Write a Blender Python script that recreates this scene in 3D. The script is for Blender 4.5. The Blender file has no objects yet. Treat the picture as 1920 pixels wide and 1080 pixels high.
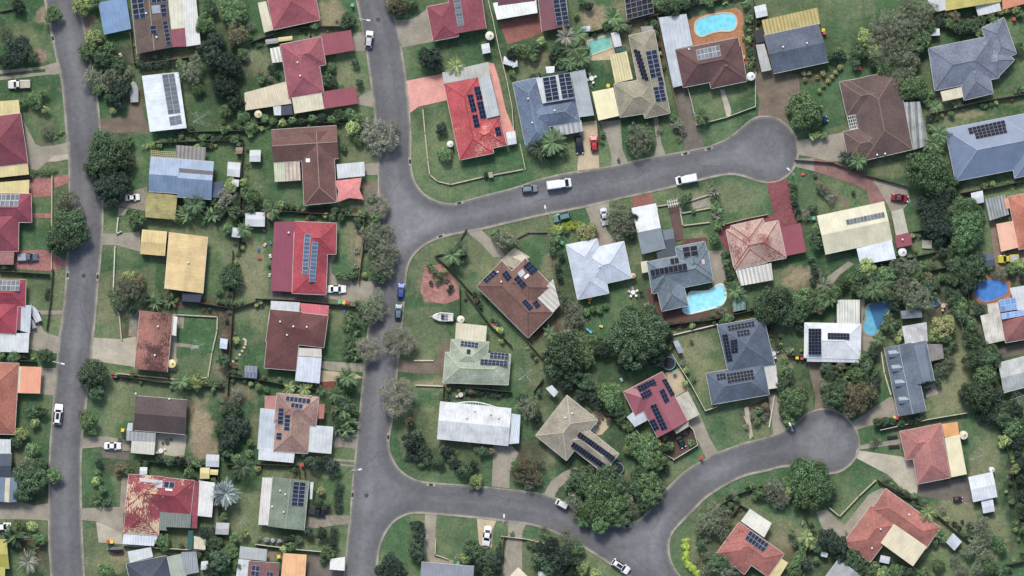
import bpy, math, random
import numpy as np
from mathutils import Vector, Matrix
rnd = random.Random(7)
S = 0.12            # metres per map unit
CAMH = 900.0
scene = bpy.context.scene
COL = scene.collection

def P(x, y, h=0.0):                       # surveyed map position -> world metres
    k = 1.0 - h / CAMH
    return ((x - 960) * S * k, (540 - y) * S * k)
def lin(c):
    out = []; y_ = .3 * c[0] + .59 * c[1] + .11 * c[2]; c = tuple(y_ + (v - y_) * .9 for v in c)
    for v in c:
        v = v / 255.0
        out.append(v / 12.92 if v <= 0.04045 else ((v + 0.055) / 1.055) ** 2.4)
    return (out[0], out[1], out[2], 1.0)

# ------------------------------------------------------------------ materials
class NT:
    def __init__(self, name):
        m = bpy.data.materials.new(name); m.use_nodes = True
        self.m = m; self.t = m.node_tree; self.n = self.t.nodes; self.l = self.t.links
        self.b = self.n['Principled BSDF']
    def add(self, typ, **kw):
        n = self.n.new(typ)
        for k, v in kw.items():
            if k.startswith('i_'):
                n.inputs[k[2:].replace('_', ' ')].default_value = v
            else: setattr(n, k, v)
        return n
    def link(self, a, ao, b, bi): self.l.new(a.outputs[ao], b.inputs[bi])
    def noise(self, scale, detail=4, rough=.6, vec=None):
        n = self.add('ShaderNodeTexNoise'); n.inputs['Scale'].default_value = scale
        n.inputs['Detail'].default_value = detail; n.inputs['Roughness'].default_value = rough
        if vec: self.l.new(vec, n.inputs['Vector'])
        return n
    def ramp(self, src, stops):
        r = self.add('ShaderNodeValToRGB'); e = r.color_ramp.elements
        e[0].position, e[0].color = stops[0]; e[1].position, e[1].color = stops[-1]
        for p, c in stops[1:-1]:
            q = e.new(p); q.color = c
        self.l.new(src, r.inputs[0]); return r
    def mix(self, a, b, fac, mode='MIX'):
        m = self.add('ShaderNodeMix', data_type='RGBA', blend_type=mode)
        for sock, v in ((m.inputs[6], a), (m.inputs[7], b), (m.inputs[0], fac)):
            if isinstance(v, (int, float)): sock.default_value = v
            elif isinstance(v, tuple): sock.default_value = v
            else: self.l.new(v, sock)
        return m.outputs[2]
    def bump(self, src, strength, dist=0.05):
        b = self.add('ShaderNodeBump'); b.inputs['Strength'].default_value = strength
        b.inputs['Distance'].default_value = dist
        self.l.new(src, b.inputs['Height']); self.l.new(b.outputs[0], self.b.inputs['Normal'])
def g(v): return (v, v, v, 1)
def grey2(lo, hi, p0=.35, p1=.65): return [(p0, g(lo)), (p1, g(hi))]
CACHE = {}
def world_pos(t):
    return t.add('ShaderNodeNewGeometry').outputs['Position']

def m_plain(c, rough=.6, metal=0., name='paint'):
    k = ('p', c, rough, metal)
    if k in CACHE: return CACHE[k]
    t = NT(name); pos = world_pos(t); n = t.noise(1.3, 5, .6, pos)
    r = t.ramp(n.outputs[0], grey2(.86, 1.08))
    t.l.new(t.mix(lin(c), r.outputs[0], 1., 'MULTIPLY'), t.b.inputs['Base Color'])
    t.b.inputs['Roughness'].default_value = rough; t.b.inputs['Metallic'].default_value = metal
    CACHE[k] = t.m; return t.m

def fade(c):
    return (c[0], c[1] + 23, c[2] + 24) if c[0] > 1.7 * c[1] and c[0] > 80 else c

def m_tile(c, worn=None, wornamt=.5, dark=.75, grain=1.0):
    """tiled roof: courses and tiles from the UVs (metres), stains, lichen, worn patches"""
    k = ('t', c, worn, wornamt, dark, grain)
    if k in CACHE: return CACHE[k]
    c = tuple(min(235, v * 1.07 + 2) for v in fade(c))
    t = NT('roof_tiles'); uv = t.add('ShaderNodeUVMap').outputs[0]; pos = world_pos(t)
    br = t.add('ShaderNodeTexBrick'); br.inputs['Scale'].default_value = 1
    br.inputs['Brick Width'].default_value = .34; br.inputs['Row Height'].default_value = .36
    br.inputs['Mortar Size'].default_value = .028; br.inputs['Bias'].default_value = 0
    br.inputs['Color1'].default_value = g(.86); br.inputs['Color2'].default_value = g(1.12)
    br.inputs['Mortar'].default_value = g(.55); t.l.new(uv, br.inputs['Vector'])
    n1 = t.noise(.22, 6, .65, pos); r1 = t.ramp(n1.outputs[0], grey2(.62, 1.2, .3, .7))
    n2 = t.noise(2.6, 3, .7, pos); r2 = t.ramp(n2.outputs[0], grey2(.80, 1.16, .3, .7))
    n3 = t.noise(9.0, 2, .7, pos); r3 = t.ramp(n3.outputs[0], grey2(.82, 1.16, .3, .7))
    base = t.mix(lin(c), r1.outputs[0], 1., 'MULTIPLY')
    base = t.mix(base, r2.outputs[0], .9 * grain, 'MULTIPLY')
    base = t.mix(base, r3.outputs[0], .8 * grain, 'MULTIPLY')
    if worn:
        mp = t.add('ShaderNodeMapping'); mp.inputs['Scale'].default_value = (1.1, 2.9, 1); t.l.new(uv, mp.inputs[0])
        nw = t.noise(1.25, 5, .72, mp.outputs[0]); nl = t.noise(.2, 2, .5, pos)
        ad = t.add('ShaderNodeMath', operation='ADD'); t.l.new(nw.outputs[0], ad.inputs[0]); t.l.new(nl.outputs[0], ad.inputs[1])
        th = 1.35 - wornamt * .45
        rw = t.ramp(ad.outputs[0], [(min(.99, th / 2 + .0), g(0)), (min(1., th / 2 + .02), g(1))])
        hf = t.add('ShaderNodeMath', operation='MULTIPLY'); hf.inputs[1].default_value = .5
        t.l.new(ad.outputs[0], hf.inputs[0]); t.l.new(hf.outputs[0], rw.inputs[0])
        base = t.mix(base, lin(worn), rw.outputs[0])
    base = t.mix(base, br.outputs[0], .85, 'MULTIPLY')
    t.l.new(base, t.b.inputs['Base Color']); t.b.inputs['Roughness'].default_value = .8
    t.bump(br.outputs[1], -.5, .03)
    CACHE[k] = t.m; return t.m

def m_metal(c, rib=.25, contrast=.12, stain=.5, lights=None):
    """ribbed sheet roof: ribs run up the slope (UV v), sheet laps, dirt and streaks"""
    k = ('m', c, rib, contrast, stain, lights)
    if k in CACHE: return CACHE[k]
    c = fade(c)
    t = NT('sheet_roof'); uv = t.add('ShaderNodeUVMap').outputs[0]; pos = world_pos(t)
    w = t.add('ShaderNodeTexWave', bands_direction='X'); w.inputs['Scale'].default_value = .31416 / rib
    t.l.new(uv, w.inputs['Vector'])
    rw = t.ramp(w.outputs[1], [(.15, g(1 - contrast)), (.5, g(1)), (.85, g(1 + contrast * .4))])
    w2 = t.add('ShaderNodeTexWave', bands_direction='X'); w2.inputs['Scale'].default_value = .31416 / .84
    t.l.new(uv, w2.inputs['Vector']); rw2 = t.ramp(w2.outputs[1], [(.0, g(1 - contrast)), (.12, g(1))])
    mp = t.add('ShaderNodeMapping'); mp.inputs['Scale'].default_value = (1.6, .18, 1); t.l.new(uv, mp.inputs[0])
    ns = t.noise(1.4, 5, .75, mp.outputs[0]); rs = t.ramp(ns.outputs[0], grey2(1 - .28 * stain, 1.05, .3, .68))
    n1 = t.noise(.35, 6, .65, pos); r1 = t.ramp(n1.outputs[0], grey2(1 - .5 * stain, 1.07, .25, .6))
    base = t.mix(lin(c), rw.outputs[0], 1., 'MULTIPLY'); base = t.mix(base, rw2.outputs[0], 1., 'MULTIPLY')
    base = t.mix(base, rs.outputs[0], 1., 'MULTIPLY'); base = t.mix(base, r1.outputs[0], 1., 'MULTIPLY')
    if lights:
        w3 = t.add('ShaderNodeTexWave', bands_direction='X'); w3.inputs['Scale'].default_value = .31416 / 2.3
        t.l.new(uv, w3.inputs['Vector']); r3 = t.ramp(w3.outputs[1], [(.6, g(0)), (.66, g(1))])
        base = t.mix(base, lin(lights), r3.outputs[0])
    t.l.new(base, t.b.inputs['Base Color']); t.b.inputs['Roughness'].default_value = .5
    t.b.inputs['Metallic'].default_value = .0
    t.bump(w.outputs[1], .35, .03)
    CACHE[k] = t.m; return t.m

def m_pave(c, kind='concrete', stain=.6):
    k = ('v', c, kind, stain)
    if k in CACHE: return CACHE[k]
    t = NT(kind); pos = world_pos(t)
    n1 = t.noise(.28, 7, .7, pos); r1 = t.ramp(n1.outputs[0], grey2(1 - .5 * stain, 1.15, .3, .68))
    n2 = t.noise(3.5, 4, .75, pos); r2 = t.ramp(n2.outputs[0], grey2(.8, 1.15, .3, .7))
    base = t.mix(lin(c), r1.outputs[0], 1., 'MULTIPLY'); base = t.mix(base, r2.outputs[0], 1., 'MULTIPLY')
    if kind in ('pavers', 'brick', 'deck'):
        br = t.add('ShaderNodeTexBrick'); br.inputs['Scale'].default_value = 1
        bw, rh = {'pavers': (.5, .5), 'brick': (.42, .24), 'deck': (4., .28)}[kind]
        br.inputs['Brick Width'].default_value = bw; br.inputs['Row Height'].default_value = rh
        br.inputs['Mortar Size'].default_value = .03
        br.inputs['Color1'].default_value = g(.8); br.inputs['Color2'].default_value = g(1.15); br.inputs['Mortar'].default_value = g(.6)
        mp = t.add('ShaderNodeMapping'); mp.inputs['Rotation'].default_value = (0, 0, math.radians(12 if kind != 'deck' else 100)); t.l.new(pos, mp.inputs[0])
        t.l.new(mp.outputs[0], br.inputs['Vector']); base = t.mix(base, br.outputs[0], .9, 'MULTIPLY')
    if kind in ('gravel', 'dirt'):
        n3 = t.noise(1.1, 8, .85, pos); r3 = t.ramp(n3.outputs[0], grey2(.6, 1.3, .35, .65)); base = t.mix(base, r3.outputs[0], 1., 'MULTIPLY')
    t.l.new(base, t.b.inputs['Base Color']); t.b.inputs['Roughness'].default_value = .9
    t.bump(n2.outputs[0], .3, .03)
    CACHE[k] = t.m; return t.m

def m_leaf(c, c2=None, name='foliage'):
    k = ('l', c, c2)
    if k in CACHE: return CACHE[k]
    t = NT(name); pos = world_pos(t); at = t.add('ShaderNodeAttribute', attribute_name='v')
    oi = t.add('ShaderNodeObjectInfo')
    n = t.noise(.9, 3, .6, pos)
    c2 = c2 or tuple(min(255, v * 1.25 + 8) for v in c)
    r = t.ramp(n.outputs[0], [(.3, lin(c)), (.72, lin(c2))])
    ov = t.add('ShaderNodeMapRange'); ov.inputs[3].default_value = .74; ov.inputs[4].default_value = 1.32
    t.l.new(oi.outputs['Random'], ov.inputs[0])
    base = t.mix(r.outputs[0], at.outputs['Color'], 1., 'MULTIPLY')
    hv = t.add('ShaderNodeHueSaturation'); t.l.new(base, hv.inputs['Color']); t.l.new(ov.outputs[0], hv.inputs['Value'])
    sm = t.add('ShaderNodeMapRange'); sm.inputs[3].default_value = .492; sm.inputs[4].default_value = .508
    t.l.new(oi.outputs['Random'], sm.inputs[0]); t.l.new(sm.outputs[0], hv.inputs['Hue'])
    t.l.new(hv.outputs[0], t.b.inputs['Base Color'])
    t.b.inputs['Roughness'].default_value = .55
    t.b.inputs['Specular IOR Level'].default_value = .25
    CACHE[k] = t.m; return t.m

# ------------------------------------------------------------------ mesh helpers
class MB:
    def __init__(self): self.v = []; self.f = []; self.mi = []; self.uv = []
    def face(self, pts, mi=0, uvs=None):
        i = len(self.v); self.v += [tuple(p) for p in pts]; self.f.append(tuple(range(i, i + len(pts))))
        self.mi.append(mi); self.uv += (uvs if uvs else [(p[0], p[1]) for p in pts])
    def prism(self, poly, z0, z1, mi=0, ztop=None, bottom=True):
        """polygon (list of xy, ccw) extruded; ztop optional per-vertex list"""
        n = len(poly); a = sum(poly[i][0] * poly[(i + 1) % n][1] - poly[(i + 1) % n][0] * poly[i][1] for i in range(n))
        if a < 0:
            poly = poly[::-1]; ztop = ztop[::-1] if ztop else None
        zt = ztop or [z1] * n; th = z1 - z0
        zb = [z - th for z in zt] if ztop else [z0] * n
        self.face([(p[0], p[1], zt[i]) for i, p in enumerate(poly)], mi)
        if bottom: self.face([(p[0], p[1], zb[i]) for i, p in reversed(list(enumerate(poly)))], mi)
        for i in range(n):
            j = (i + 1) % n; p, q = poly[i], poly[j]
            self.face([(p[0], p[1], zb[i]), (q[0], q[1], zb[j]), (q[0], q[1], zt[j]), (p[0], p[1], zt[i])], mi)
    def box(self, cx, cy, cz, sx, sy, sz, rot=0, mi=0):
        c, s = math.cos(rot), math.sin(rot)
        poly = [(cx + c * x - s * y, cy + s * x + c * y) for x, y in ((-sx / 2, -sy / 2), (sx / 2, -sy / 2), (sx / 2, sy / 2), (-sx / 2, sy / 2))]
        self.prism(poly, cz - sz / 2, cz + sz / 2, mi)
    def tube(self, a, b, r0, r1=None, n=6, mi=0):
        a, b = Vector(a), Vector(b); r1 = r0 if r1 is None else r1; d = (b - a)
        if d.length < 1e-6: return
        d.normalize(); u = d.orthogonal().normalized(); w = d.cross(u)
        ra = [a + (u * math.cos(2 * math.pi * i / n) + w * math.sin(2 * math.pi * i / n)) * r0 for i in range(n)]
        rb = [b + (u * math.cos(2 * math.pi * i / n) + w * math.sin(2 * math.pi * i / n)) * r1 for i in range(n)]
        for i in range(n):
            j = (i + 1) % n; self.face([ra[i], ra[j], rb[j], rb[i]], mi)
        self.face(ra[::-1], mi); self.face(rb, mi)
    def lathe(self, prof, cx=0, cy=0, n=20, mi=0):
        for k in range(len(prof) - 1):
            (r0, z0), (r1, z1) = prof[k], prof[k + 1]
            for i in range(n):
                a0, a1 = 2 * math.pi * i / n, 2 * math.pi * (i + 1) / n
                p = [(cx + r0 * math.cos(a0), cy + r0 * math.sin(a0), z0), (cx + r0 * math.cos(a1), cy + r0 * math.sin(a1), z0),
                     (cx + r1 * math.cos(a1), cy + r1 * math.sin(a1), z1), (cx + r1 * math.cos(a0), cy + r1 * math.sin(a0), z1)]
                if r0 < 1e-4: p = [p[0], p[2], p[3]]
                elif r1 < 1e-4: p = p[:3]
                self.face(p, mi)
    def build(self, name, mats, parent=None, smooth=False, org=(0, 0, 0)):
        me = bpy.data.meshes.new(name)
        o = org
        me.from_pydata([(v[0] - o[0], v[1] - o[1], v[2] - o[2]) for v in self.v], [], self.f)
        for m in (mats if isinstance(mats, (list, tuple)) else [mats]): me.materials.append(m)
        me.polygons.foreach_set('material_index', self.mi)
        uvl = me.uv_layers.new(name='UVMap'); flat = [c for uv in self.uv for c in uv]
        uvl.data.foreach_set('uv', flat)
        if smooth: me.polygons.foreach_set('use_smooth', [True] * len(self.f))
        ob = bpy.data.objects.new(name, me); COL.objects.link(ob)
        if parent: ob.parent = parent
        else: ob.location = o
        if parent is not None:   # verts were given in world minus org; parent empties sit at org
            ob.location = (0, 0, 0)
        return ob
def empty(name, loc, rz=0):
    o = bpy.data.objects.new(name, None); o.empty_display_size = .3; COL.objects.link(o); o.location = loc; o.rotation_euler = (0, 0, rz); return o
def tag(o, label, cat, group=None):
    o['label'] = label; o['category'] = cat
    if group: o['group'] = group
    return o
def struct(o): o['kind'] = 'structure'; return o
def dup(root, loc, rz=0, scale=1.):
    r = root.copy(); COL.objects.link(r); r.location = loc; r.rotation_euler = (0, 0, rz); r.scale = (scale,) * 3 if isinstance(scale, (int, float)) else scale
    for ch in root.children:
        c = ch.copy(); COL.objects.link(c); c.parent = r
        for gc in ch.children:
            d = gc.copy(); COL.objects.link(d); d.parent = c
    return r
AUTO = []   # (obj, x, y, look, category, group) labelled at the end
def auto(o, x, y, look, cat, group): AUTO.append((o, x, y, look, cat, group)); return o
PLACES = []  # (x, y, short name)

def smooth_line(pts, n=5, closed=False):
    out = []; m = len(pts)
    for i in range(m - (0 if closed else 1)):
        p0 = pts[(i - 1) % m] if (closed or i > 0) else pts[i]; p1 = pts[i]; p2 = pts[(i + 1) % m]
        p3 = pts[(i + 2) % m] if (closed or i + 2 < m) else p2
        for k in range(n):
            t = k / n
            out.append(tuple(.5 * ((2 * p1[a]) + (-p0[a] + p2[a]) * t + (2 * p0[a] - 5 * p1[a] + 4 * p2[a] - p3[a]) * t * t + (-p0[a] + 3 * p1[a] - 3 * p2[a] + p3[a]) * t ** 3) for a in (0, 1)))
    if not closed: out.append(tuple(pts[-1]))
    return out
def pairs(s):
    v = [float(q) for q in s.replace(',', ' ').split()]
    return [(v[i], v[i + 1]) for i in range(0, len(v), 2)]
SKYS, SUNS = .16, 2.9
# ------------------------------------------------------------------ houses
WHITE = m_plain((214, 214, 208), .6); GLASS = m_plain((40, 50, 58), .15, name='glass'); DOORM = m_plain((120, 90, 70), .5)
WALLS = [m_plain(c, .85, name='render') for c in ((190, 180, 160), (170, 130, 105), (205, 200, 190), (150, 120, 100))]
GUTTER_L = m_plain((205, 205, 198), .5, name='gutter_paint'); POSTM = m_plain((185, 182, 172), .6)
def solar_mesh(kind):
    glass, frame, fw = {'d': ((34, 42, 58), (150, 156, 165), .04), 'k': ((24, 28, 40), (92, 98, 110), .03),
                        'l': ((84, 90, 96), (156, 160, 162), .045), 'm': ((66, 84, 104), (172, 180, 188), .05), 'b': ((96, 128, 172), (190, 200, 215), .05),
                        'n': ((22, 30, 48), (96, 104, 128), .03)}[kind]
    gm = NT('solar_cells'); tc = gm.add('ShaderNodeTexCoord')
    w = gm.add('ShaderNodeTexBrick'); w.offset = 0; w.inputs['Scale'].default_value = 1
    w.inputs['Brick Width'].default_value = 1 / 6; w.inputs['Row Height'].default_value = 1 / 6; w.inputs['Mortar Size'].default_value = .006
    w.inputs['Color1'].default_value = lin(glass); w.inputs['Color2'].default_value = lin(tuple(int(v * 1.25) for v in glass)); w.inputs['Mortar'].default_value = lin(tuple(min(255, int(v * 1.6)) for v in glass))
    gm.link(tc, 'Object', w, 'Vector'); oi = gm.add('ShaderNodeObjectInfo'); mr = gm.add('ShaderNodeMapRange'); mr.inputs[3].default_value = .8; mr.inputs[4].default_value = 1.25
    gm.link(oi, 'Random', mr, 0); hs = gm.add('ShaderNodeHueSaturation'); gm.link(w, 'Color', hs, 'Color'); gm.l.new(mr.outputs[0], hs.inputs['Value']); gm.l.new(hs.outputs[0], gm.b.inputs['Base Color'])
    gm.b.inputs['Roughness'].default_value = .5; gm.b.inputs['Specular IOR Level'].default_value = .05
    mb = MB(); f = fw
    mb.face([(f, f, 1), (1 - f, f, 1), (1 - f, 1 - f, 1), (f, 1 - f, 1)], 0)
    o = [(0, 0), (1, 0), (1, 1), (0, 1)]; i_ = [(f, f), (1 - f, f), (1 - f, 1 - f), (f, 1 - f)]
    for k in range(4):
        j = (k + 1) % 4
        mb.face([(*o[k], 1.02), (*o[j], 1.02), (*i_[j], 1.02), (*i_[k], 1.02)], 1)
        mb.face([(*o[k], 0), (*o[j], 0), (*o[j], 1.02), (*o[k], 1.02)], 1)
    ob = mb.build('solar_panel', [gm.m, m_plain(frame, .4)]); me = ob.data; bpy.data.objects.remove(ob); return me
SOL = {}
class Rect:
    def __init__(s, style, pts, eave, pitch, k):
        A, B, C = [P(x, y, eave + .6) for x, y in pts]; D = (A[0] + C[0] - B[0], A[1] + C[1] - B[1])
        ha, hb = {'h': (1, 1), 'g': (0, 0), 'a': (1, 0), 'b': (0, 1)}[style]
        if (B[0] - A[0]) * (C[1] - B[1]) - (B[1] - A[1]) * (C[0] - B[0]) < 0: A, B, C, D = B, A, D, C; ha, hb = hb, ha
        L = math.dist(A, B); W = math.dist(B, C)
        if style == 'h' and W > L: A, B, C, D = B, C, D, A; L, W = W, L
        s.A, s.B, s.C, s.D, s.L, s.W, s.ha, s.hb, s.e, s.p = A, B, C, D, L, W, ha, hb, eave + .012 * k, pitch
        s.u = ((B[0] - A[0]) / L, (B[1] - A[1]) / L); s.v = ((C[0] - B[0]) / W, (C[1] - B[1]) / W)
    def st(s, p):
        dx, dy = p[0] - s.A[0], p[1] - s.A[1]; det = s.u[0] * s.v[1] - s.u[1] * s.v[0]
        return (dx * s.v[1] - dy * s.v[0]) / det, (s.u[0] * dy - s.u[1] * dx) / det
    def z(s, p, tol=.3):
        a, b = s.st(p)
        if a < -tol or b < -tol or a > s.L + tol or b > s.W + tol: return -1
        d = min(b, s.W - b)
        if s.ha: d = min(d, a)
        if s.hb: d = min(d, s.L - a)
        return s.e + s.p * max(d, -.3)
    def at(s, a, b, z): return (s.A[0] + s.u[0] * a + s.v[0] * b, s.A[1] + s.u[1] * a + s.v[1] * b, z)

def roof_rects(mb, rects, ridge, gut, th=.16):
    for r in rects:
        h = r.W / 2; a0 = h * .999 if r.ha else 0; a1 = r.L - (h * .999 if r.hb else 0); zr = r.e + r.p * h
        A, B, C, D = [r.at(a, b, r.e) for a, b in ((0, 0), (r.L, 0), (r.L, r.W), (0, r.W))]
        R1, R2 = r.at(a0, h, zr), r.at(a1, h, zr); sl = math.hypot(h, r.p * h)
        mb.face([A, B, R2, R1], 0, [(0, 0), (r.L, 0), (a1, sl), (a0, sl)])
        mb.face([C, D, R1, R2], 0, [(0, 0), (r.L, 0), (r.L - a0, sl), (r.L - a1, sl)])
        mb.face([B, C, R2], 0 if r.hb else 1, [(0, 0), (r.W, 0), (h, sl)])
        mb.face([D, A, R1], 0 if r.ha else 1, [(0, 0), (r.W, 0), (h, sl)])
        low = lambda p: (p[0], p[1], p[2] - th)
        for p, q in ((A, B), (B, C), (C, D), (D, A)): mb.face([low(p), low(q), q, p], 1)
        mb.face([low(D), low(C), low(B), low(A)], 1)
        if ridge is not None:
            ridge.tube(R1, R2, .10, n=4)
            if r.ha: ridge.tube(A, R1, .09, n=4); ridge.tube(D, R1, .09, n=4)
            if r.hb: ridge.tube(B, R2, .09, n=4); ridge.tube(C, R2, .09, n=4)
        if gut is not None:
            n = 4
            for i, (p, q) in enumerate(((A, B), (B, C), (C, D), (D, A))):
                if (i == 1 and not r.hb) or (i == 3 and not r.ha): continue
                gut.tube((p[0], p[1], p[2] - .06), (q[0], q[1], q[2] - .06), .085, n=4)

def flat_roof(name, root, org, mat, z, poly, posts=True, tilt=.02, mats2=None):
    pts = [P(x, y, z) for x, y in poly]; mb = MB()
    ex, ey = pts[1][0] - pts[0][0], pts[1][1] - pts[0][1]; l = math.hypot(ex, ey); ex, ey = ex / l, ey / l
    uvf = lambda p: ((p[0] - pts[0][0]) * ex + (p[1] - pts[0][1]) * ey, (p[0] - pts[0][0]) * -ey + (p[1] - pts[0][1]) * ex)
    zt = [z - tilt * abs(uvf(p)[1]) for p in pts]
    a = sum(pts[i][0] * pts[(i + 1) % len(pts)][1] - pts[(i + 1) % len(pts)][0] * pts[i][1] for i in range(len(pts)))
    if a < 0: pts = pts[::-1]; zt = zt[::-1]
    n = len(pts)
    mb.face([(p[0], p[1], zt[i]) for i, p in enumerate(pts)], 0, [uvf(p) for p in pts])
    mb.face([(p[0], p[1], zt[i] - .07) for i, p in reversed(list(enumerate(pts)))], 0, [uvf(p) for p in reversed(pts)])
    for i in range(n):
        j = (i + 1) % n; mb.face([(*pts[i], zt[i] - .07), (*pts[j], zt[j] - .07), (*pts[j], zt[j]), (*pts[i], zt[i])], 1)
    cx = sum(p[0] for p in pts) / n; cy = sum(p[1] for p in pts) / n
    ob = mb.build(name, [mat, POSTM], root, org=org)
    if posts and z < 3.1:
        for i, p in enumerate(pts):
            x = p[0] + (cx - p[0]) * .04; y = p[1] + (cy - p[1]) * .04; post(ob, x - org[0], y - org[1], .09, zt[i] - .08, POSTM)
    return ob

UNITBOX = []
def post(parent, x, y, w, h, mat):
    if not UNITBOX:
        m = MB(); m.box(0, 0, .5, 1, 1, 1); o = m.build('post', mat); UNITBOX.append(o.data); bpy.data.objects.remove(o)
    o = bpy.data.objects.new('post', UNITBOX[0]); COL.objects.link(o); o.parent = parent; o.location = (x, y, 0); o.scale = (w, w, h)
    o.material_slots[0].link = 'OBJECT'; o.material_slots[0].material = mat; return o
ROOFS = []; FLATP = []; FENCES = []; PAVED = []
HN = [0]
def house(short, label, mat, rects, eave=2.6, pitch=.36, flats=(), solar=(), vents='', sky=(), ridgec=None, gutter=GUTTER_L, cat='house', name='house', wall=None):
    HN[0] += 1
    R = [Rect(st, pairs(s), eave, pitch, k) for k, (st, s) in enumerate(rects)]
    ROOFS.extend(R); FLATP.extend(pairs(f_[3]) for f_ in flats)
    cx = sum((r.A[0] + r.C[0]) / 2 * r.L * r.W for r in R) / sum(r.L * r.W for r in R)
    cy = sum((r.A[1] + r.C[1]) / 2 * r.L * r.W for r in R) / sum(r.L * r.W for r in R)
    root = empty(name, (cx, cy, 0)); org = (cx, cy, 0); tag(root, label, cat)
    if short: PLACES.append((cx / S + 960, 540 - cy / S, short))
    wallm = wall or WALLS[HN[0] % 4]
    wb = MB()
    for k, r in enumerate(R):
        i = .5 + .003 * k; wb.prism([r.at(a, b, 0)[:2] for a, b in ((i, i), (r.L - i, i), (r.L - i, r.W - i), (i, r.W - i))], 0, r.e - .17 - .003 * k)
    wb.build('wall', wallm, root, org=org)
    r = R[0]
    for b, s_ in ((.5, -1), (r.W - .5, 1)):
        for f in (.25, .6, .85):
            m = MB(); p = r.at(r.L * f, b + .02 * s_, 1.5); m.box(p[0], p[1], 1.5, 1.4, .06, 1.1, math.atan2(r.u[1], r.u[0]))
            m.build('window', GLASS, root, org=org)
    m = MB(); p = r.at(r.L * .42, .48, 1); m.box(p[0], p[1], 1.02, .9, .06, 2.04, math.atan2(r.u[1], r.u[0])); m.build('door', DOORM, root, org=org)
    mb, rg, gt = MB(), (MB() if ridgec else None), MB()
    roof_rects(mb, R, rg, gt); roof = mb.build('roof', [mat, wallm], root, org=org)
    if rg: o = rg.build('ridge_cap', m_plain(ridgec, .8), root, org=org); o.parent = roof
    o = gt.build('gutter', gutter, root, org=org); o.parent = roof
    FZ = []
    for fl in flats:
        nm, fm, z, s = fl[:4]; poly = pairs(s)
        flat_roof(nm, root, org, fm, z, poly, posts=(z < 3.1), tilt=fl[4] if len(fl) > 4 else .02)
        FZ.append(([P(x, y, z) for x, y in poly], z))
    def zat(p):
        z = max([q.z(p) for q in R])
        for poly, fz in FZ:
            ins = False; n = len(poly)
            for i in range(n):
                (x1, y1), (x2, y2) = poly[i], poly[(i + 1) % n]
                if (y1 > p[1]) != (y2 > p[1]) and p[0] < (x2 - x1) * (p[1] - y1) / (y2 - y1) + x1: ins = not ins
            if ins: z = max(z, fz)
        return z if z > 0 else 2.7
    for sp in solar:
        s, nx, ny = sp[:3]; kind = sp[3] if len(sp) > 3 else 'd'
        if kind not in SOL: SOL[kind] = solar_mesh(kind)
        A, B, C = [P(x, y, 3.6) for x, y in pairs(s)]; D = (A[0] + C[0] - B[0], A[1] + C[1] - B[1])
        mid = ((A[0] + C[0]) / 2, (A[1] + C[1]) / 2)
        f = lambda t, q: (mid[0] + (q[0] - mid[0]) * t, mid[1] + (q[1] - mid[1]) * t)
        pts = [f(.8, q) for q in (A, B, C, D)]; zs = [zat(q) for q in pts]
        M_ = np.array([[q[0], q[1], 1] for q in pts]); co = np.linalg.lstsq(M_, np.array(zs), rcond=None)[0]
        dz = max(0, zat(mid) - (co[0] * mid[0] + co[1] * mid[1] + co[2])); dz = max([dz] + [zat(q) - (co[0] * q[0] + co[1] * q[1] + co[2]) for q in [(A[0] + (B[0] - A[0]) * i / 5 + (D[0] - A[0]) * j / 5, A[1] + (B[1] - A[1]) * i / 5 + (D[1] - A[1]) * j / 5) for i in range(6) for j in range(6)]])
        zz = lambda q: co[0] * q[0] + co[1] * q[1] + co[2] + dz + .09
        A3, B3, D3 = [Vector((*q, zz(q))) for q in (A, B, D)]
        if (B[0] - A[0]) * (D[1] - A[1]) - (B[1] - A[1]) * (D[0] - A[0]) < 0:
            C3 = B3 + D3 - A3; A3, B3, D3 = D3, C3, A3
        U = (B3 - A3) / nx; V = (D3 - A3) / ny; N = U.cross(V).normalized() * .05
        for i in range(nx):
            for j in range(ny):
                o = bpy.data.objects.new('solar_panel', SOL[kind]); COL.objects.link(o); o.parent = roof
                Q = A3 + U * (i + .015) + V * (j + .015) - Vector(org)
                o.matrix_basis = Matrix(((U.x * .97, V.x * .97, N.x, Q.x), (U.y * .97, V.y * .97, N.y, Q.y), (U.z * .97, V.z * .97, N.z, Q.z), (0, 0, 0, 1)))
    for x, y in pairs(vents):
        p = P(x, y, 3.6); z = zat(p); m = MB(); m.lathe([(.12, z - .1), (.12, z + .3), (.24, z + .3), (.2, z + .45), (0, z + .5)], *p, n=10)
        o = m.build('roof_vent', WHITE, root, org=org); o.parent = roof
    for sp in sky:
        s, c = sp; q = [P(x, y, 3.6) for x, y in pairs(s)]; m = MB(); zs = [zat(p) + .12 for p in q]; m.prism(q, 0, .15, 0, ztop=zs)
        o = m.build('skylight', m_plain(c, .3), root, org=org); o.parent = roof
    return root, roof, org, R

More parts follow.
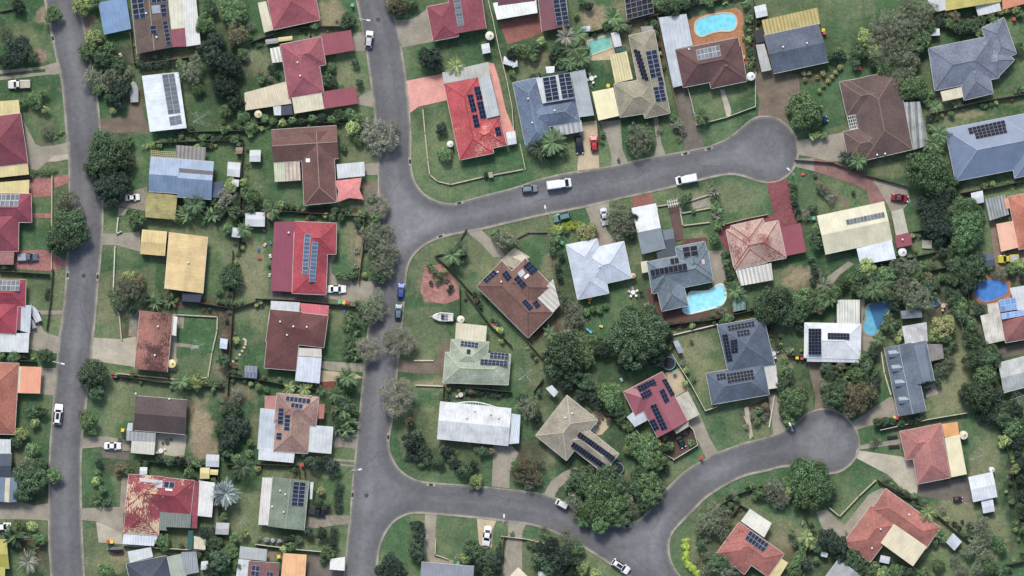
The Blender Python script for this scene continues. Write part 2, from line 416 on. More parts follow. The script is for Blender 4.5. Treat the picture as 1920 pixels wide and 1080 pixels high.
def shed(look, style, s, mat, h=2.1, pitch=.12, cat='shed', name='shed', solar=(), group='sheds in the back yards', label=None, wallc=(170, 170, 165)):
    pts = pairs(s)
    R = [Rect(style, pts, h, pitch, 0)]; ROOFS.extend(R); r = R[0]; c = r.at(r.L / 2, r.W / 2, 0); org = (c[0], c[1], 0)
    root = empty(name, org)
    wb = MB(); i = .1; wb.prism([r.at(a, b, 0)[:2] for a, b in ((i, i), (r.L - i, i), (r.L - i, r.W - i), (i, r.W - i))], 0, h - .15); wb.build('wall', m_plain(wallc, .6), root, org=org)
    d = MB(); p = r.at(r.L * .5, .085, 1); d.box(p[0], p[1], .95, min(.9, r.L * .5), .05, 1.8, math.atan2(r.u[1], r.u[0])); d.build('door', POSTM, root, org=org)
    mb = MB(); roof_rects(mb, R, None, None, .06); roof = mb.build('roof', [mat, m_plain(wallc, .6)], root, org=org)
    x, y = sum(q[0] for q in (pts[0], pts[2])) / 2, sum(q[1] for q in (pts[0], pts[2])) / 2
    if label: tag(root, label, cat)
    else: auto(root, x, y, look, cat, group)
    return root
def canopy(look, mat, z, s, cat='canopy', name='canopy', label=None, tilt=.02):
    pts = pairs(s); cx, cy = sum(p[0] for p in pts) / len(pts), sum(p[1] for p in pts) / len(pts); c = P(cx, cy); org = (*c, 0)
    root = empty(name, org); flat_roof('roof', root, org, mat, z, pts, tilt=tilt)
    if label: tag(root, label, cat)
    else: auto(root, cx, cy, look, cat, 'free standing canopies')
    return root

# ------------------------------------------------------------------ vegetation
def quads_object(name, V, col, mats, F=4):
    """V: (n,4,3) array, col: (n,) brightness"""
    n = len(V); me = bpy.data.meshes.new(name)
    me.vertices.add(n * 4); me.vertices.foreach_set('co', V.reshape(-1).astype(np.float32))
    me.loops.add(n * 4); me.loops.foreach_set('vertex_index', np.arange(n * 4, dtype=np.int32))
    me.polygons.add(n); me.polygons.foreach_set('loop_start', np.arange(0, n * 4, 4, dtype=np.int32))
    me.update(calc_edges=True)
    at = me.attributes.new('v', 'FLOAT_COLOR', 'FACE')
    c = np.ones((n, 4), np.float32)
    if col.ndim == 1: c[:, :3] = col[:, None]
    else: c[:, :3] = col
    at.data.foreach_set('color', c.reshape(-1))
    for m in mats: me.materials.append(m)
    return me
def leaf_quads(rs, cen, nor, size, aspect=.55):
    n = len(cen); r = rs.normal(size=(n, 3)); u = np.cross(nor, r); u /= np.linalg.norm(u, axis=1)[:, None] + 1e-9
    w = np.cross(nor, u); w /= np.linalg.norm(w, axis=1)[:, None] + 1e-9
    s = (size * rs.uniform(.65, 1.3, n))[:, None]
    return np.stack([cen - u * s, cen - w * s * aspect, cen + u * s, cen + w * s * aspect], 1)
def unit(rs, n):
    d = rs.normal(size=(n, 3)); return d / np.linalg.norm(d, axis=1)[:, None]
def crown_mesh(seed, R, nc, cr, per, leaf, zf=.62, droop=0., clumpvar=.22, inner=.25, lump=.18):
    rs = np.random.RandomState(seed); d = unit(rs, nc * 3); d = d[d[:, 2] > -.35][:nc]
    # uneven outline: low frequency lobes
    ph = rs.uniform(0, 6.28, 4); an = np.arctan2(d[:, 1], d[:, 0])
    lob = 1 + lump * (np.sin(2 * an + ph[0]) * .5 + np.sin(3 * an + ph[1]) * .6 + np.sin(5 * an + ph[2]) * .45)
    rad = (1 - cr / R) * R * lob * np.where(rs.rand(len(d)) < inner, rs.uniform(.2, .75, len(d)), rs.uniform(.8, 1.05, len(d)))
    C = d * rad[:, None]; C[:, 2] *= zf
    V, K = [], []
    for c in C:
        n = int(per * rs.uniform(.6, 1.3)); q = unit(rs, n); rr = cr * rs.uniform(.65, 1.25)
        p = q * (rr * rs.uniform(.72, 1.06, n))[:, None]; p[:, 2] *= .75
        nor = q + rs.normal(size=(n, 3)) * .55; nor /= np.linalg.norm(nor, axis=1)[:, None]
        V.append(leaf_quads(rs, c + p, nor, leaf)); b = rs.uniform(1 - clumpvar, 1 + clumpvar)
        K.append(b * rs.uniform(.72, 1.28, n) * (.8 + .28 * np.clip(q[:, 2] + .3, 0, 1)))  # clump tops painted lighter, so shading sits in the leaf colour
    V = np.concatenate(V); V[:, :, 2] += R * zf * .9 + .9
    return quads_object('crown', V, np.concatenate(K), [None])
def trunk_mesh(seed, R, h, mat, n=5, r0=None):
    rr = random.Random(seed); mb = MB(); r0 = r0 or R * .065 + .05
    mb.tube((0, 0, 0), (0, 0, h * .45), r0 * 1.25, r0, 8)
    for i in range(n):
        a = 6.283 * i / n + rr.uniform(-.4, .4); l = R * rr.uniform(.45, .75)
        m = (math.cos(a) * l * .45, math.sin(a) * l * .45, h * .45 + l * .35); e = (math.cos(a) * l, math.sin(a) * l, h * .45 + l * .75)
        mb.tube((0, 0, h * .43), m, r0 * .7, r0 * .45, 6); mb.tube(m, e, r0 * .45, r0 * .15, 5)
    ob = mb.build('trunk', mat); me = ob.data; bpy.data.objects.remove(ob); return me
BARK = m_plain((92, 78, 66), .9, name='bark'); PALEB = m_plain((160, 150, 135), .9, name='pale_bark')
PROTO = {}
def twig_mesh(seed, R, leaves, leafs):
    rs = np.random.RandomState(seed); segs = []
    def grow(p, d, l, r, k):
        q = p + d * l; segs.append((p, q, r, r * .6))
        if k == 0: return
        for _ in range(rs.randint(3, 5)):
            nd = d + rs.normal(size=3) * .62; nd[2] = abs(nd[2]) * .6 + .06; nd /= np.linalg.norm(nd); grow(q, nd, l * rs.uniform(.58, .85), r * .62, k - 1)
    for i in range(7):
        a = 6.283 * i / 7 + rs.uniform(-.3, .3); d = np.array([math.cos(a) * .8, math.sin(a) * .8, .7]); d /= np.linalg.norm(d)
        grow(np.array([0, 0, R * .35]), d, R * .42, .09, 4)
    V = []; col = []
    for p, q, r, r2 in segs:
        d = q - p
        for k in range(2):
            w = np.cross(d, rs.normal(size=3)); w /= np.linalg.norm(w) + 1e-9; r_ = max(r, .034)
            V.append([p - w * r_, p + w * r_, q + w * r_ * .6, q - w * r_ * .6]); col.append([1.5, 1.46, 1.42])
    V = np.array(V); col = np.array(col) * rs.uniform(.7, 1.15, len(V))[:, None]
    ends = np.array([q for p, q, r, _ in segs if r < .035]); idx = rs.randint(0, len(ends), leaves); c = ends[idx] + rs.normal(size=(leaves, 3)) * .22
    L = leaf_quads(rs, c, unit(rs, leaves), leafs); lc = np.ones((leaves, 3)) * rs.uniform(.45, 1.3, leaves)[:, None]
    V = np.concatenate([V, L]); col = np.concatenate([col, lc])
    m = np.percentile(np.hypot(V[:, 0, 0], V[:, 0, 1]), 93) / R; V[:, :, :2] /= m * .92
    return quads_object('crown', V, col, [None])
def palm_mesh(seed, R, nf, per, h, lw=.06, droop=.9, dbl=True):
    rs = np.random.RandomState(seed); V = []; col = []
    for i in range(nf):
        a = 6.283 * i / nf * 1.0 + rs.uniform(-.25, .25); el = rs.uniform(.1, 1.1); L = R * rs.uniform(.8, 1.1) / max(.55, math.cos(el * .6))
        b = rs.uniform(.6, 1.35); prev = None
        for k in range(per):
            t = k / (per - 1); s = L * t; x = s * math.cos(el) + 0; z = h + s * math.sin(el) - droop * (t ** 2) * L * (.35 + .3 * math.sin(el))
            x = min(x + t * t * L * .12, R * 1.1); p = np.array([math.cos(a) * x, math.sin(a) * x, z])
            if prev is not None:
                w = np.array([-math.sin(a), math.cos(a), 0]) * .035; V.append([prev - w, prev + w, p + w, p - w]); col.append(b * 1.1)
            prev = p; ll = R * .26 * math.sin(math.pi * min(.97, t * .85 + .14)) + .05
            for sd in (-1, 1):
                dr = np.array([-math.sin(a) * sd + math.cos(a) * .75, math.cos(a) * sd + math.sin(a) * .75, -.35 + rs.uniform(-.15, .15)]); dr /= np.linalg.norm(dr)
                w = np.array([math.cos(a), math.sin(a), .2]) * lw; e = p + dr * ll; V.append([p - w, p + w, e + w * .3, e - w * .3]); col.append(b * .66 * rs.uniform(.7, 1.25))
    return quads_object('fronds', np.array(V), np.array(col), [None])
def blade_mesh(seed, R, nb, h, width, curve=.8, shade=1.):
    """broad strap leaves radiating from a centre: banana, agave, bird of paradise"""
    rs = np.random.RandomState(seed); V = []; col = []
    for i in range(nb):
        a = rs.uniform(0, 6.283); el = rs.uniform(.15, 1.25); L = R * rs.uniform(.75, 1.15) / max(.6, math.cos(el * .7)); b = rs.uniform(.42, 1.0) * shade
        o = np.array([rs.normal() * R * .08, rs.normal() * R * .08, 0]); pr = None; N = 6
        for k in range(N + 1):
            t = k / N; s = L * t; x = s * math.cos(el) + t * t * L * .15; z = h + s * math.sin(el) - curve * t * t * L * .5
            p = o + np.array([math.cos(a) * x, math.sin(a) * x, z]); w = np.array([-math.sin(a), math.cos(a), 0]) * width * math.sin(math.pi * (t * .8 + .17)) ** .8
            if pr is not None:
                up = np.array([0, 0, width * .25]); 
                V.append([pr[0], pr[0] + pr[1] + up, p + w + up, p]); col.append(b * 1.12); V.append([pr[0] - pr[1] + up, pr[0], p, p - w + up]); col.append(b * .88)
            pr = (p, w)
    return quads_object('leaves', np.array(V), np.array(col), [None])

def build_protos():
    for k in range(3):
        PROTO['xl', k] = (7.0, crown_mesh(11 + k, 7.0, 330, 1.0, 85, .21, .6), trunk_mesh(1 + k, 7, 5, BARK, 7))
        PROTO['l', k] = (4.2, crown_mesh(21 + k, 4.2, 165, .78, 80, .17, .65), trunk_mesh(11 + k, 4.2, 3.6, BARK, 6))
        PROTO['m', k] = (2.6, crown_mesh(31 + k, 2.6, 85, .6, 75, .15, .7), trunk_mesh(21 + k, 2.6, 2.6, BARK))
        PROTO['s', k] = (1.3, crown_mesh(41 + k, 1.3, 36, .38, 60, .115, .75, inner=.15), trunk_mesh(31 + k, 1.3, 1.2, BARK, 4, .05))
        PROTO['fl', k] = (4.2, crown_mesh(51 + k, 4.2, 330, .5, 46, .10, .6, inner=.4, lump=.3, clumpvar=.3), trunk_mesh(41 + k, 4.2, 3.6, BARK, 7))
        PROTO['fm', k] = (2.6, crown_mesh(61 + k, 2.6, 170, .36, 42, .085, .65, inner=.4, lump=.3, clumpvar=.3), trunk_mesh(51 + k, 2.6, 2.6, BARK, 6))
        PROTO['t', k] = (3.2, twig_mesh(71 + k, 3.2, 20000, .075), trunk_mesh(61 + k, 1.6, 2.4, PALEB, 5, .16))
        PROTO['p', k] = (2.3, palm_mesh(81 + k, 2.3, 17, 15, 3.0), None)
        PROTO['c', k] = (2.6, palm_mesh(91 + k, 2.6, 36, 20, 2.2, .05, .6), None)
        PROTO['q', k] = (1.7, blade_mesh(101 + k, 1.7, 26, 1.0, .22), None)
        PROTO['a', k] = (1.0, blade_mesh(111 + k, 1.0, 34, .1, .07, .3), None)
    mb = MB(); mb.tube((0, 0, 0), (.1, .05, 3.05), .15, .11, 8); o = mb.build('trunk', PALEB); PROTO['ptrunk'] = o.data; bpy.data.objects.remove(o)
    mb = MB()
    for i in range(4): mb.tube((0, 0, 0), (math.cos(i * 1.6) * .15, math.sin(i * 1.6) * .15, 1.15), .09, .05, 6)
    o = mb.build('stem', BARK); PROTO['stem'] = o.data; bpy.data.objects.remove(o)

LEAF = {  # palette: leaf colour, look words
 'D': ((30, 42, 36), (44, 58, 44), 'very dark green dense'), 'B': ((44, 62, 44), (66, 88, 56), 'dark green leafy'),
 'M': ((62, 86, 52), (90, 118, 68), 'mid green bushy'), 'L': ((86, 104, 56), (124, 138, 76), 'light green leafy'),
 'O': ((72, 80, 62), (104, 110, 84), 'olive grey feathery'), 'Y': ((124, 128, 62), (154, 156, 92), 'yellow green'),
 'R': ((66, 66, 48), (94, 88, 62), 'brownish green'), 'T': ((118, 120, 98), (148, 148, 124), 'bare twigged pale grey'),
 'G': ((90, 98, 82), (150, 152, 128), 'pale grey green'), 'V': ((130, 150, 148), (176, 192, 188), 'silvery'),
 'C': ((146, 166, 58), (184, 198, 82), 'lime yellow'),
 'H': ((54, 78, 48), (80, 112, 66), 'bright green dense domed')}
def lmat(c):
    k = 1.62 if c == 'D' else 1.14 if c in 'YVTGC' else 1.32 if c in 'MH' else 1.44
    f = lambda q: (lambda y: tuple(min(240, y + (v * k - y) * (.95 if c == 'C' else .72 if c == 'Y' else .80)) for i, v in enumerate(q)))(k * (.3 * q[0] + .59 * q[1] + .11 * q[2]))
    return m_leaf(f(LEAF[c][0]), f(LEAF[c][1]))
def tree(x, y, r, code, kind=None, label=None, hz=1.0):
    """kind: None broadleaf by size, f feathery, t twiggy, p palm, c cycad, q broad tropical leaves, a rosette"""
    R = r * S; k = rnd.randint(0, 2)
    if kind is None: kind = 'f' if code in 'OG' else ('t' if code == 'T' else '')
    if kind == '': key = 'xl' if R > 5.4 else 'l' if R > 3.1 else 'm' if R > 1.65 else 's'
    elif kind == 'f': key = 'fl' if R > 3.1 else 'fm'
    else: key = kind
    R0, cm, tm = PROTO[key, k]; sc = R / R0 * (1.25 if key in 'pc' else 1)
    wx, wy = P(x, y, R * .9)
    palm = key in 'pcqa'
    nm = {'p': 'palm_tree', 'c': 'palm_tree', 'q': 'banana_plant', 'a': 'agave_plant', 't': 'bare_tree'}.get(key, 'tree' if R >= 1.75 else 'shrub')
    root = empty(nm, (wx, wy, 0), rnd.uniform(0, 6.28)); root.scale = (sc * rnd.uniform(.93, 1.07), sc * rnd.uniform(.93, 1.07), sc * hz * rnd.uniform(.9, 1.15))
    c = bpy.data.objects.new('leaves' if key in 'qa' else 'fronds' if palm else 'crown' if R >= 1.75 else 'foliage', cm); COL.objects.link(c); c.parent = root
    c.material_slots[0].link = 'OBJECT'; c.material_slots[0].material = lmat(code)
    t = None if key == 'a' else (PROTO['ptrunk'] if key in ('p', 'c') else PROTO['stem'] if key == 'q' else tm)
    if t is not None:
        c2 = bpy.data.objects.new('trunk' if R >= 1.75 else 'stem', t); COL.objects.link(c2); c2.parent = root
        if key == 'c': c2.scale = (1.6, 1.6, .72)
    look = LEAF[code][2]; sz = 'large ' if R > 4.2 else 'small ' if R < 1.6 else ''
    if label: tag(root, label, 'palm' if key in 'pc' else 'tree')
    else:
        w = {'p': 'palm', 'c': 'cycad palm', 'q': 'broad-leaved plant', 'a': 'rosette plant', 't': 'tree'}.get(key, 'tree' if R >= 1.75 else 'shrub')
        if key in 'pcqa': look = look.replace(' leafy', '').replace(' bushy', '').replace(' dense domed', '').replace(' dense', '').replace(' feathery', '')
        auto(root, x, y, sz + look + ' ' + w, {'tree': 'tree', 'shrub': 'shrub', 'palm': 'palm', 'cycad palm': 'palm'}.get(w, 'plant'),
             {'tree': 'trees in the gardens and verges', 'shrub': 'shrubs in the gardens', 'palm': 'palms in the gardens', 'cycad palm': 'palms in the gardens'}.get(w, 'leafy plants in the gardens'))
    return root
def undergrowth(specs):
    mats = sorted({s[3] for s in specs}); V = []; K = []; MI = []
    for x, y, r, code, kind in specs:
        R = r * S; key = kind or ('fm' if code in 'OG' else 's'); R0, cm, _ = PROTO[key, rnd.randint(0, 2)]; n = len(cm.polygons)
        v = np.empty(len(cm.vertices) * 3, np.float32); cm.vertices.foreach_get('co', v); v = v.reshape(-1, 4, 3) * (R / R0)
        k = np.empty(n * 4, np.float32); cm.attributes['v'].data.foreach_get('color', k); k = k.reshape(-1, 4)[:, :3]
        if n > 2500: v = v[::3]; k = k[::3]; v = v.mean(1, keepdims=True) + (v - v.mean(1, keepdims=True)) * 1.6
        a = rnd.uniform(0, 6.28); c, s = math.cos(a), math.sin(a); w = v.copy(); w[..., 0] = v[..., 0] * c - v[..., 1] * s; w[..., 1] = v[..., 0] * s + v[..., 1] * c
        p = P(x, y, R * .8); w[..., 0] += p[0]; w[..., 1] += p[1]; V.append(w); K.append(k * rnd.uniform(.8, 1.2)); MI += [mats.index(code)] * len(v)
    me = quads_object('undergrowth', np.concatenate(V), np.concatenate(K), [lmat(c) for c in mats]); me.polygons.foreach_set('material_index', MI)
    o = bpy.data.objects.new('undergrowth', me); COL.objects.link(o); o['kind'] = 'stuff'; o['label'] = 'low mixed undergrowth of small shrubs scattered through the garden beds'; o['category'] = 'undergrowth'
def hedge(s, w, h, code, label=None):
    pts = pairs(s); rs = np.random.RandomState(int(pts[0][0] * 7 + pts[0][1])); wp = [P(x, y, h) for x, y in pts]; V = []; K = []
    cx, cy = wp[len(wp) // 2]
    for i in range(len(wp) - 1):
        a, b = np.array(wp[i]), np.array(wp[i + 1]); L = np.linalg.norm(b - a); n = max(2, int(L / .17 * max(1, w / .8)))
        for _ in range(n):
            t = rs.rand(); c2 = a + (b - a) * t; d = (b - a) / L; o = np.array([-d[1], d[0]]) * rs.uniform(-.5, .5) * w
            c = np.array([c2[0] + o[0] - cx, c2[1] + o[1] - cy, rs.uniform(.25, 1) * h * .85 + rs.normal() * .06]); m = 46; q = unit(rs, m); rr = min(.42, w * .45)
            p = q * rr * rs.uniform(.7, 1.1, m)[:, None]; nor = q + rs.normal(size=(m, 3)) * .6; nor /= np.linalg.norm(nor, axis=1)[:, None]
            V.append(leaf_quads(rs, c + p, nor, .1)); K.append(rs.uniform(.75, 1.25) * rs.uniform(.6, 1.4, m))
    me = quads_object('hedge', np.concatenate(V), np.concatenate(K), [lmat(code)]); ob = bpy.data.objects.new('hedge', me); COL.objects.link(ob); ob.location = (cx, cy, 0)
    mx, my = pts[len(pts) // 2]
    if label: tag(ob, label, 'hedge')
    else: auto(ob, mx, my, LEAF[code][2].split(' dense')[0].replace(' leafy', '').replace(' bushy', '') + ' hedge', 'hedge', 'hedges along the boundaries')

# ------------------------------------------------------------------ fences, poles, bins
FENCEM = {'d': m_plain((66, 58, 52), .9), 'b': m_plain((104, 92, 80), .9), 'w': m_plain((196, 190, 172), .8), 'g': m_plain((70, 84, 78), .7), 's': m_plain((176, 164, 140), .9)}
FENCEW = {'d': 'dark timber', 'b': 'weathered brown', 'w': 'pale cream', 'g': 'green grey metal', 's': 'low sandstone coloured'}
def fence(s, c='d', h=1.6):
    pts = [P(x, y) for x, y in pairs(s)]; low = h < .8
    if c in 'db' and h > 1.3: FENCES.append(pairs(s))
    org = (*pts[0], 0); q = pairs(s); mx, my = q[len(q) // 2]
    root = empty('garden_wall' if low else 'fence', org); m = MB(); cap = MB(); po = []
    for (a, b) in zip(pts[:-1], pts[1:]):
        L = math.dist(a, b); an = math.atan2(b[1] - a[1], b[0] - a[0]); th = .2 if low else .05
        m.box((a[0] + b[0]) / 2, (a[1] + b[1]) / 2, h / 2, L, th, h, an)
        cap.box((a[0] + b[0]) / 2, (a[1] + b[1]) / 2, h + .03, L + (.2 if low else 0), .26 if low else .13, .05, an)
        if not low:
            n = max(1, int(L / 2.4))
            for i in range(n): po.append((a[0] + (b[0] - a[0]) * i / n, a[1] + (b[1] - a[1]) * i / n))
    m.build('wall_panel' if low else 'palings', FENCEM[c], root, org=org); cap.build('capping', FENCEM[c], root, org=org)
    for q0 in po: post(root, q0[0] - org[0], q0[1] - org[1], .14, h + .1, FENCEM[c])
    auto(root, mx, my, FENCEW[c] + (' garden wall' if low else ' fence'), 'wall' if low else 'fence', 'garden walls' if low else 'fences between the yards')
BIN = {}
BINC = {'g': (90, 170, 130), 'r': (190, 60, 60), 'y': (225, 190, 60)}
def wbin(x, y, c):
    if c not in BIN:
        m = MB(); m.lathe([(0, .02), (.22, .02), (.3, .9), (.3, .95)], n=4); o = m.build('bin_body', m_plain((52, 66, 58), .6)); bm = o.data; bpy.data.objects.remove(o)
        m = MB(); m.box(0, 0, .98, .56, .6, .07); m.box(0, -.31, .93, .5, .06, .06); o = m.build('lid', m_plain(BINC[c], .5)); lm = o.data; bpy.data.objects.remove(o)
        m = MB(); m.tube((-.24, -.28, .1), (.24, -.28, .1), .1, n=10); o = m.build('wheels', m_plain((25, 25, 25), .7)); wm = o.data; bpy.data.objects.remove(o); BIN[c] = (bm, lm, wm)
    root = empty('wheelie_bin', (*P(x, y), 0), rnd.uniform(-.4, .4)); root.scale = (1.3,) * 3
    for nm, me in zip(('bin_body', 'lid', 'wheels'), BIN[c]):
        o = bpy.data.objects.new(nm, me); COL.objects.link(o); o.parent = root
        if nm == 'bin_body': o.rotation_euler.z = math.pi / 4
    auto(root, x, y, {'g': 'green lidded', 'r': 'red lidded', 'y': 'yellow lidded'}[c] + ' wheelie bin', 'bin', 'wheelie bins beside the houses')
STEEL = m_plain((190, 192, 192), .4, .2)
def lamp(x, y, x2, y2):
    a = P(x, y); b = P(x2, y2, 7); org = (*a, 0); root = empty('street_lamp', org)
    m = MB(); m.tube((*a, 0), (*a, 7), .11, .07, 10); m.build('pole', STEEL, root, org=org)
    m = MB(); m.tube((*a, 6.9), (*b, 7.3), .05, .04, 8); m.build('arm', STEEL, root, org=org)
    m = MB(); m.box(b[0], b[1], 7.3, .8, .34, .16, math.atan2(b[1] - a[1], b[0] - a[0])); m.build('lamp_head', WHITE, root, org=org)
    auto(root, x, y, 'white armed street lamp', 'street lamp', 'street lamps along the kerbs')
CONC = m_pave((150, 146, 134)); DARKM = m_plain((28, 30, 32), .7)
def grate(x, y, an=0):
    root = empty('kerb_drain', (*P(x, y), 0), math.radians(an)); m = MB(); m.box(0, 0, .07, 2.0, .7, .14); m.build('surround', CONC, root, org=(0, 0, 0))
    m = MB(); m.box(0, 0, .148, .9, .5, .02); m.build('grate', DARKM, root, org=(0, 0, 0)); auto(root, x, y, 'dark grated kerb drain', 'drain', 'drains in the kerb')
CLM = []
def clothesline(x, y, r, rot=.3):
    c = (*P(x, y), 0)
    if not CLM:
        root = empty('rotary_clothesline', c, rot); m = MB(); m.tube((0, 0, 0), (0, 0, 2.0), .045, n=8); m.build('pole', STEEL, root)
        for k in range(4): m = MB(); m.tube((0, 0, 1.95), (2 * math.cos(k * 1.5708), 2 * math.sin(k * 1.5708), 2.15), .022, n=6); m.build('arm', STEEL, root)
        m = MB()
        for q in (.9, 1.4, 1.95):
            for k in range(4): m.tube((q * math.cos(k * 1.5708), q * math.sin(k * 1.5708), 1.95 + q * .1), (q * math.cos((k + 1) * 1.5708), q * math.sin((k + 1) * 1.5708), 1.95 + q * .1), .008, n=4)
        m.build('lines', WHITE, root)
        CLM.append(root); root.scale = (r * S / 2, r * S / 2, 1)
    else: root = dup(CLM[0], c, rot, (r * S / 2, r * S / 2, 1))
    auto(root, x, y, 'bare rotary clothesline', 'clothesline', 'clotheslines in the back yards')
def tank(x, y, r, col, look, h=2.0, cat='water tank', name='water_tank'):
    c = P(x, y, h); root = empty(name, (*c, 0)); R = r * S; m = MB(); m.lathe([(R, 0), (R, h)], n=28); m.build('tank_wall', m_plain(col, .6), root, True)
    m = MB(); m.lathe([(R * 1.02, h - .02), (R * .98, h + .06), (R * .3, h + .25), (0, h + .26)], n=28); m.build('lid', m_plain(tuple(min(255, v + 6) for v in col), .6), root, True)
    m = MB(); m.lathe([(R * .22, h + .24), (R * .22, h + .36), (0, h + .38)], cx=R * .25, n=12); m.build('hatch', m_plain(tuple(v * .6 for v in col), .6), root)
    auto(root, x, y, look, cat, 'round water tanks')
# ------------------------------------------------------------------ vehicles
TYRE = m_plain((24, 24, 26), .8, name='rubber'); RIM = m_plain((150, 152, 156), .35, .6, name='alloy')
HEADL = m_plain((235, 235, 230), .2); TAILL = m_plain((150, 20, 20), .3); BLACKP = m_plain((30, 31, 34), .5); PLATE = m_plain((225, 220, 190), .5)
def carpaint(c):
    k = ('cp', c)
    if k not in CACHE:
        t = NT('car_paint'); t.b.inputs['Base Color'].default_value = lin(c); t.b.inputs['Roughness'].default_value = .28
        t.b.inputs['Coat Weight'].default_value = .5; t.b.inputs['Metallic'].default_value = .15 if max(c) < 225 else 0; CACHE[k] = t.m
    return CACHE[k]
# station: (fraction from the front, belt z, top z, half width top, half width belt, kind of the segment that follows)
PROF = {
 'sedan': (4.6, [(0, .52, .54, .60, .70, 'p'), (.03, .66, .68, .66, .80, 'p'), (.12, .76, .80, .68, .87, 'p'), (.27, .86, .92, .70, .90, 'w'), (.41, .92, 1.38, .57, .90, 'r'), (.52, .93, 1.45, .58, .91, 'r'), (.66, .93, 1.40, .57, .90, 'w'), (.80, .92, 1.00, .66, .88, 'p'), (.97, .86, .90, .64, .82, 'p'), (1, .6, .62, .6, .74, None)]),
 'hatch': (4.1, [(0, .54, .56, .60, .70, 'p'), (.03, .68, .70, .66, .80, 'p'), (.12, .80, .84, .68, .86, 'p'), (.25, .90, .98, .70, .88, 'w'), (.41, .95, 1.46, .58, .89, 'r'), (.6, .96, 1.53, .59, .89, 'r'), (.86, .97, 1.48, .57, .88, 'w'), (.965, .95, 1.05, .64, .84, 'p'), (1, .6, .62, .62, .76, None)]),
 'suv': (4.75, [(0, .62, .64, .66, .76, 'p'), (.03, .82, .84, .72, .86, 'p'), (.12, .96, 1.0, .74, .93, 'p'), (.27, 1.04, 1.10, .76, .95, 'w'), (.39, 1.08, 1.68, .64, .95, 'r'), (.6, 1.1, 1.76, .65, .95, 'r'), (.9, 1.1, 1.70, .63, .94, 'w'), (.975, 1.08, 1.15, .70, .90, 'p'), (1, .66, .68, .68, .84, None)]),
 'van': (5.2, [(0, .66, .68, .70, .80, 'p'), (.03, .86, .90, .78, .90, 'p'), (.11, 1.02, 1.08, .80, .97, 'w'), (.25, 1.15, 1.90, .76, .98, 'r'), (.42, 1.15, 1.98, .80, .98, 'v'), (.96, 1.15, 1.97, .80, .98, 'p'), (.985, 1.12, 1.80, .78, .96, 'p'), (1, .7, .72, .76, .90, None)]),
 'ute': (5.1, [(0, .62, .64, .66, .76, 'p'), (.03, .82, .84, .72, .86, 'p'), (.12, .94, .98, .74, .92, 'p'), (.26, 1.02, 1.08, .74, .93, 'w'), (.38, 1.06, 1.64, .62, .93, 'r'), (.52, 1.06, 1.66, .63, .93, 'w'), (.56, 1.02, 1.08, .80, .93, 'p'), (.985, 1.02, 1.08, .84, .93, 'p'), (1, .64, .66, .8, .90, None)])}
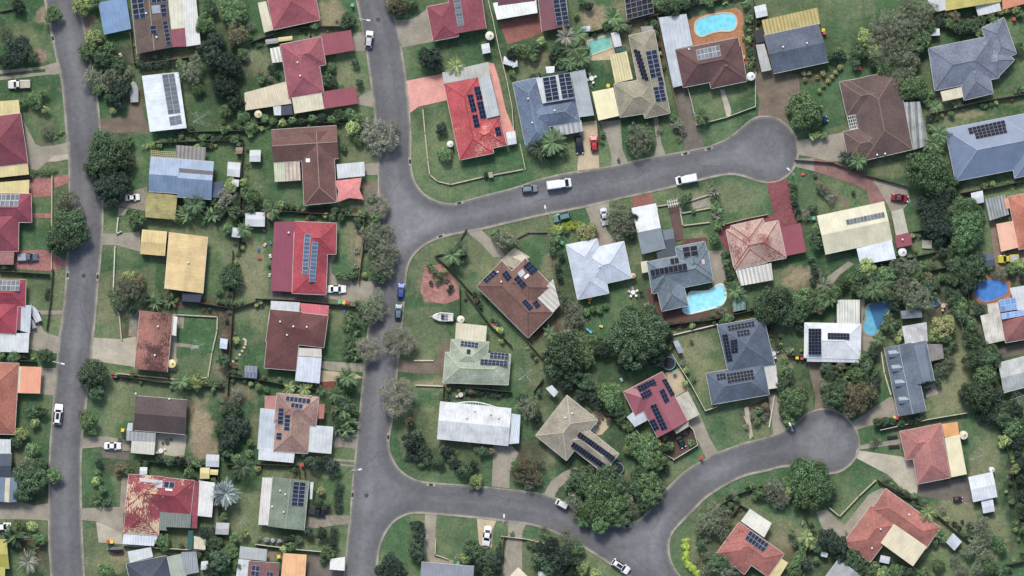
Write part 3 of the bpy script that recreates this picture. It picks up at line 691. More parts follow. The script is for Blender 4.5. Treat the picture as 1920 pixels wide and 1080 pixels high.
def vehicle(x, y, deg, typ, col, label, length=None, width=None, roofcol=None, name='parked_car', cat='car', sunroof=False, tray=None):
    L, st = PROF[typ]; L0 = L; L = (length * S) if length else L; kz = min(1., .5 + .5 * L / L0); kw = width or min(1.05, .35 + .65 * L / L0)
    root = empty(name, (*P(x, y, .8), .02), math.radians(deg)); tag(root, label, cat, None)
    pm, gm = MB(), MB(); zb = .24 * kz; X = [L / 2 - s[0] * L for s in st]
    def ring(i):
        s = st[i]; return X[i], s[1] * kz, s[2] * kz, s[3] * kw, s[4] * kw
    for i in range(len(st) - 1):
        x0, b0, t0, tw0, w0 = ring(i); x1, b1, t1, tw1, w1 = ring(i + 1); k = st[i][5]
        for sd in (1, -1):
            F = lambda mbx, q: mbx.face(q if sd > 0 else q[::-1])
            mid = .5 * kz
            F(pm, [(x0, sd * w0 * .96, zb), (x0, sd * w0, mid), (x1, sd * w1, mid), (x1, sd * w1 * .96, zb)])
            F(pm, [(x0, sd * w0, mid), (x0, sd * w0 * .985, b0), (x1, sd * w1 * .985, b1), (x1, sd * w1, mid)])
            side = gm if k in 'wr' else pm
            if k == 'w':
                F(pm, [(x0, sd * w0 * .985, b0), (x0, sd * tw0, t0), (x1, sd * tw1, t1), (x1, sd * w1 * .985, b1)])
            else:
                F(side, [(x0, sd * w0 * .985, b0), (x0, sd * tw0, t0), (x1, sd * tw1, t1), (x1, sd * w1 * .985, b1)])
        if k == 'w':
            e = .93; gm.face([(x0, -tw0 * e, t0 + .012), (x0, tw0 * e, t0 + .012), (x1, tw1 * e, t1 + .012), (x1, -tw1 * e, t1 + .012)])
        pm.face([(x0, -tw0, t0), (x0, tw0, t0), (x1, tw1, t1), (x1, -tw1, t1)])
        if k == 'r' or k == 'v':     # raised roof skin softens the crown
            pm.face([(x0 - .03, -tw0 * .6, t0 + .035), (x0 - .03, tw0 * .6, t0 + .035), (x1 + .03, tw1 * .6, t1 + .035), (x1 + .03, -tw1 * .6, t1 + .035)])
            for sd in (1, -1): pm.face([(x0, sd * tw0, t0), (x0 - .03, sd * tw0 * .6, t0 + .035), (x1 + .03, sd * tw1 * .6, t1 + .035), (x1, sd * tw1, t1)])
    x0, b0, t0, tw0, w0 = ring(0); pm.face([(x0, -w0 * .96, zb), (x0, w0 * .96, zb), (x0, w0, .5 * kz), (x0, tw0, t0), (x0, -tw0, t0), (x0, -w0, .5 * kz)])
    x1, b1, t1, tw1, w1 = ring(len(st) - 1); pm.face([(x1, w1 * .96, zb), (x1, -w1 * .96, zb), (x1, -w1, .5 * kz), (x1, -tw1, t1), (x1, tw1, t1), (x1, w1, .5 * kz)])
    pm.face([(X[0], -.7 * kw, zb), (X[0], .7 * kw, zb), (X[-1], .7 * kw, zb), (X[-1], -.7 * kw, zb)])
    pm.build('body', carpaint(col), root); gm.build('window_glass', carpaint((26, 30, 36)), root)
    wr = .33 * kz
    for fx in (.19, .80):
        for sd in (1, -1):
            m = MB(); xx = L / 2 - fx * L; m.tube((xx, sd * .72 * kw, wr), (xx, sd * .93 * kw, wr), wr, n=16); w = m.build('wheel', TYRE, root)
            m = MB(); m.tube((xx, sd * .93 * kw, wr), (xx, sd * .945 * kw, wr), wr * .62, n=12); m.build('rim', RIM, root).parent = w
    for sd in (1, -1):
        m = MB(); m.box(L / 2 - .16, sd * .6 * kw, .66 * kz, .3, .26, .12, -.35 * sd); m.build('headlight', HEADL, root)
        m = MB(); m.box(-L / 2 + .07, sd * .66 * kw, .78 * kz, .12, .18, .16); m.build('tail_light', TAILL, root)
        m = MB(); m.box(L / 2 - (.33 if typ != 'van' else .2) * L, sd * 1.0 * kw, .98 * kz, .14, .2, .13); m.build('mirror', carpaint(col), root)
    m = MB(); m.box(L / 2 - .01, 0, .42 * kz, .06, 1.2 * kw, .16); m.build('grille', BLACKP, root)
    m = MB(); m.box(-L / 2 - .005, 0, .5 * kz, .03, .4, .13); m.build('number_plate', PLATE, root)
    if sunroof:
        m = MB(); m.box(L / 2 - .58 * L, 0, 1.785 * kz + .02 if typ == 'suv' else 1.5 * kz + .02, .3 * L, .7, .03); m.build('sunroof', carpaint((26, 30, 36)), root)
    if typ == 'suv':
        for sd in (1, -1):
            m = MB(); m.tube((L / 2 - .42 * L, sd * .56 * kw, 1.78 * kz), (L / 2 - .86 * L, sd * .56 * kw, 1.78 * kz), .03, n=6); m.build('roof_rail', BLACKP, root)
    if typ == 'ute':
        m = MB(); a0, a1 = L / 2 - .585 * L, L / 2 - .975 * L; m.box((a0 + a1) / 2, 0, 1.1 * kz, abs(a0 - a1), 1.5 * kw, .03); m.build('tray', m_plain(tray or (40, 42, 46), .7), root)
    if typ == 'van':
        for fx in (.42, .6, .78, .95):
            m = MB(); m.box(L / 2 - fx * L, 0, 2.03 * kz, .05, 1.5 * kw, .03); m.build('roof_rib', carpaint(tuple(int(v * .86) for v in col)), root)
    return root
def boat(x, y, deg, length, label, col=(214, 212, 206), cover=None, name='boat', trailer=True):
    L = length * S; root = empty(name, (*P(x, y), 0), math.radians(deg)); tag(root, label, 'boat' if name == 'boat' else 'trailer')
    n = 14; W = L * .205; m = MB(); R = []
    for i in range(n + 1):
        t = i / n; w = W * min(1, (1 - t) * 2.6) ** .55 if t > .4 else W * (.9 + .1 * t / .4); w = max(w, .03); xx = -L / 2 + t * L; z = 1.05 + .25 * t * t; R.append((xx, w, z))
    for a, b in zip(R[:-1], R[1:]):
        for sd in (1, -1):
            m.face([(a[0], 0, .35 + .3 * (a[0] / L + .5) ** 2), (b[0], 0, .35 + .3 * (b[0] / L + .5) ** 2), (b[0], sd * b[1], b[2]), (a[0], sd * a[1], a[2])])
            k = .8; m.face([(a[0], sd * a[1], a[2]), (b[0], sd * b[1], b[2]), (b[0], sd * b[1] * k, b[2] + .04), (a[0], sd * a[1] * k, a[2] + .04)])
    m.face([(R[0][0], R[0][1], R[0][2]), (R[0][0], -R[0][1], R[0][2]), (R[0][0], 0, .35)])
    m.build('hull', m_plain(col, .35), root)
    d = MB(); zz = .95 if not cover else 1.2
    for a, b in zip(R[:-1], R[1:]):
        if cover: d.face([(a[0], -a[1] * .99, a[2] + .05), (b[0], -b[1] * .99, b[2] + .05), (b[0], 0, b[2] + .3), (a[0], 0, a[2] + .3)]); d.face([(a[0], 0, a[2] + .3), (b[0], 0, b[2] + .3), (b[0], b[1] * .99, b[2] + .05), (a[0], a[1] * .99, a[2] + .05)])
        elif a[0] < L * .18: d.face([(a[0], -a[1] * .8, zz), (b[0], -b[1] * .8, zz), (b[0], b[1] * .8, zz), (a[0], a[1] * .8, zz)])
        else: d.face([(a[0], -a[1] * .8, a[2] + .04), (b[0], -b[1] * .8, b[2] + .04), (b[0], b[1] * .8, b[2] + .04), (a[0], a[1] * .8, a[2] + .04)])
    d.build('cover' if cover else 'deck', m_plain(cover or (196, 194, 188), .5), root)
    if not cover:
        c = MB(); c.box(0, 0, 1.2, .5, W * 1.1, .45); c.build('console', BLACKP, root); c = MB(); c.box(.3, 0, 1.45, .06, W * 1.2, .4); c.build('windscreen', GLASS, root)
        for q in (-.9, -.35):
            for sd in (1, -1): c = MB(); c.box(q, sd * W * .4, 1.15, .42, .42, .4); c.build('seat', m_plain((120, 126, 134), .6), root)
        c = MB(); c.box(-L / 2 - .2, 0, 1.1, .45, .36, .7); c.build('outboard_motor', BLACKP, root)
    if trailer:
        c = MB(); c.tube((-L * .45, 0, .3), (L * .62, 0, .4), .06, n=6); c.tube((-.3, -W, .32), (-.3, W, .32), .05, n=6); c.build('trailer_frame', STEEL, root)
        for sd in (1, -1): c = MB(); c.tube((-.3, sd * W * .95, .3), (-.3, sd * (W * .95 + .18), .3), .3, n=14); c.build('wheel', TYRE, root)
    return root

# ------------------------------------------------------------------ ground, roads, paving
def axis(lo, hi, a, b, d):
    mid = np.arange(a, b + .001, d); return np.concatenate([lo * np.array([1, .6, .36, .22]) if lo * .22 < a else [lo], mid, hi * np.array([.22, .36, .6, 1])])
def vnoise(X, Y, sc, seed):
    rs = np.random.RandomState(seed); N = 64; G = rs.rand(N, N); u = (X / sc) % N; v = (Y / sc) % N; i = np.floor(u).astype(int) % N; j = np.floor(v).astype(int) % N; fu = u - np.floor(u); fv = v - np.floor(v)
    fu = fu * fu * (3 - 2 * fu); fv = fv * fv * (3 - 2 * fv); a = G[i, j]; b = G[(i + 1) % N, j]; c = G[i, (j + 1) % N]; d = G[(i + 1) % N, (j + 1) % N]
    return (a * (1 - fu) + b * fu) * (1 - fv) + (c * (1 - fu) + d * fu) * fv
def ground(patches):
    xs = axis(-1500, 1500, -132, 132, .5); ys = axis(-1500, 1500, -82, 82, .5); X, Y = np.meshgrid(xs, ys, indexing='ij'); nx, ny = X.shape
    px = X / S + 960; py = 540 - Y / S
    a = np.array(lin((74, 104, 70))[:3]); b = np.array(lin((104, 120, 84))[:3]); c_ = np.array(lin((54, 80, 54))[:3])
    n = .6 * vnoise(X, Y, 9, 1) + .4 * vnoise(X, Y, 3.1, 2); n2 = .6 * vnoise(X, Y, 14, 3) + .4 * vnoise(X, Y, 4, 4)
    w = np.clip((n - .42) * 4.2, 0, 1)[..., None]; w2 = np.clip((n2 - .5) * 4, 0, 1)[..., None]
    col = a * (1 - w) + b * w; col = col * (1 - w2 * .7) + c_ * w2 * .7
    U = X * .98 + Y * .2; Vv = Y * .98 - X * .2; rs = np.random.RandomState(5); G = rs.rand(64, 64); wob = 1.2 * vnoise(X, Y, 4, 31); cell = G[np.floor((U + wob) / 15.5).astype(int) % 64, np.floor((Vv + wob) / 11).astype(int) % 64]
    t1 = np.clip((cell - .6) * 1.2, 0, .36)[..., None]; t2 = np.clip((.35 - cell) * 1.6, 0, .5)[..., None]
    col = col * (1 - t1) + np.array(lin((124, 122, 92))[:3]) * t1; col = col * (1 - t2) + np.array(lin((56, 92, 56))[:3]) * t2
    dist = .7 * vnoise(X, Y, 1.6, 5) + .6 * vnoise(X, Y, .8, 6) + .5 * vnoise(X, Y, 4, 7)
    for (x, y, rx, ry, cc, st) in patches:
        d = np.sqrt(((px - x) / rx) ** 2 + ((py - y) / ry) ** 2); f = np.clip((1.25 - d - (dist - .9) * .75) * 2.2, 0, 1)[..., None] * st
        col = col * (1 - f) + np.array(lin(cc)[:3]) * f
    me = bpy.data.meshes.new('ground'); V = np.stack([X, Y, np.zeros_like(X)], -1).reshape(-1, 3)
    me.vertices.add(len(V)); me.vertices.foreach_set('co', V.reshape(-1).astype(np.float32))
    I = np.arange(nx * ny).reshape(nx, ny); Q = np.stack([I[:-1, :-1], I[1:, :-1], I[1:, 1:], I[:-1, 1:]], -1).reshape(-1, 4); m = len(Q)
    me.loops.add(m * 4); me.loops.foreach_set('vertex_index', Q.reshape(-1).astype(np.int32)); me.polygons.add(m); me.polygons.foreach_set('loop_start', np.arange(0, m * 4, 4, dtype=np.int32)); me.update(calc_edges=True)
    at = me.attributes.new('gc', 'FLOAT_COLOR', 'POINT'); C = np.ones((len(V), 4), np.float32); C[:, :3] = col.reshape(-1, 3); at.data.foreach_set('color', C.reshape(-1))
    t = NT('lawn'); pos = world_pos(t); av = t.add('ShaderNodeAttribute', attribute_name='gc')
    n1 = t.noise(1.7, 6, .75, pos); r1 = t.ramp(n1.outputs[0], grey2(.6, 1.4, .3, .7)); n2 = t.noise(9, 3, .8, pos); r2 = t.ramp(n2.outputs[0], grey2(.7, 1.3, .3, .7)); n3 = t.noise(.45, 5, .7, pos); r3 = t.ramp(n3.outputs[0], grey2(.8, 1.18, .3, .7))
    base = t.mix(av.outputs['Color'], r1.outputs[0], 1., 'MULTIPLY'); base = t.mix(base, r2.outputs[0], 1., 'MULTIPLY'); base = t.mix(base, r3.outputs[0], 1., 'MULTIPLY')
    n4 = t.noise(.5, 7, .75, pos); r4 = t.ramp(n4.outputs[0], [(.52, g(0)), (.66, g(1))]); mm = t.add('ShaderNodeMath', operation='MULTIPLY'); mm.inputs[1].default_value = .46; t.l.new(r4.outputs[0], mm.inputs[0])
    base = t.mix(base, lin((126, 124, 98)), mm.outputs[0])
    t.l.new(base, t.b.inputs['Base Color']); t.b.inputs['Roughness'].default_value = .95; t.b.inputs['Specular IOR Level'].default_value = .1; t.bump(n2.outputs[0], .6, .06)
    me.materials.append(t.m); ob = bpy.data.objects.new('ground', me); COL.objects.link(ob); struct(ob)
PZ = [0]
def pave(name, s, mat, z=None, sm=0):
    pts = pairs(s); pts = smooth_line(pts, sm, True) if sm else pts; PAVED.append(pts)
    PZ[0] += 1; z = z if z is not None else .036 + (PZ[0] % 12) * .004; m = MB(); q = [P(x, y) for x, y in pts]
    a = sum(q[i][0] * q[(i + 1) % len(q)][1] - q[(i + 1) % len(q)][0] * q[i][1] for i in range(len(q)))
    if a < 0: q = q[::-1]
    m.face([(x, y, z) for x, y in q]); return struct(m.build(name, mat))
def kerb(s, w=.42, h=.11, side=1, n=5):
    pts = [P(x, y) for x, y in smooth_line(pairs(s), n)]; m = MB(); R = []
    for i, p in enumerate(pts):
        a = pts[max(0, i - 1)]; b = pts[min(len(pts) - 1, i + 1)]; d = Vector((b[0] - a[0], b[1] - a[1])).normalized(); nn = Vector((-d.y, d.x)) * side; R.append((p, nn))
    for (p, n0), (q, n1) in zip(R[:-1], R[1:]):
        f = lambda c, nrm, o, z: (c[0] + nrm.x * o, c[1] + nrm.y * o, z)
        m.face([f(p, n0, -.28, .027), f(q, n1, -.28, .027), f(q, n1, 0, .03), f(p, n0, 0, .03)], 1)
        m.face([f(p, n0, 0, .03), f(q, n1, 0, .03), f(q, n1, .08, h), f(p, n0, .08, h)])
        m.face([f(p, n0, .08, h), f(q, n1, .08, h), f(q, n1, w, h), f(p, n0, w, h)])
        m.face([f(p, n0, w, h), f(q, n1, w, h), f(q, n1, w, 0), f(p, n0, w, 0)])
    return struct(m.build('kerb', [m_pave((156, 150, 136), stain=1.15), m_pave((118, 114, 108), stain=.7)]))
def asphalt():
    t = NT('asphalt'); pos = world_pos(t)
    n1 = t.noise(.07, 5, .6, pos); r1 = t.ramp(n1.outputs[0], [(.32, lin((82, 82, 85))), (.68, lin((104, 104, 106)))])
    n2 = t.noise(.9, 6, .7, pos); r2 = t.ramp(n2.outputs[0], grey2(.82, 1.16, .3, .7)); n3 = t.noise(14, 3, .8, pos); r3 = t.ramp(n3.outputs[0], grey2(.7, 1.32, .3, .7))
    base = t.mix(r1.outputs[0], r2.outputs[0], 1., 'MULTIPLY'); base = t.mix(base, r3.outputs[0], 1., 'MULTIPLY')
    n5 = t.noise(.35, 3, .5, pos); r5 = t.ramp(n5.outputs[0], [(.66, g(0)), (.8, g(1))]); mm = t.add('ShaderNodeMath', operation='MULTIPLY'); mm.inputs[1].default_value = .4; t.l.new(r5.outputs[0], mm.inputs[0]); base = t.mix(base, lin((122, 118, 116)), mm.outputs[0])
    av = t.add('ShaderNodeAttribute', attribute_name='rv'); base = t.mix(base, av.outputs['Color'], 1., 'MULTIPLY')
    t.l.new(base, t.b.inputs['Base Color']); t.b.inputs['Roughness'].default_value = .85; t.bump(n3.outputs[0], .4, .02); return t.m

def road_wear_shade(pts):
    """worn lanes, left darker towards the kerbs for debris and painted shade: a fine sheet over the middle of the carriageway, its colour equal to the asphalt at its rim"""
    A = np.array(pts); B = np.roll(A, -1, 0); xs = np.arange(-132, 132, .5); ys = np.arange(-82, 82, .5); X, Y = np.meshgrid(xs, ys, indexing='ij'); ins = np.zeros(X.shape, bool); D = np.full(X.shape, 1e9)
    for a, b in zip(A, B):
        if (a[1] != b[1]):
            c = ((a[1] > Y) != (b[1] > Y)) & (X < (b[0] - a[0]) * (Y - a[1]) / (b[1] - a[1]) + a[0]); ins ^= c
        d = b - a; L = max((d ** 2).sum(), 1e-9); t = np.clip(((X - a[0]) * d[0] + (Y - a[1]) * d[1]) / L, 0, 1); D = np.minimum(D, np.hypot(X - a[0] - t * d[0], Y - a[1] - t * d[1]))
    ok = ins & (D > .7); q = ok[:-1, :-1] & ok[1:, :-1] & ok[1:, 1:] & ok[:-1, 1:]
    f = np.clip((D - 1.) / 1.2, 0, 1); n = vnoise(X, Y, 5, 21) * .6 + vnoise(X, Y, 1.7, 22) * .4; n3 = vnoise(X, Y, 16, 23)
    v = 1 + f * (.10 + .30 * (n - .45) + .34 * (n3 - .45) + .13 * np.exp(-((D - 3.4) / .8) ** 2) - .10 * np.exp(-((D - 2.1) / .5) ** 2))
    for jx, jy, r in ((765, 400, 9), (775, 440, 8), (715, 940, 9), (1230, 1010, 10), (1450, 290, 7), (1560, 820, 7)):
        p = P(jx, jy); v += f * .2 * np.exp(-((X - p[0]) ** 2 + (Y - p[1]) ** 2) / r ** 2) * (.6 + .8 * n)
    I = np.arange(X.size).reshape(X.shape); Q = np.stack([I[:-1, :-1], I[1:, :-1], I[1:, 1:], I[:-1, 1:]], -1)[q]; used, inv = np.unique(Q, return_inverse=True); V = np.stack([X, Y, np.full(X.shape, .024)], -1).reshape(-1, 3)[used]
    me = bpy.data.meshes.new('road_wear_shade'); me.from_pydata(V.tolist(), [], inv.reshape(-1, 4).tolist()); C = np.ones((len(V), 4), np.float32); C[:, :3] = v.reshape(-1)[used][:, None]; me.attributes.new('rv', 'FLOAT_COLOR', 'POINT').data.foreach_set('color', C.reshape(-1))
    me.materials.append(RD); o = bpy.data.objects.new('road_surface', me); COL.objects.link(o); struct(o)
def rv_one(me):
    me.attributes.new('rv', 'FLOAT_COLOR', 'POINT').data.foreach_set('color', [1.] * (4 * len(me.vertices)))
def pool(water, coping, label, col, rough=.08, deep=None, sm=4):
    pts = pairs(water); cx, cy = sum(p[0] for p in pts) / len(pts), sum(p[1] for p in pts) / len(pts); c = P(cx, cy); org = (*c, 0); root = empty('swimming_pool', org); tag(root, label, 'swimming pool')
    wp = smooth_line(pts, sm, True) if sm else pts
    t = NT('pool_water'); pos = world_pos(t); v = t.add('ShaderNodeTexVoronoi', feature='SMOOTH_F1'); v.inputs['Scale'].default_value = 1.6; nd = t.noise(1.1, 3, .5, pos); t.l.new(t.mix(pos, nd.outputs[1], .3), v.inputs['Vector'])
    r = t.ramp(v.outputs[0], [(.1, lin(col)), (.75, lin(tuple(min(255, int(q * 1.1 + 8)) for q in col)))]); base = r.outputs[0]  # lighter cells paint caustic light into the water colour
    if deep:
        sx = t.add('ShaderNodeSeparateXYZ'); t.l.new(pos, sx.inputs[0]); (ax, ay, k, dc) = deep; p0 = P(ax, ay); mp = t.add('ShaderNodeMath', operation='MULTIPLY_ADD'); mp.inputs[1].default_value = k; t.l.new(sx.outputs[1], mp.inputs[0]); t.l.new(sx.outputs[0], mp.inputs[2])
        th = p0[0] + k * p0[1]; mr = t.add('ShaderNodeMapRange'); mr.inputs[1].default_value = th - .15; mr.inputs[2].default_value = th + .15; t.l.new(mp.outputs[0], mr.inputs[0]); base = t.mix(base, lin(dc), mr.outputs[0])
    t.l.new(base, t.b.inputs['Base Color']); t.b.inputs['Roughness'].default_value = rough; n = t.noise(3, 2, .5, pos); t.bump(n.outputs[0], .15, .03)
    m = MB(); m.face([(*P(x, y), .12) for x, y in wp]); m.build('water', t.m, root, org=org)
    W = [P(x, y) for x, y in wp]; m = MB(); n = len(W)
    ar = sum(W[i][0] * W[(i + 1) % n][1] - W[(i + 1) % n][0] * W[i][1] for i in range(n)); sg = 1 if ar > 0 else -1; O = []
    for i in range(n):
        a, b = W[i - 1], W[(i + 1) % n]; d = Vector((b[0] - a[0], b[1] - a[1])).normalized(); O.append((W[i][0] + d.y * .34 * sg, W[i][1] - d.x * .34 * sg))
    for i in range(n):
        j = (i + 1) % n; m.face([(*W[i], .2), (*W[j], .2), (*O[j], .2), (*O[i], .2)]); m.face([(*W[i], .1), (*W[j], .1), (*W[j], .2), (*W[i], .2)]); m.face([(*O[i], 0), (*O[j], 0), (*O[j], .2), (*O[i], .2)])
    m.build('coping', m_pave(coping, stain=.3), root, org=org)
    return root
# ================================================================== THE PLACE
build_protos()
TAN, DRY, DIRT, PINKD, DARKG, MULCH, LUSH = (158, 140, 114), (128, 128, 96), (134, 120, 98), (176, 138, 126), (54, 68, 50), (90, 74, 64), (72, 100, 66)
ground([(45, 70, 30, 30, DRY, .4), (80, 30, 14, 16, PINKD, .6), (75, 105, 16, 10, PINKD, .5), (40, 30, 30, 20, LUSH, .5), (375, 800, 22, 50, TAN, .85), (350, 770, 14, 30, MULCH, .7), (385, 840, 26, 24, DIRT, .9), (400, 575, 40, 20, MULCH, .7), (425, 620, 15, 40, MULCH, .8),
 (420, 690, 20, 15, DIRT, .7), (470, 500, 26, 60, DRY, .7), (480, 560, 20, 60, DRY, .6), (620, 30, 26, 30, TAN, .65), (635, 50, 16, 16, DRY, .6), (480, 115, 30, 24, DRY, .7), (1120, 35, 28, 22, TAN, .8), (1160, 20, 16, 20, DIRT, .7), (1000, 110, 26, 16, DIRT, .6),
 (820, 535, 30, 26, PINKD, .2), (900, 480, 50, 30, DRY, .4), (1030, 500, 14, 30, TAN, .4), (940, 450, 30, 20, DRY, .5), (1305, 650, 30, 30, DRY, .75), (1320, 700, 22, 30, DRY, .5), (1500, 522, 34, 22, TAN, .75), (1470, 480, 26, 14, DARKG, .5), (1800, 720, 26, 60, DRY, .75), (1770, 740, 30, 30, DRY, .8), (1770, 640, 20, 40, DRY, .6),
 (1850, 870, 30, 60, DRY, .65), (1800, 960, 40, 30, DRY, .7), (1870, 1000, 30, 40, DRY, .7), (1750, 1000, 30, 20, DRY, .5), (1480, 730, 14, 40, TAN, .8), (1500, 760, 10, 30, DIRT, .7), (1360, 370, 60, 25, DRY, .45), (1310, 380, 22, 18, DRY, .6), (1310, 445, 18, 14, DRY, .8),
 (1550, 60, 70, 60, LUSH, .6), (1430, 60, 20, 30, MULCH, .5), (1410, 100, 12, 40, MULCH, .6), (1530, 145, 30, 14, MULCH, .6), (1790, 215, 60, 8, TAN, .5), (1880, 190, 40, 12, DRY, .5), (1670, 320, 30, 16, DRY, .5), (1240, 110, 8, 80, MULCH, .9), (1230, 200, 12, 30, MULCH, .7), (1185, 50, 30, 20, DIRT, .5), (1160, 120, 12, 10, DIRT, .8),
 (1235, 70, 12, 60, MULCH, .6), (850, 90, 40, 14, DARKG, .4), (160, 60, 14, 30, DIRT, .8), (240, 110, 20, 30, MULCH, .4), (255, 240, 30, 10, DIRT, .5), (290, 105, 60, 10, (100, 96, 84), .9), (270, 170, 8, 30, MULCH, .7), (230, 880, 30, 12, MULCH, .6), (225, 900, 14, 40, DRY, .4), (200, 1060, 40, 20, DRY, .6), (230, 1040, 20, 12, TAN, .5),
 (65, 1040, 26, 30, MULCH, .7), (40, 1020, 30, 20, MULCH, .6), (75, 215, 20, 40, DRY, .3), (110, 560, 12, 60, DRY, .4), (210, 610, 18, 40, DRY, .4), (195, 560, 16, 40, DRY, .4), (240, 640, 10, 30, MULCH, .7), (310, 500, 12, 60, MULCH, .3), (320, 560, 24, 10, MULCH, .8), (430, 570, 20, 14, MULCH, .5),
 (470, 340, 30, 40, DRY, .3), (440, 470, 30, 60, DRY, .35), (665, 450, 14, 50, DIRT, .5), (672, 460, 5, 60, TAN, .6), (620, 130, 14, 30, DARKG, .5), (650, 140, 20, 20, DRY, .5), (560, 900, 30, 14, DARKG, .4), (600, 985, 50, 30, DARKG, .3), (600, 960, 30, 8, DIRT, .3), (530, 1015, 40, 12, MULCH, .6),
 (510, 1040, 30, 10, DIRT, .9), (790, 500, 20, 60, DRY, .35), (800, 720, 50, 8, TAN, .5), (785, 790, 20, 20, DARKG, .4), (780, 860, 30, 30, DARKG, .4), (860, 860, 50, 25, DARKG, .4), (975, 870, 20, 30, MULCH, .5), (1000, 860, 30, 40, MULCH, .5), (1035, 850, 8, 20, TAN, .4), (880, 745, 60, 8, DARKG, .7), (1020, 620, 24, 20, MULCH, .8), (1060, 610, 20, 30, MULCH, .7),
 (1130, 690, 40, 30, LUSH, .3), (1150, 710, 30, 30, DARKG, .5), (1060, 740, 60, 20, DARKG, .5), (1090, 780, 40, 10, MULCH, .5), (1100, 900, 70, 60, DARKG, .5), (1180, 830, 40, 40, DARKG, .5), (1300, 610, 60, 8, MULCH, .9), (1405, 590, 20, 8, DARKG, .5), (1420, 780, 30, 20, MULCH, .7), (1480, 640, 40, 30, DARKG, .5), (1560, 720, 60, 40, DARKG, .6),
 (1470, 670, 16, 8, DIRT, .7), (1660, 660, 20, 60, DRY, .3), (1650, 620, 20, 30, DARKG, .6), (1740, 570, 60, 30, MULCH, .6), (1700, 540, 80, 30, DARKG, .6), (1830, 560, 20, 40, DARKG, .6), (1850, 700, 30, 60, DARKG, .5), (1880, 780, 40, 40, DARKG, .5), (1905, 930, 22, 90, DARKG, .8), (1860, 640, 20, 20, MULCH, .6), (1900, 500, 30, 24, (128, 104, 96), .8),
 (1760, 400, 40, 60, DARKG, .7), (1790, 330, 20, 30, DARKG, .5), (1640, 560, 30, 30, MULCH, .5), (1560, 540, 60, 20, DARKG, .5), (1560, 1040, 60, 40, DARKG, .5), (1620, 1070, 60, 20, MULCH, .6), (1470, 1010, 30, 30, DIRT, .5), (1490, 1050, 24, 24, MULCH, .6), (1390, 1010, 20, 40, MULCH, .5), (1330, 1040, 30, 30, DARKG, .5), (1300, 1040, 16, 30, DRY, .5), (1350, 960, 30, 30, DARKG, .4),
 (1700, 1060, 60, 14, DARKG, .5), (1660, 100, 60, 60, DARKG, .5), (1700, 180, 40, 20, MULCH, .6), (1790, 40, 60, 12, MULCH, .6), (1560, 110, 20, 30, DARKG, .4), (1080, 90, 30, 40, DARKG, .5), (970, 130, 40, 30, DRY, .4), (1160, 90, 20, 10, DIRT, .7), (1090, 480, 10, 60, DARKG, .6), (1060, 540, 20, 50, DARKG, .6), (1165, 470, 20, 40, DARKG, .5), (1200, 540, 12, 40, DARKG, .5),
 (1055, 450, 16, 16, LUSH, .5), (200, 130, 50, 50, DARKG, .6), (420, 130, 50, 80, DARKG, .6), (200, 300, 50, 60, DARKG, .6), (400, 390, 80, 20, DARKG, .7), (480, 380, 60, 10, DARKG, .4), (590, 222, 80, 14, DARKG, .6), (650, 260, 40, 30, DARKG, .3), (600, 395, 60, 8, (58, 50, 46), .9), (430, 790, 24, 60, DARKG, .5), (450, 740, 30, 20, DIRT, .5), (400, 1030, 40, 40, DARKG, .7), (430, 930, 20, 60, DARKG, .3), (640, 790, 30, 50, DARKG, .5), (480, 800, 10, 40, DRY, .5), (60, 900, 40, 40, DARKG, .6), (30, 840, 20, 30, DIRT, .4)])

# ---- roads -------------------------------------------------------
AL = "60 -130 74 -60 86 0 95 45 108 110 118 155 123 205 127 250 131 290 132 340 131 420 128 480 125 540 119 600 112 640 108 700 102 760 98 810 95 860 94 930 94 1020 98 1080 104 1200"
AR = "112 -130 124 -60 137 0 150 27 158 62 168 110 177 160 183 205 187 260 190 330 191 400 188 470 181 540 176 600 171 645 164 720 154 805 150 860 150 920 152 1000 156 1080 162 1200"
BL = "650 -130 660 -60 671 0 680 48 689 95 697 150 704 205 708 255 711 320 712 400 708 470 701 540 696 590 689 645 685 690 680 740 673 810 667 870 662 920 659 970 654 1010 650 1055 647 1085 640 1200"
BR1 = "700 -130 712 -60 724 0 737 32 745 62 751 95 759 150 765 205 768 250 768 300 772 330 782 352 800 370 824 381 850 384 880 377 920 366 960 356 1022 336 1085 323 1147 314 1185 305 1235 295 1285 286 1325 278 1348 270 1370 259 1393 240 1414 224 1436 220 1456 224 1474 236 1486 250 1493 266 1495 290 1488 312 1475 328 1458 337 1440 340 1422 338 1405 332 1388 327 1368 325 1335 330 1272 346 1210 360 1150 373 1097 386 1022 400 960 414 905 427 842 439 805 452 780 470 766 490 760 512 757 545 752 602 746 665 742 705 735 777 729 812 727 835 732 857 746 880 768 897 795 906 855 911 905 915 960 921 1010 927 1042 936 1070 950 1100 968 1130 982 1155 988 1176 985 1198 977 1218 959 1236 936 1260 910 1286 886 1322 864 1360 846 1397 833 1440 822 1472 809 1497 791 1517 776 1541 769 1560 770 1578 778 1592 790 1602 804 1608 820 1609 838 1602 858 1590 872 1575 882 1555 886 1530 882 1500 874 1468 873 1440 880 1397 890 1360 907 1322 932 1297 957 1272 982 1258 1000 1252 1022 1255 1048 1264 1068 1276 1084 1330 1140 1400 1200"
BB = "702 1200 705 1085 706 1050 710 1025 720 1000 736 978 757 965 780 960 830 963 905 970 960 977 997 982 1030 992 1065 1007 1092 1022 1135 1049 1177 1078 1230 1130 1280 1200"
RD = asphalt()
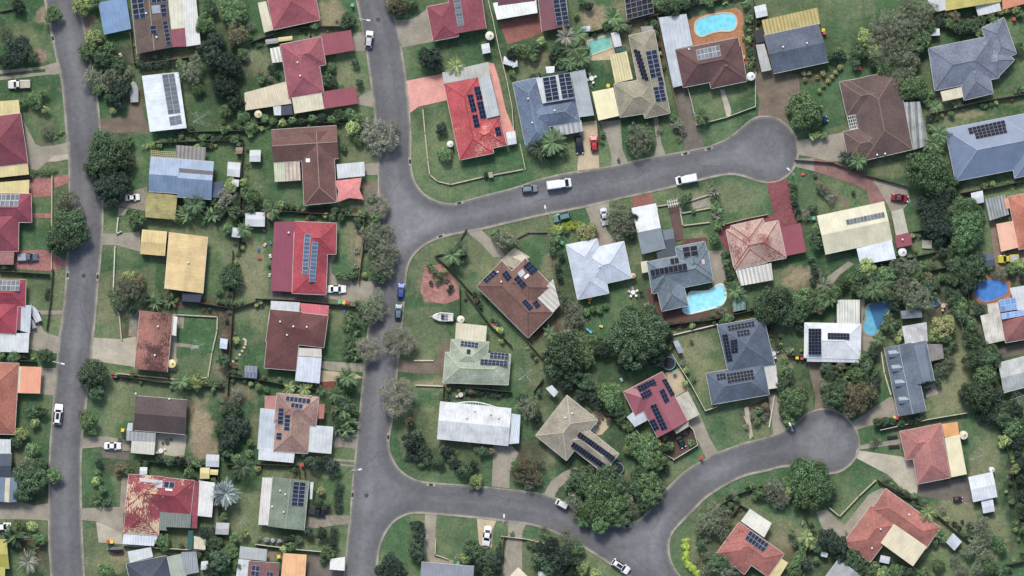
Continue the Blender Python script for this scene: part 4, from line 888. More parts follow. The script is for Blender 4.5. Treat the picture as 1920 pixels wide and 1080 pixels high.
def road(name, a, b, z=.02):
    p = smooth_line(pairs(a), 5); q = smooth_line(pairs(b), 5)[::-1]; m = MB(); pts = [P(x, y) for x, y in p + q]
    ar = sum(pts[i][0] * pts[(i + 1) % len(pts)][1] - pts[(i + 1) % len(pts)][0] * pts[i][1] for i in range(len(pts)))
    if ar < 0: pts = pts[::-1]
    m.face([(x, y, z) for x, y in pts]); rv_one(struct(m.build(name, RD)).data); road_wear_shade(pts)
road('road', AL, AR)
# second road: left edge, then right edge with both side streets; built as one outline
m = MB(); o1 = smooth_line(pairs(BL), 5); o2 = smooth_line(pairs(BB), 5); o3 = smooth_line(pairs(BR1), 5)
pts = [P(x, y) for x, y in (o3 + o2[::-1] + o1[::-1])]
from mathutils.geometry import tessellate_polygon
tri = tessellate_polygon([[Vector((x, y, 0)) for x, y in pts]]); me = bpy.data.meshes.new('road'); me.from_pydata([(x, y, .02) for x, y in pts], [], [t for t in tri])
me.materials.append(RD); rv_one(me); road_wear_shade(pts); ob = bpy.data.objects.new('road', me); COL.objects.link(ob); struct(ob)
for e in me.polygons:
    if e.normal.z < 0: e.flip()
kerb(AL, side=-1 * -1 * -1); kerb(AR, side=1); kerb(BL, side=-1); kerb(BR1, side=1); kerb(BB, side=1 * -1)

C1, C2, C3, C4 = m_pave((150, 142, 126)), m_pave((176, 168, 148)), m_pave((112, 104, 94), stain=.9), m_pave((186, 170, 138))
PK, RDP, SAL, BRK, BRN = m_pave((168, 112, 106), 'pavers'), m_pave((134, 74, 78), 'pavers', .5), m_pave((212, 150, 136), stain=.35), m_pave((176, 122, 88), 'brick', .4), m_pave((122, 108, 92), stain=.9)
GRV, DEC, MUL, RMU = m_pave((140, 132, 116), 'gravel'), m_pave((98, 72, 66), 'deck', .4), m_pave((92, 74, 62), 'dirt'), m_pave((128, 70, 58), 'dirt')
for nm, mt, s in (
 ('path', C1, '-40 136 85 124 86 129 -40 143'), ('path', C1, '-40 148 85 135 90 140 -40 155'), ('driveway', C1, '84 123 98 119 111 116 116 138 100 140 86 140'),
 ('driveway', C1, '44 226 54 245 66 270 78 275 104 272 131 266 131 298 105 300 86 305 70 320 57 330 53 305 48 262'), ('driveway', C2, '88 303 101 292 131 288 131 298 104 303'),
 ('driveway', PK, '54 335 98 333 96 368 58 371'), ('driveway', PK, '101 332 132 326 132 342 102 353'), ('path', PK, '60 399 99 400 99 409 60 409'), ('driveway', PK, '28 470 82 468 125 488 125 500 96 509 27 504'),
 ('path', C1, '65 582 118 582 117 590 62 590'), ('driveway', C1, '56 600 70 600 84 622 114 633 112 662 95 662 55 655'), ('driveway', C1, '76 690 109 690 103 741 72 739'),
 ('driveway', C1, '-40 942 34 940 64 948 94 943 94 976 60 974 -40 973'), ('driveway', BRN, '152 26 178 28 186 42 172 44 158 52'), ('driveway', BRN, '186 224 240 218 243 190 262 190 280 246 215 250 188 244'),
 ('driveway', GRV, '191 383 233 362 276 350 275 396 240 390 222 388 191 388'), ('path', C2, '222 389 240 392 232 404 222 404'), ('driveway', C1, '192 438 225 438 262 434 264 472 240 466 220 460 191 459'),
 ('driveway', C2, '173 633 228 636 256 630 252 688 171 676'), ('path', GRV, '244 582 260 582 256 632 241 630'), ('driveway', C1, '156 820 200 818 246 828 245 845 205 846 190 838 154 841'), ('patio', C3, '188 844 244 848 243 864 193 858'),
 ('driveway', C1, '152 953 180 952 232 950 231 1002 210 990 182 978 152 975'), ('driveway', C2, '180 978 230 992 229 1020 185 1017'), ('path', C1, '228 896 241 896 236 962 224 960'),
 ('patio', C2, '290 812 351 815 345 858 288 850'), ('patio', C1, '314 588 346 590 344 616 332 615 330 690 310 690'), ('path', C1, '322 641 374 648 373 654 321 648'), ('path', C1, '316 674 333 672 331 695 314 696'), ('patio', MUL, '303 560 352 567 345 580 300 578'),
 ('driveway', C1, '662 62 681 60 690 95 663 97'), ('driveway', C1, '669 184 699 166 704 202 671 196'), ('driveway', C1, '683 308 711 303 711 328 684 328'), ('driveway', BRN, '680 340 712 338 712 368 682 372'),
 ('driveway', C1, '616 478 629 480 621 495 622 512 634 525 701 527 697 548 690 566 650 566 608 558 611 525'), ('driveway', C1, '602 677 686 682 683 698 620 695 602 690'), ('driveway', C4, '601 694 665 700 680 708 660 711 600 718'),
 ('garden_bed', RMU, '600 716 632 714 633 731 607 728'), ('driveway', GRV, '625 812 671 816 666 842 640 838 622 840'), ('path', C1, '580 856 666 863 666 867 580 861'), ('path', C1, '600 866 664 872 664 876 600 870'),
 ('driveway', GRV, '572 964 659 966 657 983 635 984 596 990 570 991'), ('driveway', C3, '575 1044 610 1041 651 1044 646 1110 575 1110'), ('patio', C3, '506 546 612 554 608 568 506 562'),
 ('driveway', C1, '742 38 775 35 800 17 812 78 752 90'), ('driveway', SAL, '760 152 830 138 838 188 785 200 768 212'), ('path', SAL, '914 117 926 119 936 150 948 205 962 240 966 272 950 274 938 218 922 150'),
 ('driveway', C4, '1082 325 1086 265 1088 230 1120 226 1121 270 1124 316'), ('driveway', C1, '1124 228 1163 225 1167 280 1177 304 1146 314 1147 295 1140 265'), ('path', C1, '1224 215 1233 215 1240 268 1248 291 1225 297 1232 270'),
 ('driveway', C3, '1264 165 1289 165 1301 215 1321 277 1284 285 1276 230'), ('path', C2, '1350 168 1358 168 1371 205 1370 218 1362 218'), ('driveway', BRN, '1408 142 1437 132 1498 140 1500 180 1474 205 1482 238 1460 226 1440 219 1420 222 1424 190'),
 ('driveway', C1, '1495 264 1582 248 1592 302 1560 303 1496 290'), ('driveway', C1, '1491 298 1528 296 1526 321 1488 312'), ('driveway', m_pave((150, 112, 104), 'brick', .8), '1526 296 1560 303 1610 320 1642 336 1655 358 1660 382 1632 384 1625 358 1602 346 1526 321'),
 ('driveway', C1, '1636 336 1700 350 1707 378 1694 392 1671 398 1658 372'), ('driveway', RDP, '1436 340 1473 332 1486 375 1495 408 1502 420 1463 427 1450 400'), ('patio', RDP, '1354 420 1440 402 1465 410 1466 470 1362 470 1346 440'),
 ('path', m_pave((150, 100, 88), 'brick'), '1184 368 1222 360 1226 384 1187 391'), ('driveway', C1, '1097 388 1142 379 1143 400 1136 430 1156 456 1118 462 1112 435 1106 410'), ('path', C1, '875 435 902 430 935 464 948 482 925 482 900 455'), ('patio', C2, '936 490 965 464 994 482 968 506'),
 ('garden_bed', m_pave((172, 120, 112), 'gravel', .8), '796 500 828 495 858 530 862 560 835 570 796 565 788 545'), ('driveway', BRN, '746 674 818 677 825 655 838 636 850 640 836 670 832 706 818 702 744 697'), ('driveway', C1, '925 834 961 836 972 850 956 884 955 916 922 912'),
 ('driveway', C1, '1020 925 1033 902 1056 885 1078 876 1100 885 1080 896 1062 904 1048 915 1038 934'), ('driveway', C1, '1288 792 1312 776 1330 820 1346 848 1325 862 1308 825'), ('driveway', C1, '1440 742 1456 735 1467 788 1474 806 1450 817 1446 780'),
 ('driveway', BRN, '1513 678 1541 678 1538 740 1546 768 1526 774 1529 745'), ('driveway', C1, '1598 792 1640 762 1672 742 1686 775 1675 786 1640 796 1606 806'), ('driveway', C2, '1606 844 1690 856 1722 864 1723 906 1718 930 1690 916 1665 890 1604 858'),
 ('driveway', C3, '1722 908 1815 895 1826 942 1760 936 1720 930'), ('path', C1, '1612 835 1688 823 1690 832 1612 843'), ('driveway', C1, '1530 960 1550 955 1570 975 1587 986 1583 1008 1560 1012 1540 986'), ('path', C1, '1583 985 1630 926 1655 914 1664 916 1634 952 1590 1002'),
 ('driveway', C1, '797 962 819 963 816 1005 815 1045 850 1050 850 1058 793 1056 796 1000'), ('driveway', C4, '894 970 932 974 925 990 922 1026 900 1030 897 1008'), ('driveway', C1, '952 977 987 981 979 1000 979 1100 940 1110 946 1040 953 1000'),
 ('patio', BRK, '1290 36 1330 24 1380 14 1392 22 1398 60 1404 120 1400 135 1384 72 1300 90'), ('patio', C4, '1097 72 1146 58 1154 100 1146 112 1103 114'), ('patio', DEC, '1284 448 1326 445 1326 462 1270 466'), ('patio', DEC, '1212 540 1236 540 1244 582 1282 576 1340 584 1395 572 1400 580 1330 600 1250 612 1222 600'),
 ('patio', C1, '1326 470 1356 470 1362 540 1340 540 1328 520'), ('patio', C4, '1094 790 1120 765 1147 795 1128 815 1104 818'), ('patio', C4, '1244 700 1275 690 1292 730 1266 744'), ('patio', C1, '1207 570 1230 560 1240 612 1222 612'), ('patio', m_pave((150, 96, 84), 'brick'), '935 42 972 32 1014 24 1018 62 990 72 952 84'),
 ('garden_bed', MUL, '1238 802 1290 785 1308 832 1262 862 1238 848'), ('path', C2, '1395 765 1403 762 1412 818 1406 824'), ('garden_bed', MUL, '1404 762 1442 745 1448 780 1410 795'), ('patio', C1, '1726 728 1754 718 1760 740 1734 746'),
 ('patio', BRK, '1820 520 1880 512 1895 530 1895 562 1840 572 1822 556'), ('patio', C1, '1612 560 1622 562 1618 600 1640 640 1640 660 1616 660'), ('path', BRN, '1522 338 1534 337 1562 358 1590 380 1592 392 1586 393 1580 380 1556 364'), ('path', C1, '1550 520 1590 490 1602 495 1575 515 1556 540'),
 ('patio', m_pave((140, 118, 104), 'brick', .4), '1856 415 1866 412 1884 476 1925 460 1925 500 1866 500'), ('garden_bed', m_pave((150, 146, 130), 'gravel', .6), '1294 372 1330 364 1332 386 1300 392'), ('patio', C3, '1866 655 1925 640 1925 662 1874 672')):
    pave(nm, s, mt)

# ---- pools -------------------------------------------------------
pool('1304 48 1309 38 1330 30 1356 26 1374 28 1380 40 1377 52 1368 57 1350 57 1333 61 1316 67 1306 61', (190, 178, 150), 'turquoise kidney shaped pool set in orange brick paving', (104, 190, 208))
pool('1102 78 1142 67 1147 88 1107 103', (196, 184, 156), 'murky green rectangular pool with a pale deck', (106, 170, 156), sm=0)
pool('1291 557 1295 549 1312 548 1330 546 1342 538 1352 534 1359 542 1359 560 1350 572 1330 578 1310 583 1290 587 1281 580 1290 572', (214, 212, 200), 'pale cyan free form pool with a white rim beside a timber deck', (134, 206, 220))
pool('1624 577 1642 568 1670 566 1667 580 1656 600 1646 620 1640 627 1625 626 1619 612 1624 596', (150, 140, 118), 'two tone blue pool with a curved shape and dark cover half', (84, 158, 182), deep=(1638, 600, .35, (56, 108, 148)))
pool('1826 541 1838 528 1868 524 1888 534 1886 550 1868 560 1846 565 1830 555', (156, 112, 92), 'bright blue rounded pool edged with red brick at the right edge', (62, 114, 182))

pool('1746 563 1752 560 1758 563 1759 569 1753 573 1747 570', (170, 164, 150), 'tiny round blue paddling pool among the trees at the right', (76, 138, 200))
# ---- houses ------------------------------------------------------
T, M = m_tile, m_metal
W1, W2, CR, PYL = M((198, 202, 202), .3), M((184, 192, 198), .3), M((206, 198, 168), .3), M((206, 190, 130), .3)
GLT = (176, 182, 184); CRIM = M((142, 46, 56), .3, .1, .3)
house('brown tiled solar roof house', 'brown tiled house with blue carport and white verandah roof at the top left', T((96, 80, 72), dark=.6), [('g', '239 -60 256 101 324 88')], flats=[
 ('carport', M((112, 142, 178), .3, .08, .5), 2.6, '184 5 236 -6 246 54 195 65'), ('verandah_roof', M((204, 202, 176), .3), 2.75, '312 -60 340 -60 346 52 320 55'), ('verandah_roof', M((142, 50, 64), .3), 2.7, '321 55 346 52 349 87 324 88'), ('verandah_roof', M((206, 208, 202), .4), 2.8, '338 -60 362 -60 376 83 349 87')],
 solar=[('245 -2 268 -5 274 34', 2, 4), ('281 49 293 47 295 63', 1, 2), ('304 40 313 38 321 83', 1, 6), ('300 8 311 6 313 29', 1, 3), ('283 -8 310 -13 312 2', 3, 1)], vents='274 25 294 70', sky=[('284 11 299 9 301 24 286 26', (150, 160, 170))], ridgec=(150, 140, 126))
house('white panelled long house', 'long white metal roofed house with two columns of grey solar panels', M((212, 220, 226), .4, .06, .5), [('g', '266 142 281 247 349 240')], pitch=.18, flats=[], solar=[('303 140 326 137 338 211', 2, 9, 'l'), ('316 219 338 215 341 231', 2, 2, 'l')])
house('crimson roofed edge house', 'crimson tiled house with two cream awnings at the left edge', T((118, 34, 46)), [('h', '-80 226 38 212 52 306')], flats=[('awning', PYL, 2.5, '-40 193 35 187 38 214 -40 222'), ('awning', PYL, 2.5, '-40 315 52 304 54 327 -40 337')], ridgec=(150, 60, 66))
house('maroon house with pink driveway', 'maroon tiled house with cream awning beside pink paved driveway', T((128, 36, 50)), [('h', '-90 361 58 363 59 417'), ('h', '-60 395 35 395 34 471')], flats=[('awning', PYL, 2.5, '-40 345 55 337 54 363 -40 368'), ('awning', T((150, 80, 76), (200, 180, 170), .5), 2.45, '-40 470 27 471 25 496 -40 496')], solar=[('-22 364 37 364 34 387', 7, 2, 'l')], ridgec=(160, 62, 68))
house('crimson house with covered boats', 'bright crimson roofed house with white and grey awnings beside a covered boat', T((150, 36, 50)), [('h', '-80 522 48 524 47 575'), ('h', '-80 560 33 568 29 627')], flats=[('awning', W2, 2.5, '40 572 59 572 56 625 38 620'), ('awning', W1, 2.45, '-40 628 55 624 53 661 -40 659'), ('awning', M((150, 40, 50)), 2.55, '31 574 40 573 37 619 28 619')], solar=[('-20 524 37 526 36 546', 7, 2, 'l')], ridgec=(170, 66, 70))
house('orange tiled roof house', 'faded orange tiled house with a matching orange carport', T((160, 98, 82)), [('h', '35 681 27 815 -80 812')], flats=[('carport', M((216, 148, 116), .4, .05, .3), 2.6, '40 687 78 688 75 738 36 737'), ('carport', CR, 2.5, '33 687 40 687 37 737 31 736')], ridgec=(186, 120, 96))
house('slate and cream striped house', 'slate roofed house with cream and blue grey metal roofs at the left edge', T((62, 72, 84)), [('g', '-80 851 22 851 20 896')], flats=[('awning', W1, 2.7, '-40 822 20 824 20 850 -40 850'), ('awning', M((110, 128, 148)), 2.5, '-40 896 10 895 8 941 -40 941'), ('awning', CR, 2.55, '10 895 19 895 17 942 8 941'), ('awning', M((110, 128, 148)), 2.5, '19 894 33 896 31 941 17 942')])
house('olive yellow edge house', 'olive yellow metal roofed house at the bottom left corner', M((164, 158, 66)), [('g', '-60 1012 12 1012 17 1066'), ('g', '-60 1060 9 1062 9 1120')], pitch=.2)
r = house('light blue roofed house', 'light blue metal roofed house with a slatted pergola behind it', M((124, 146, 174), .4, .09, .6), [('g', '282 294 340 298 336 363'), ('g', '336 298 401 303 396 374')], pitch=.34, flats=[('patio_roof', M((138, 134, 128), .9, .3), 2.6, '330 272 386 276 384 301 330 297'), ('annexe_roof', M((74, 88, 112), .3), 2.3, '400 341 418 342 417 371 397 370')])
p0 = r[0]; mb = MB()
for i in range(13): a = P(284 + i * 3.7, 281.5 + i * .25, 2.5); b = P(283 + i * 3.7, 296 + i * .25, 2.5); mb.tube((*a, 2.5), (*b, 2.5), .06, n=4)
for i in range(5): a = P(283, 282.5 + i * 3.4, 2.5); b = P(331, 285.5 + i * 3.4, 2.5); mb.tube((*a, 2.55), (*b, 2.55), .06, n=4)
for q in ((284, 281), (330, 284)): a = P(*q); mb.tube((*a, 0), (*a, 2.5), .06, n=4)
mb.build('pergola', m_plain((190, 170, 130)), p0, org=tuple(p0.location))
mb = MB(); q = [P(x, y, 3.4) for x, y in ((336, 315), (399, 321), (399, 329), (336, 324))]; mb.prism(q, 0, .06, ztop=[r[3][0].e + 1.05] * 4); mb.build('heating_mat', m_plain((104, 102, 106), .7), r[1], org=tuple(p0.location))
house('yellow ribbed roof house', 'long yellow metal roofed house with a navy awning at its lower end', M((212, 184, 128), .4, .07, .6), [('g', '317 435 308 541 380 550')], pitch=.16, flats=[('awning', m_plain((44, 50, 74)), 2.3, '342 549 379 551 375 567 341 565')], vents='353 492', gutter=m_plain((220, 214, 190)))
house('weathered red brown house', 'house with weathered red brown tiles and dark lichen speckles', T((148, 98, 86), (84, 50, 48), .84), [('g', '262 582 251 691 313 698')], pitch=.2, flats=[('awning', M((216, 214, 204), .4, .2), 2.4, '325 593 333 594 330 630 322 628')], vents='296 612 290 666')
house('dark brown tiled house', 'plain dark brown tiled gable house with a cluttered concrete patio', T((80, 66, 64)), [('g', '254 742 350 750 347 815')], pitch=.34, flats=[('patio_roof', M((148, 150, 148), .9, .2), 2.5, '237 808 292 812 291 828 236 826'), ('patio_roof', M((196, 192, 178), .4, .14), 2.4, '247 826 291 828 289 853 245 849'), ('awning', W2, 2.3, '240 793 249 793 248 808 237 808')], vents='254 738 317 748')
house('peeling red roof house', 'red tiled house whose paint is peeling to patches of cream', T((136, 34, 42), (204, 182, 146), .62), [('h', '241 889 364 901 357 966'), ('h', '241 889 231 1000 297 1005')], eave=2.6, flats=[('verandah_roof', M((206, 212, 220), .6, .12), 2.45, '232 999 297 1003 288 1024 229 1020'), ('patio_roof', M((214, 214, 208), .5, .1), 2.5, '373 901 403 905 397 970 369 967'), ('side_roof', T((134, 40, 50)), 2.5, '363 900 374 904 369 991 358 990'), ('awning', M((116, 126, 118), .5, .2), 2.9, '300 960 359 964 357 990 312 988 312 995 298 994'), ('awning', m_plain((36, 84, 80)), 2.4, '353 995 362 995 361 1030 351 1030'), ('awning', CR, 2.3, '364 1005 386 1010 385 1031 363 1029')],
 solar=[('308 902 328 904 326 916', 2, 1)], sky=[('261 896 305 901 304 907 261 903', (90, 94, 108)), ('290 905 305 905 304 915 290 914', (84, 88, 102)), ('310 916 323 917 323 920 310 919', (220, 220, 215))], ridgec=(150, 46, 52))
house('navy roof above corner trees', 'navy slate hipped house with pale green and grey side roofs at the bottom left', T((62, 68, 84)), [('h', '236 1057 312 1042 330 1130')], flats=[('side_roof', M((156, 166, 150)), 2.6, '313 1044 340 1038 352 1090 322 1095'), ('side_roof', M((146, 152, 156), .4, .2), 2.5, '340 1035 368 1034 373 1073 348 1078'), ('side_roof', M((196, 202, 200)), 2.5, '239 1034 283 1026 287 1044 243 1055')], ridgec=(84, 90, 104))
house('rosy tiled top house', 'rosy red tiled hip roof with a white verandah strip at the top edge', T((148, 54, 62)), [('h', '512 56 600 37 582 -60')], flats=[('verandah_roof', CR, 2.5, '483 5 499 2 512 56 495 61')], ridgec=(170, 80, 82))
house('red house with crimson carports', 'red tiled house with two crimson carports and cream roofs behind', T((148, 58, 66)), [('h', '525 83 602 68 611 121'), ('h', '525 83 541 184 607 173')], flats=[('carport', CRIM, 2.5, '597 66 658 56 665 94 609 104'), ('carport', CRIM, 2.5, '605 172 667 162 671 194 608 204'), ('patio_roof', CR, 2.55, '547 183 603 173 608 204 552 213'), ('patio_roof', M((204, 190, 160), .4), 2.5, '458 174 535 153 547 194 460 207'), ('awning', M((206, 204, 190), .9, .25), 2.5, '506 91 524 87 529 116 510 118'), ('awning', m_plain((58, 62, 74)), 2.3, '526 200 547 196 549 215 527 216'), ('awning', W1, 2.4, '512 200 527 198 527 216 514 216')], vents='558 117 563 142', ridgec=(168, 84, 86))
house('brown house with pink sail', 'brown tiled house with a white carport and a pink shade sail', T((104, 72, 66)), [('g', '508 243 631 235 635 297'), ('b', '563 250 570 385 631 379')], flats=[('patio_roof', M((186, 190, 160), .4), 2.5, '513 304 534 303 535 340 515 341'), ('patio_roof', M((206, 186, 166), .9, .2, 1.), 2.5, '534 303 562 302 564 338 535 340'), ('carport', W1, 2.5, '631 308 683 303 684 330 633 335')], sky=[('573 297 581 297 581 304 573 304', (230, 230, 225))], ridgec=(150, 136, 120))
q = [P(x, y, 2.6) for x, y in ((627, 339), (678, 333), (674, 356), (682, 374), (655, 371), (630, 380), (634, 358))]; cm = P(654, 357, 3.2); mb = MB()
for i in range(7): mb.face([(*q[i], 2.3 if i not in (3, 5) else 2.1), (*q[(i + 1) % 7], 2.3 if (i + 1) % 7 not in (3, 5) else 2.1), (*cm, 2.62)])
for i in (0, 1, 3, 5): mb.tube((*q[i], 0), (*q[i], 2.4), .06, n=6, mi=1)
o = mb.build('shade_sail', [m_plain((210, 128, 124), .8), STEEL], org=(cm[0], cm[1], 0)); tag(o, 'pink shade sail stretched beside the brown tiled roof', 'shade sail')
house('red house with twin panels', 'bright red and crimson roofed house with two long columns of solar panels', T((160, 40, 48)), [('h', '552 415 547 550 611 553'), ('h', '552 415 631 418 630 477')], flats=[('side_roof', M((138, 44, 60), .4, .08, .2), 2.75, '514 416 556 415 551 548 507 545', .06)], solar=[('571 438 583 439 578 515', 1, 10, 'm'), ('585 453 597 454 591 529', 1, 10, 'm')], vents='541 436', ridgec=(186, 66, 66))
house('dark maroon corner roof house', 'dark maroon tiled house with a white carport and red strip roof', T((98, 34, 30)), [('h', '506 580 615 592 607 652'), ('h', '506 580 495 690 555 695')], pitch=.2, flats=[('side_roof', W1, 2.5, '508 564 562 567 561 585 507 581'), ('side_roof', M((204, 78, 84), .3), 2.5, '562 568 617 573 615 594 566 591'), ('carport', M((196, 204, 212), .4, .12), 2.5, '558 668 603 671 599 719 553 714'), ('awning', M((196, 190, 178)), 2.45, '560 652 603 654 603 670 558 667')], vents='525 603 550 612 538 628 575 613')
house('beige tiled panel house', 'beige pink tiled house with white side roofs and scattered solar panels', T((156, 126, 112), (140, 104, 98), .6), [('h', '519 737 598 745 592 800'), ('h', '520 737 512 846 577 851')], flats=[('side_roof', W2, 2.5, '488 765 520 768 513 846 482 842'), ('carport', W1, 2.5, '580 797 625 800 621 851 575 847'), ('side_roof', M((200, 206, 208), .4, .12), 2.45, '485 838 553 848 550 868 484 862'), ('awning', M((178, 120, 110)), 2.4, '496 742 520 742 517 767 496 766'), ('awning', M((176, 110, 100)), 2.4, '597 758 609 758 607 785 597 785')],
 solar=[('536 742 582 748 581 758', 6, 1), ('546 755 568 758 567 767', 3, 1), ('522 765 533 765 531 795', 1, 4), ('534 777 545 778 543 808', 1, 4), ('518 811 529 812 528 825', 1, 2)], ridgec=(140, 106, 98))
house('sage green roofed house', 'sage green tiled house with white edge roofs and a yellow bush beside', T((112, 126, 108)), [('g', '511 894 502 987 570 995')], pitch=.24, flats=[('side_roof', M((208, 204, 196), .4), 2.5, '492 895 511 896 503 985 484 984'), ('awning', W1, 2.4, '582 904 588 904 585 936 581 936')], solar=[('550 903 573 905 569 950', 2, 6, 'd')], vents='525 920 535 927 510 950 532 960', ridgec=(140, 152, 130))
house('orange roofed bottom house', 'house with dark red tiles, white roofs and a flat orange carport', T((110, 52, 50)), [('g', '466 1052 524 1056 520 1120')], pitch=.2, flats=[('side_roof', M((166, 170, 168)), 2.5, '450 1024 501 1030 499 1052 448 1047'), ('side_roof', W1, 2.5, '447 1048 469 1050 465 1100 440 1098'), ('carport', M((222, 170, 120), .4, .05, .5), 2.6, '531 1037 575 1040 571 1100 525 1098')], solar=[('472 1060 487 1062 485 1082', 2, 2), ('500 1072 512 1073 511 1090', 2, 2)])
house('red house with pale panel column', 'two part crimson tiled house with one column of pale panels at the top', T((132, 42, 52)), [('h', '800 12 812 77 860 68'), ('g', '833 -50 850 64 912 53')], flats=[], solar=[('850 0 863 -2 871 48', 1, 8, 'l')], ridgec=(150, 66, 70))
house('maroon roof with white awning', 'maroon roofed house with a broad white awning at the top edge', M((116, 46, 54), .3), [('g', '1004 -50 1016 59 1067 48'), ('g', '930 -70 1000 -80 1004 8')], pitch=.2, flats=[('awning', M((226, 228, 222), .4), 2.8, '924 6 1004 -12 1008 24 932 37')], solar=[('1036 0 1060 -4 1068 44', 2, 6)])
house('scarlet roof with salmon drive', 'scarlet tiled house with white strip roof and salmon coloured driveway', T((176, 50, 52), (214, 150, 128), .42), [('h', '832 157 862 300 926 287'), ('h', '872 233 937 219 950 272')], pitch=.3, flats=[('patio_roof', M((176, 176, 168), .4), 2.75, '829 136 915 116 919 141 832 157'), ('patio_roof', M((176, 182, 182), .4), 3.3, '897 145 919 141 937 216 913 222')],
 solar=[('876 178 886 176 894 209', 2, 4, 'n'), ('888 163 899 161 905 186', 2, 3, 'n'), ('894 191 905 189 912 221', 2, 4, 'n'), ('885 216 895 214 900 238', 2, 3, 'n'), ('927 239 937 237 941 254', 2, 2, 'n')], ridgec=(150, 44, 44))
house('slate blue roof with white panels', 'mottled slate blue tiled house with white and grey metal roofs', T((94, 110, 132), (132, 148, 168), .5), [('h', '961 155 986 276 1036 265'), ('h', '985 196 1078 181 1088 228')], flats=[('patio_roof', W1, 3.9, '1005 147 1070 136 1077 184 1017 194'), ('carport', M((160, 168, 172), .4), 2.8, '1070 135 1097 130 1114 216 1085 220'), ('awning', M((168, 172, 172), 1.1, .3), 2.5, '1036 236 1090 226 1094 246 1041 256'), ('awning', m_plain((30, 66, 58)), 2.2, '1017 140 1096 124 1098 130 1018 147')], solar=[('1017 146 1042 142 1049 186', 2, 6), ('1046 140 1069 137 1077 182', 2, 6)], vents='990 185 1040 207 998 230', ridgec=(124, 138, 156))
house('taupe tiled pool mat house', 'taupe tiled house with cream roofs and black pool heating strip', T((138, 132, 112)), [('h', '1179 66 1209 222 1257 212'), ('h', '1151 157 1163 220 1240 208')], flats=[('patio_roof', M((204, 192, 142), .6, .2), 2.7, '1143 103 1175 96 1187 148 1153 156'), ('carport', M((222, 212, 168), .4, .04, .3), 2.65, '1110 172 1150 164 1161 217 1122 226'), ('awning', W1, 2.5, '1145 62 1160 59 1166 86 1152 89'), ('awning', M((150, 148, 138)), 2.4, '1201 50 1224 48 1226 65 1205 67'), ('awning', m_plain((40, 82, 70)), 2.2, '1154 91 1174 87 1175 94 1156 98')],
 solar=[('1186 92 1198 98 1215 154', 2, 8, 'k'), ('1210 97 1231 92 1241 142', 2, 6), ('1232 145 1242 143 1246 160', 1, 2), ('1224 164 1244 160 1250 188', 2, 4)], ridgec=(162, 152, 128))
house('maroon hipped roof by pool', 'maroon tiled hipped house with a long white L shaped patio roof', T((92, 66, 64)), [('h', '1266 93 1384 70 1399 141'), ('h', '1322 100 1333 166 1401 152')], flats=[('patio_roof', W2, 2.55, '1235 33 1287 26 1299 85 1266 92 1279 160 1262 164')], solar=[('1305 93 1349 84 1352 105', 6, 2, 'l')], vents='1292 92', ridgec=(84, 46, 46))
house('slate roof with yellow verandah', 'dark slate tiled gable house with a mustard yellow verandah roof', T((84, 94, 110)), [('g', '1432 66 1535 44 1554 116')], pitch=.3, flats=[('verandah_roof', M((178, 162, 98), .8, .25), 2.65, '1428 38 1533 14 1538 45 1434 67'), ('side_roof', M((176, 178, 174)), 2.5, '1417 84 1433 82 1447 131 1428 135'), ('awning', m_plain((44, 44, 50)), 2.3, '1413 58 1430 54 1434 78 1418 82')], vents='1468 88 1513 81')
house('large brown hip roof house', 'large dark brown tiled hipped house with a stained white awning', T((94, 74, 70)), [('h', '1574 153 1676 136 1690 200'), ('h', '1592 151 1621 301 1712 280'), ('h', '1581 247 1591 302 1662 287')], pitch=.3, flats=[('awning', M((160, 162, 158), 1.5, .45, 1.), 2.5, '1694 192 1725 190 1742 272 1710 282')], vents='1645 290 1660 288', ridgec=(136, 116, 98))
ra = PLACES[-1]; mb = MB()
for i in range(5): a = P(1587 + i * 4, 213 - i * .9, 2.4); b = P(1594 + i * 4, 243 - i * .9, 2.4); mb.tube((*a, 2.4), (*b, 2.4), .07, n=4)
for i in range(6): a = P(1587 + i * 1.4, 213 + i * 6, 2.4); b = P(1603 + i * 1.4, 209.5 + i * 6, 2.4); mb.tube((*a, 2.46), (*b, 2.46), .07, n=4)
for x, y in ((1588, 213), (1595, 242)): a = P(x, y); mb.tube((*a, 0), (*a, 2.4), .06, n=6)
c = P(1598, 226); tag(mb.build('pergola', WHITE, org=(*c, 0)), 'white open lattice pergola against the big brown hipped roof', 'pergola')
house('blue grey angled hip house', 'blue grey tiled house of many hips with a small cream awning', T((106, 114, 130), (146, 150, 160), .35), [('h', '1741 90 1862 66 1874 146'), ('h', '1841 52 1865 120 1907 100'), ('h', '1795 118 1808 188 1863 175'), ('h', '1838 118 1870 146 1903 112')], pitch=.32, flats=[('awning', CR, 2.8, '1763 172 1802 163 1806 182 1768 190')], ridgec=(92, 98, 112))
house('steel blue hip house', 'very large steel blue hipped house with black solar panels at the right edge', M((104, 120, 144), .4, .05, .3), [('h', '1772 242 1990 199 2010 297'), ('h', '1882 222 1903 334 2000 314')], pitch=.3, solar=[('1815 240 1884 225 1887 237', 9, 2, 'k'), ('1827 250 1886 238 1889 249', 8, 2, 'k')], gutter=m_plain((196, 204, 216)), ridgec=(150, 168, 192))
house('chartreuse roofed top house', 'yellow green metal roofed house with white awnings at the top right', M((176, 166, 84), .4), [('g', '1768 -60 1774 20 1877 3')], pitch=.15, flats=[('awning', W1, 2.5, '1734 -6 1770 -12 1774 18 1757 22'), ('awning', W1, 2.4, '1828 9 1874 1 1877 20 1834 30'), ('awning', M((206, 132, 96)), 2.5, '1877 -40 1940 -40 1940 2 1880 18')])
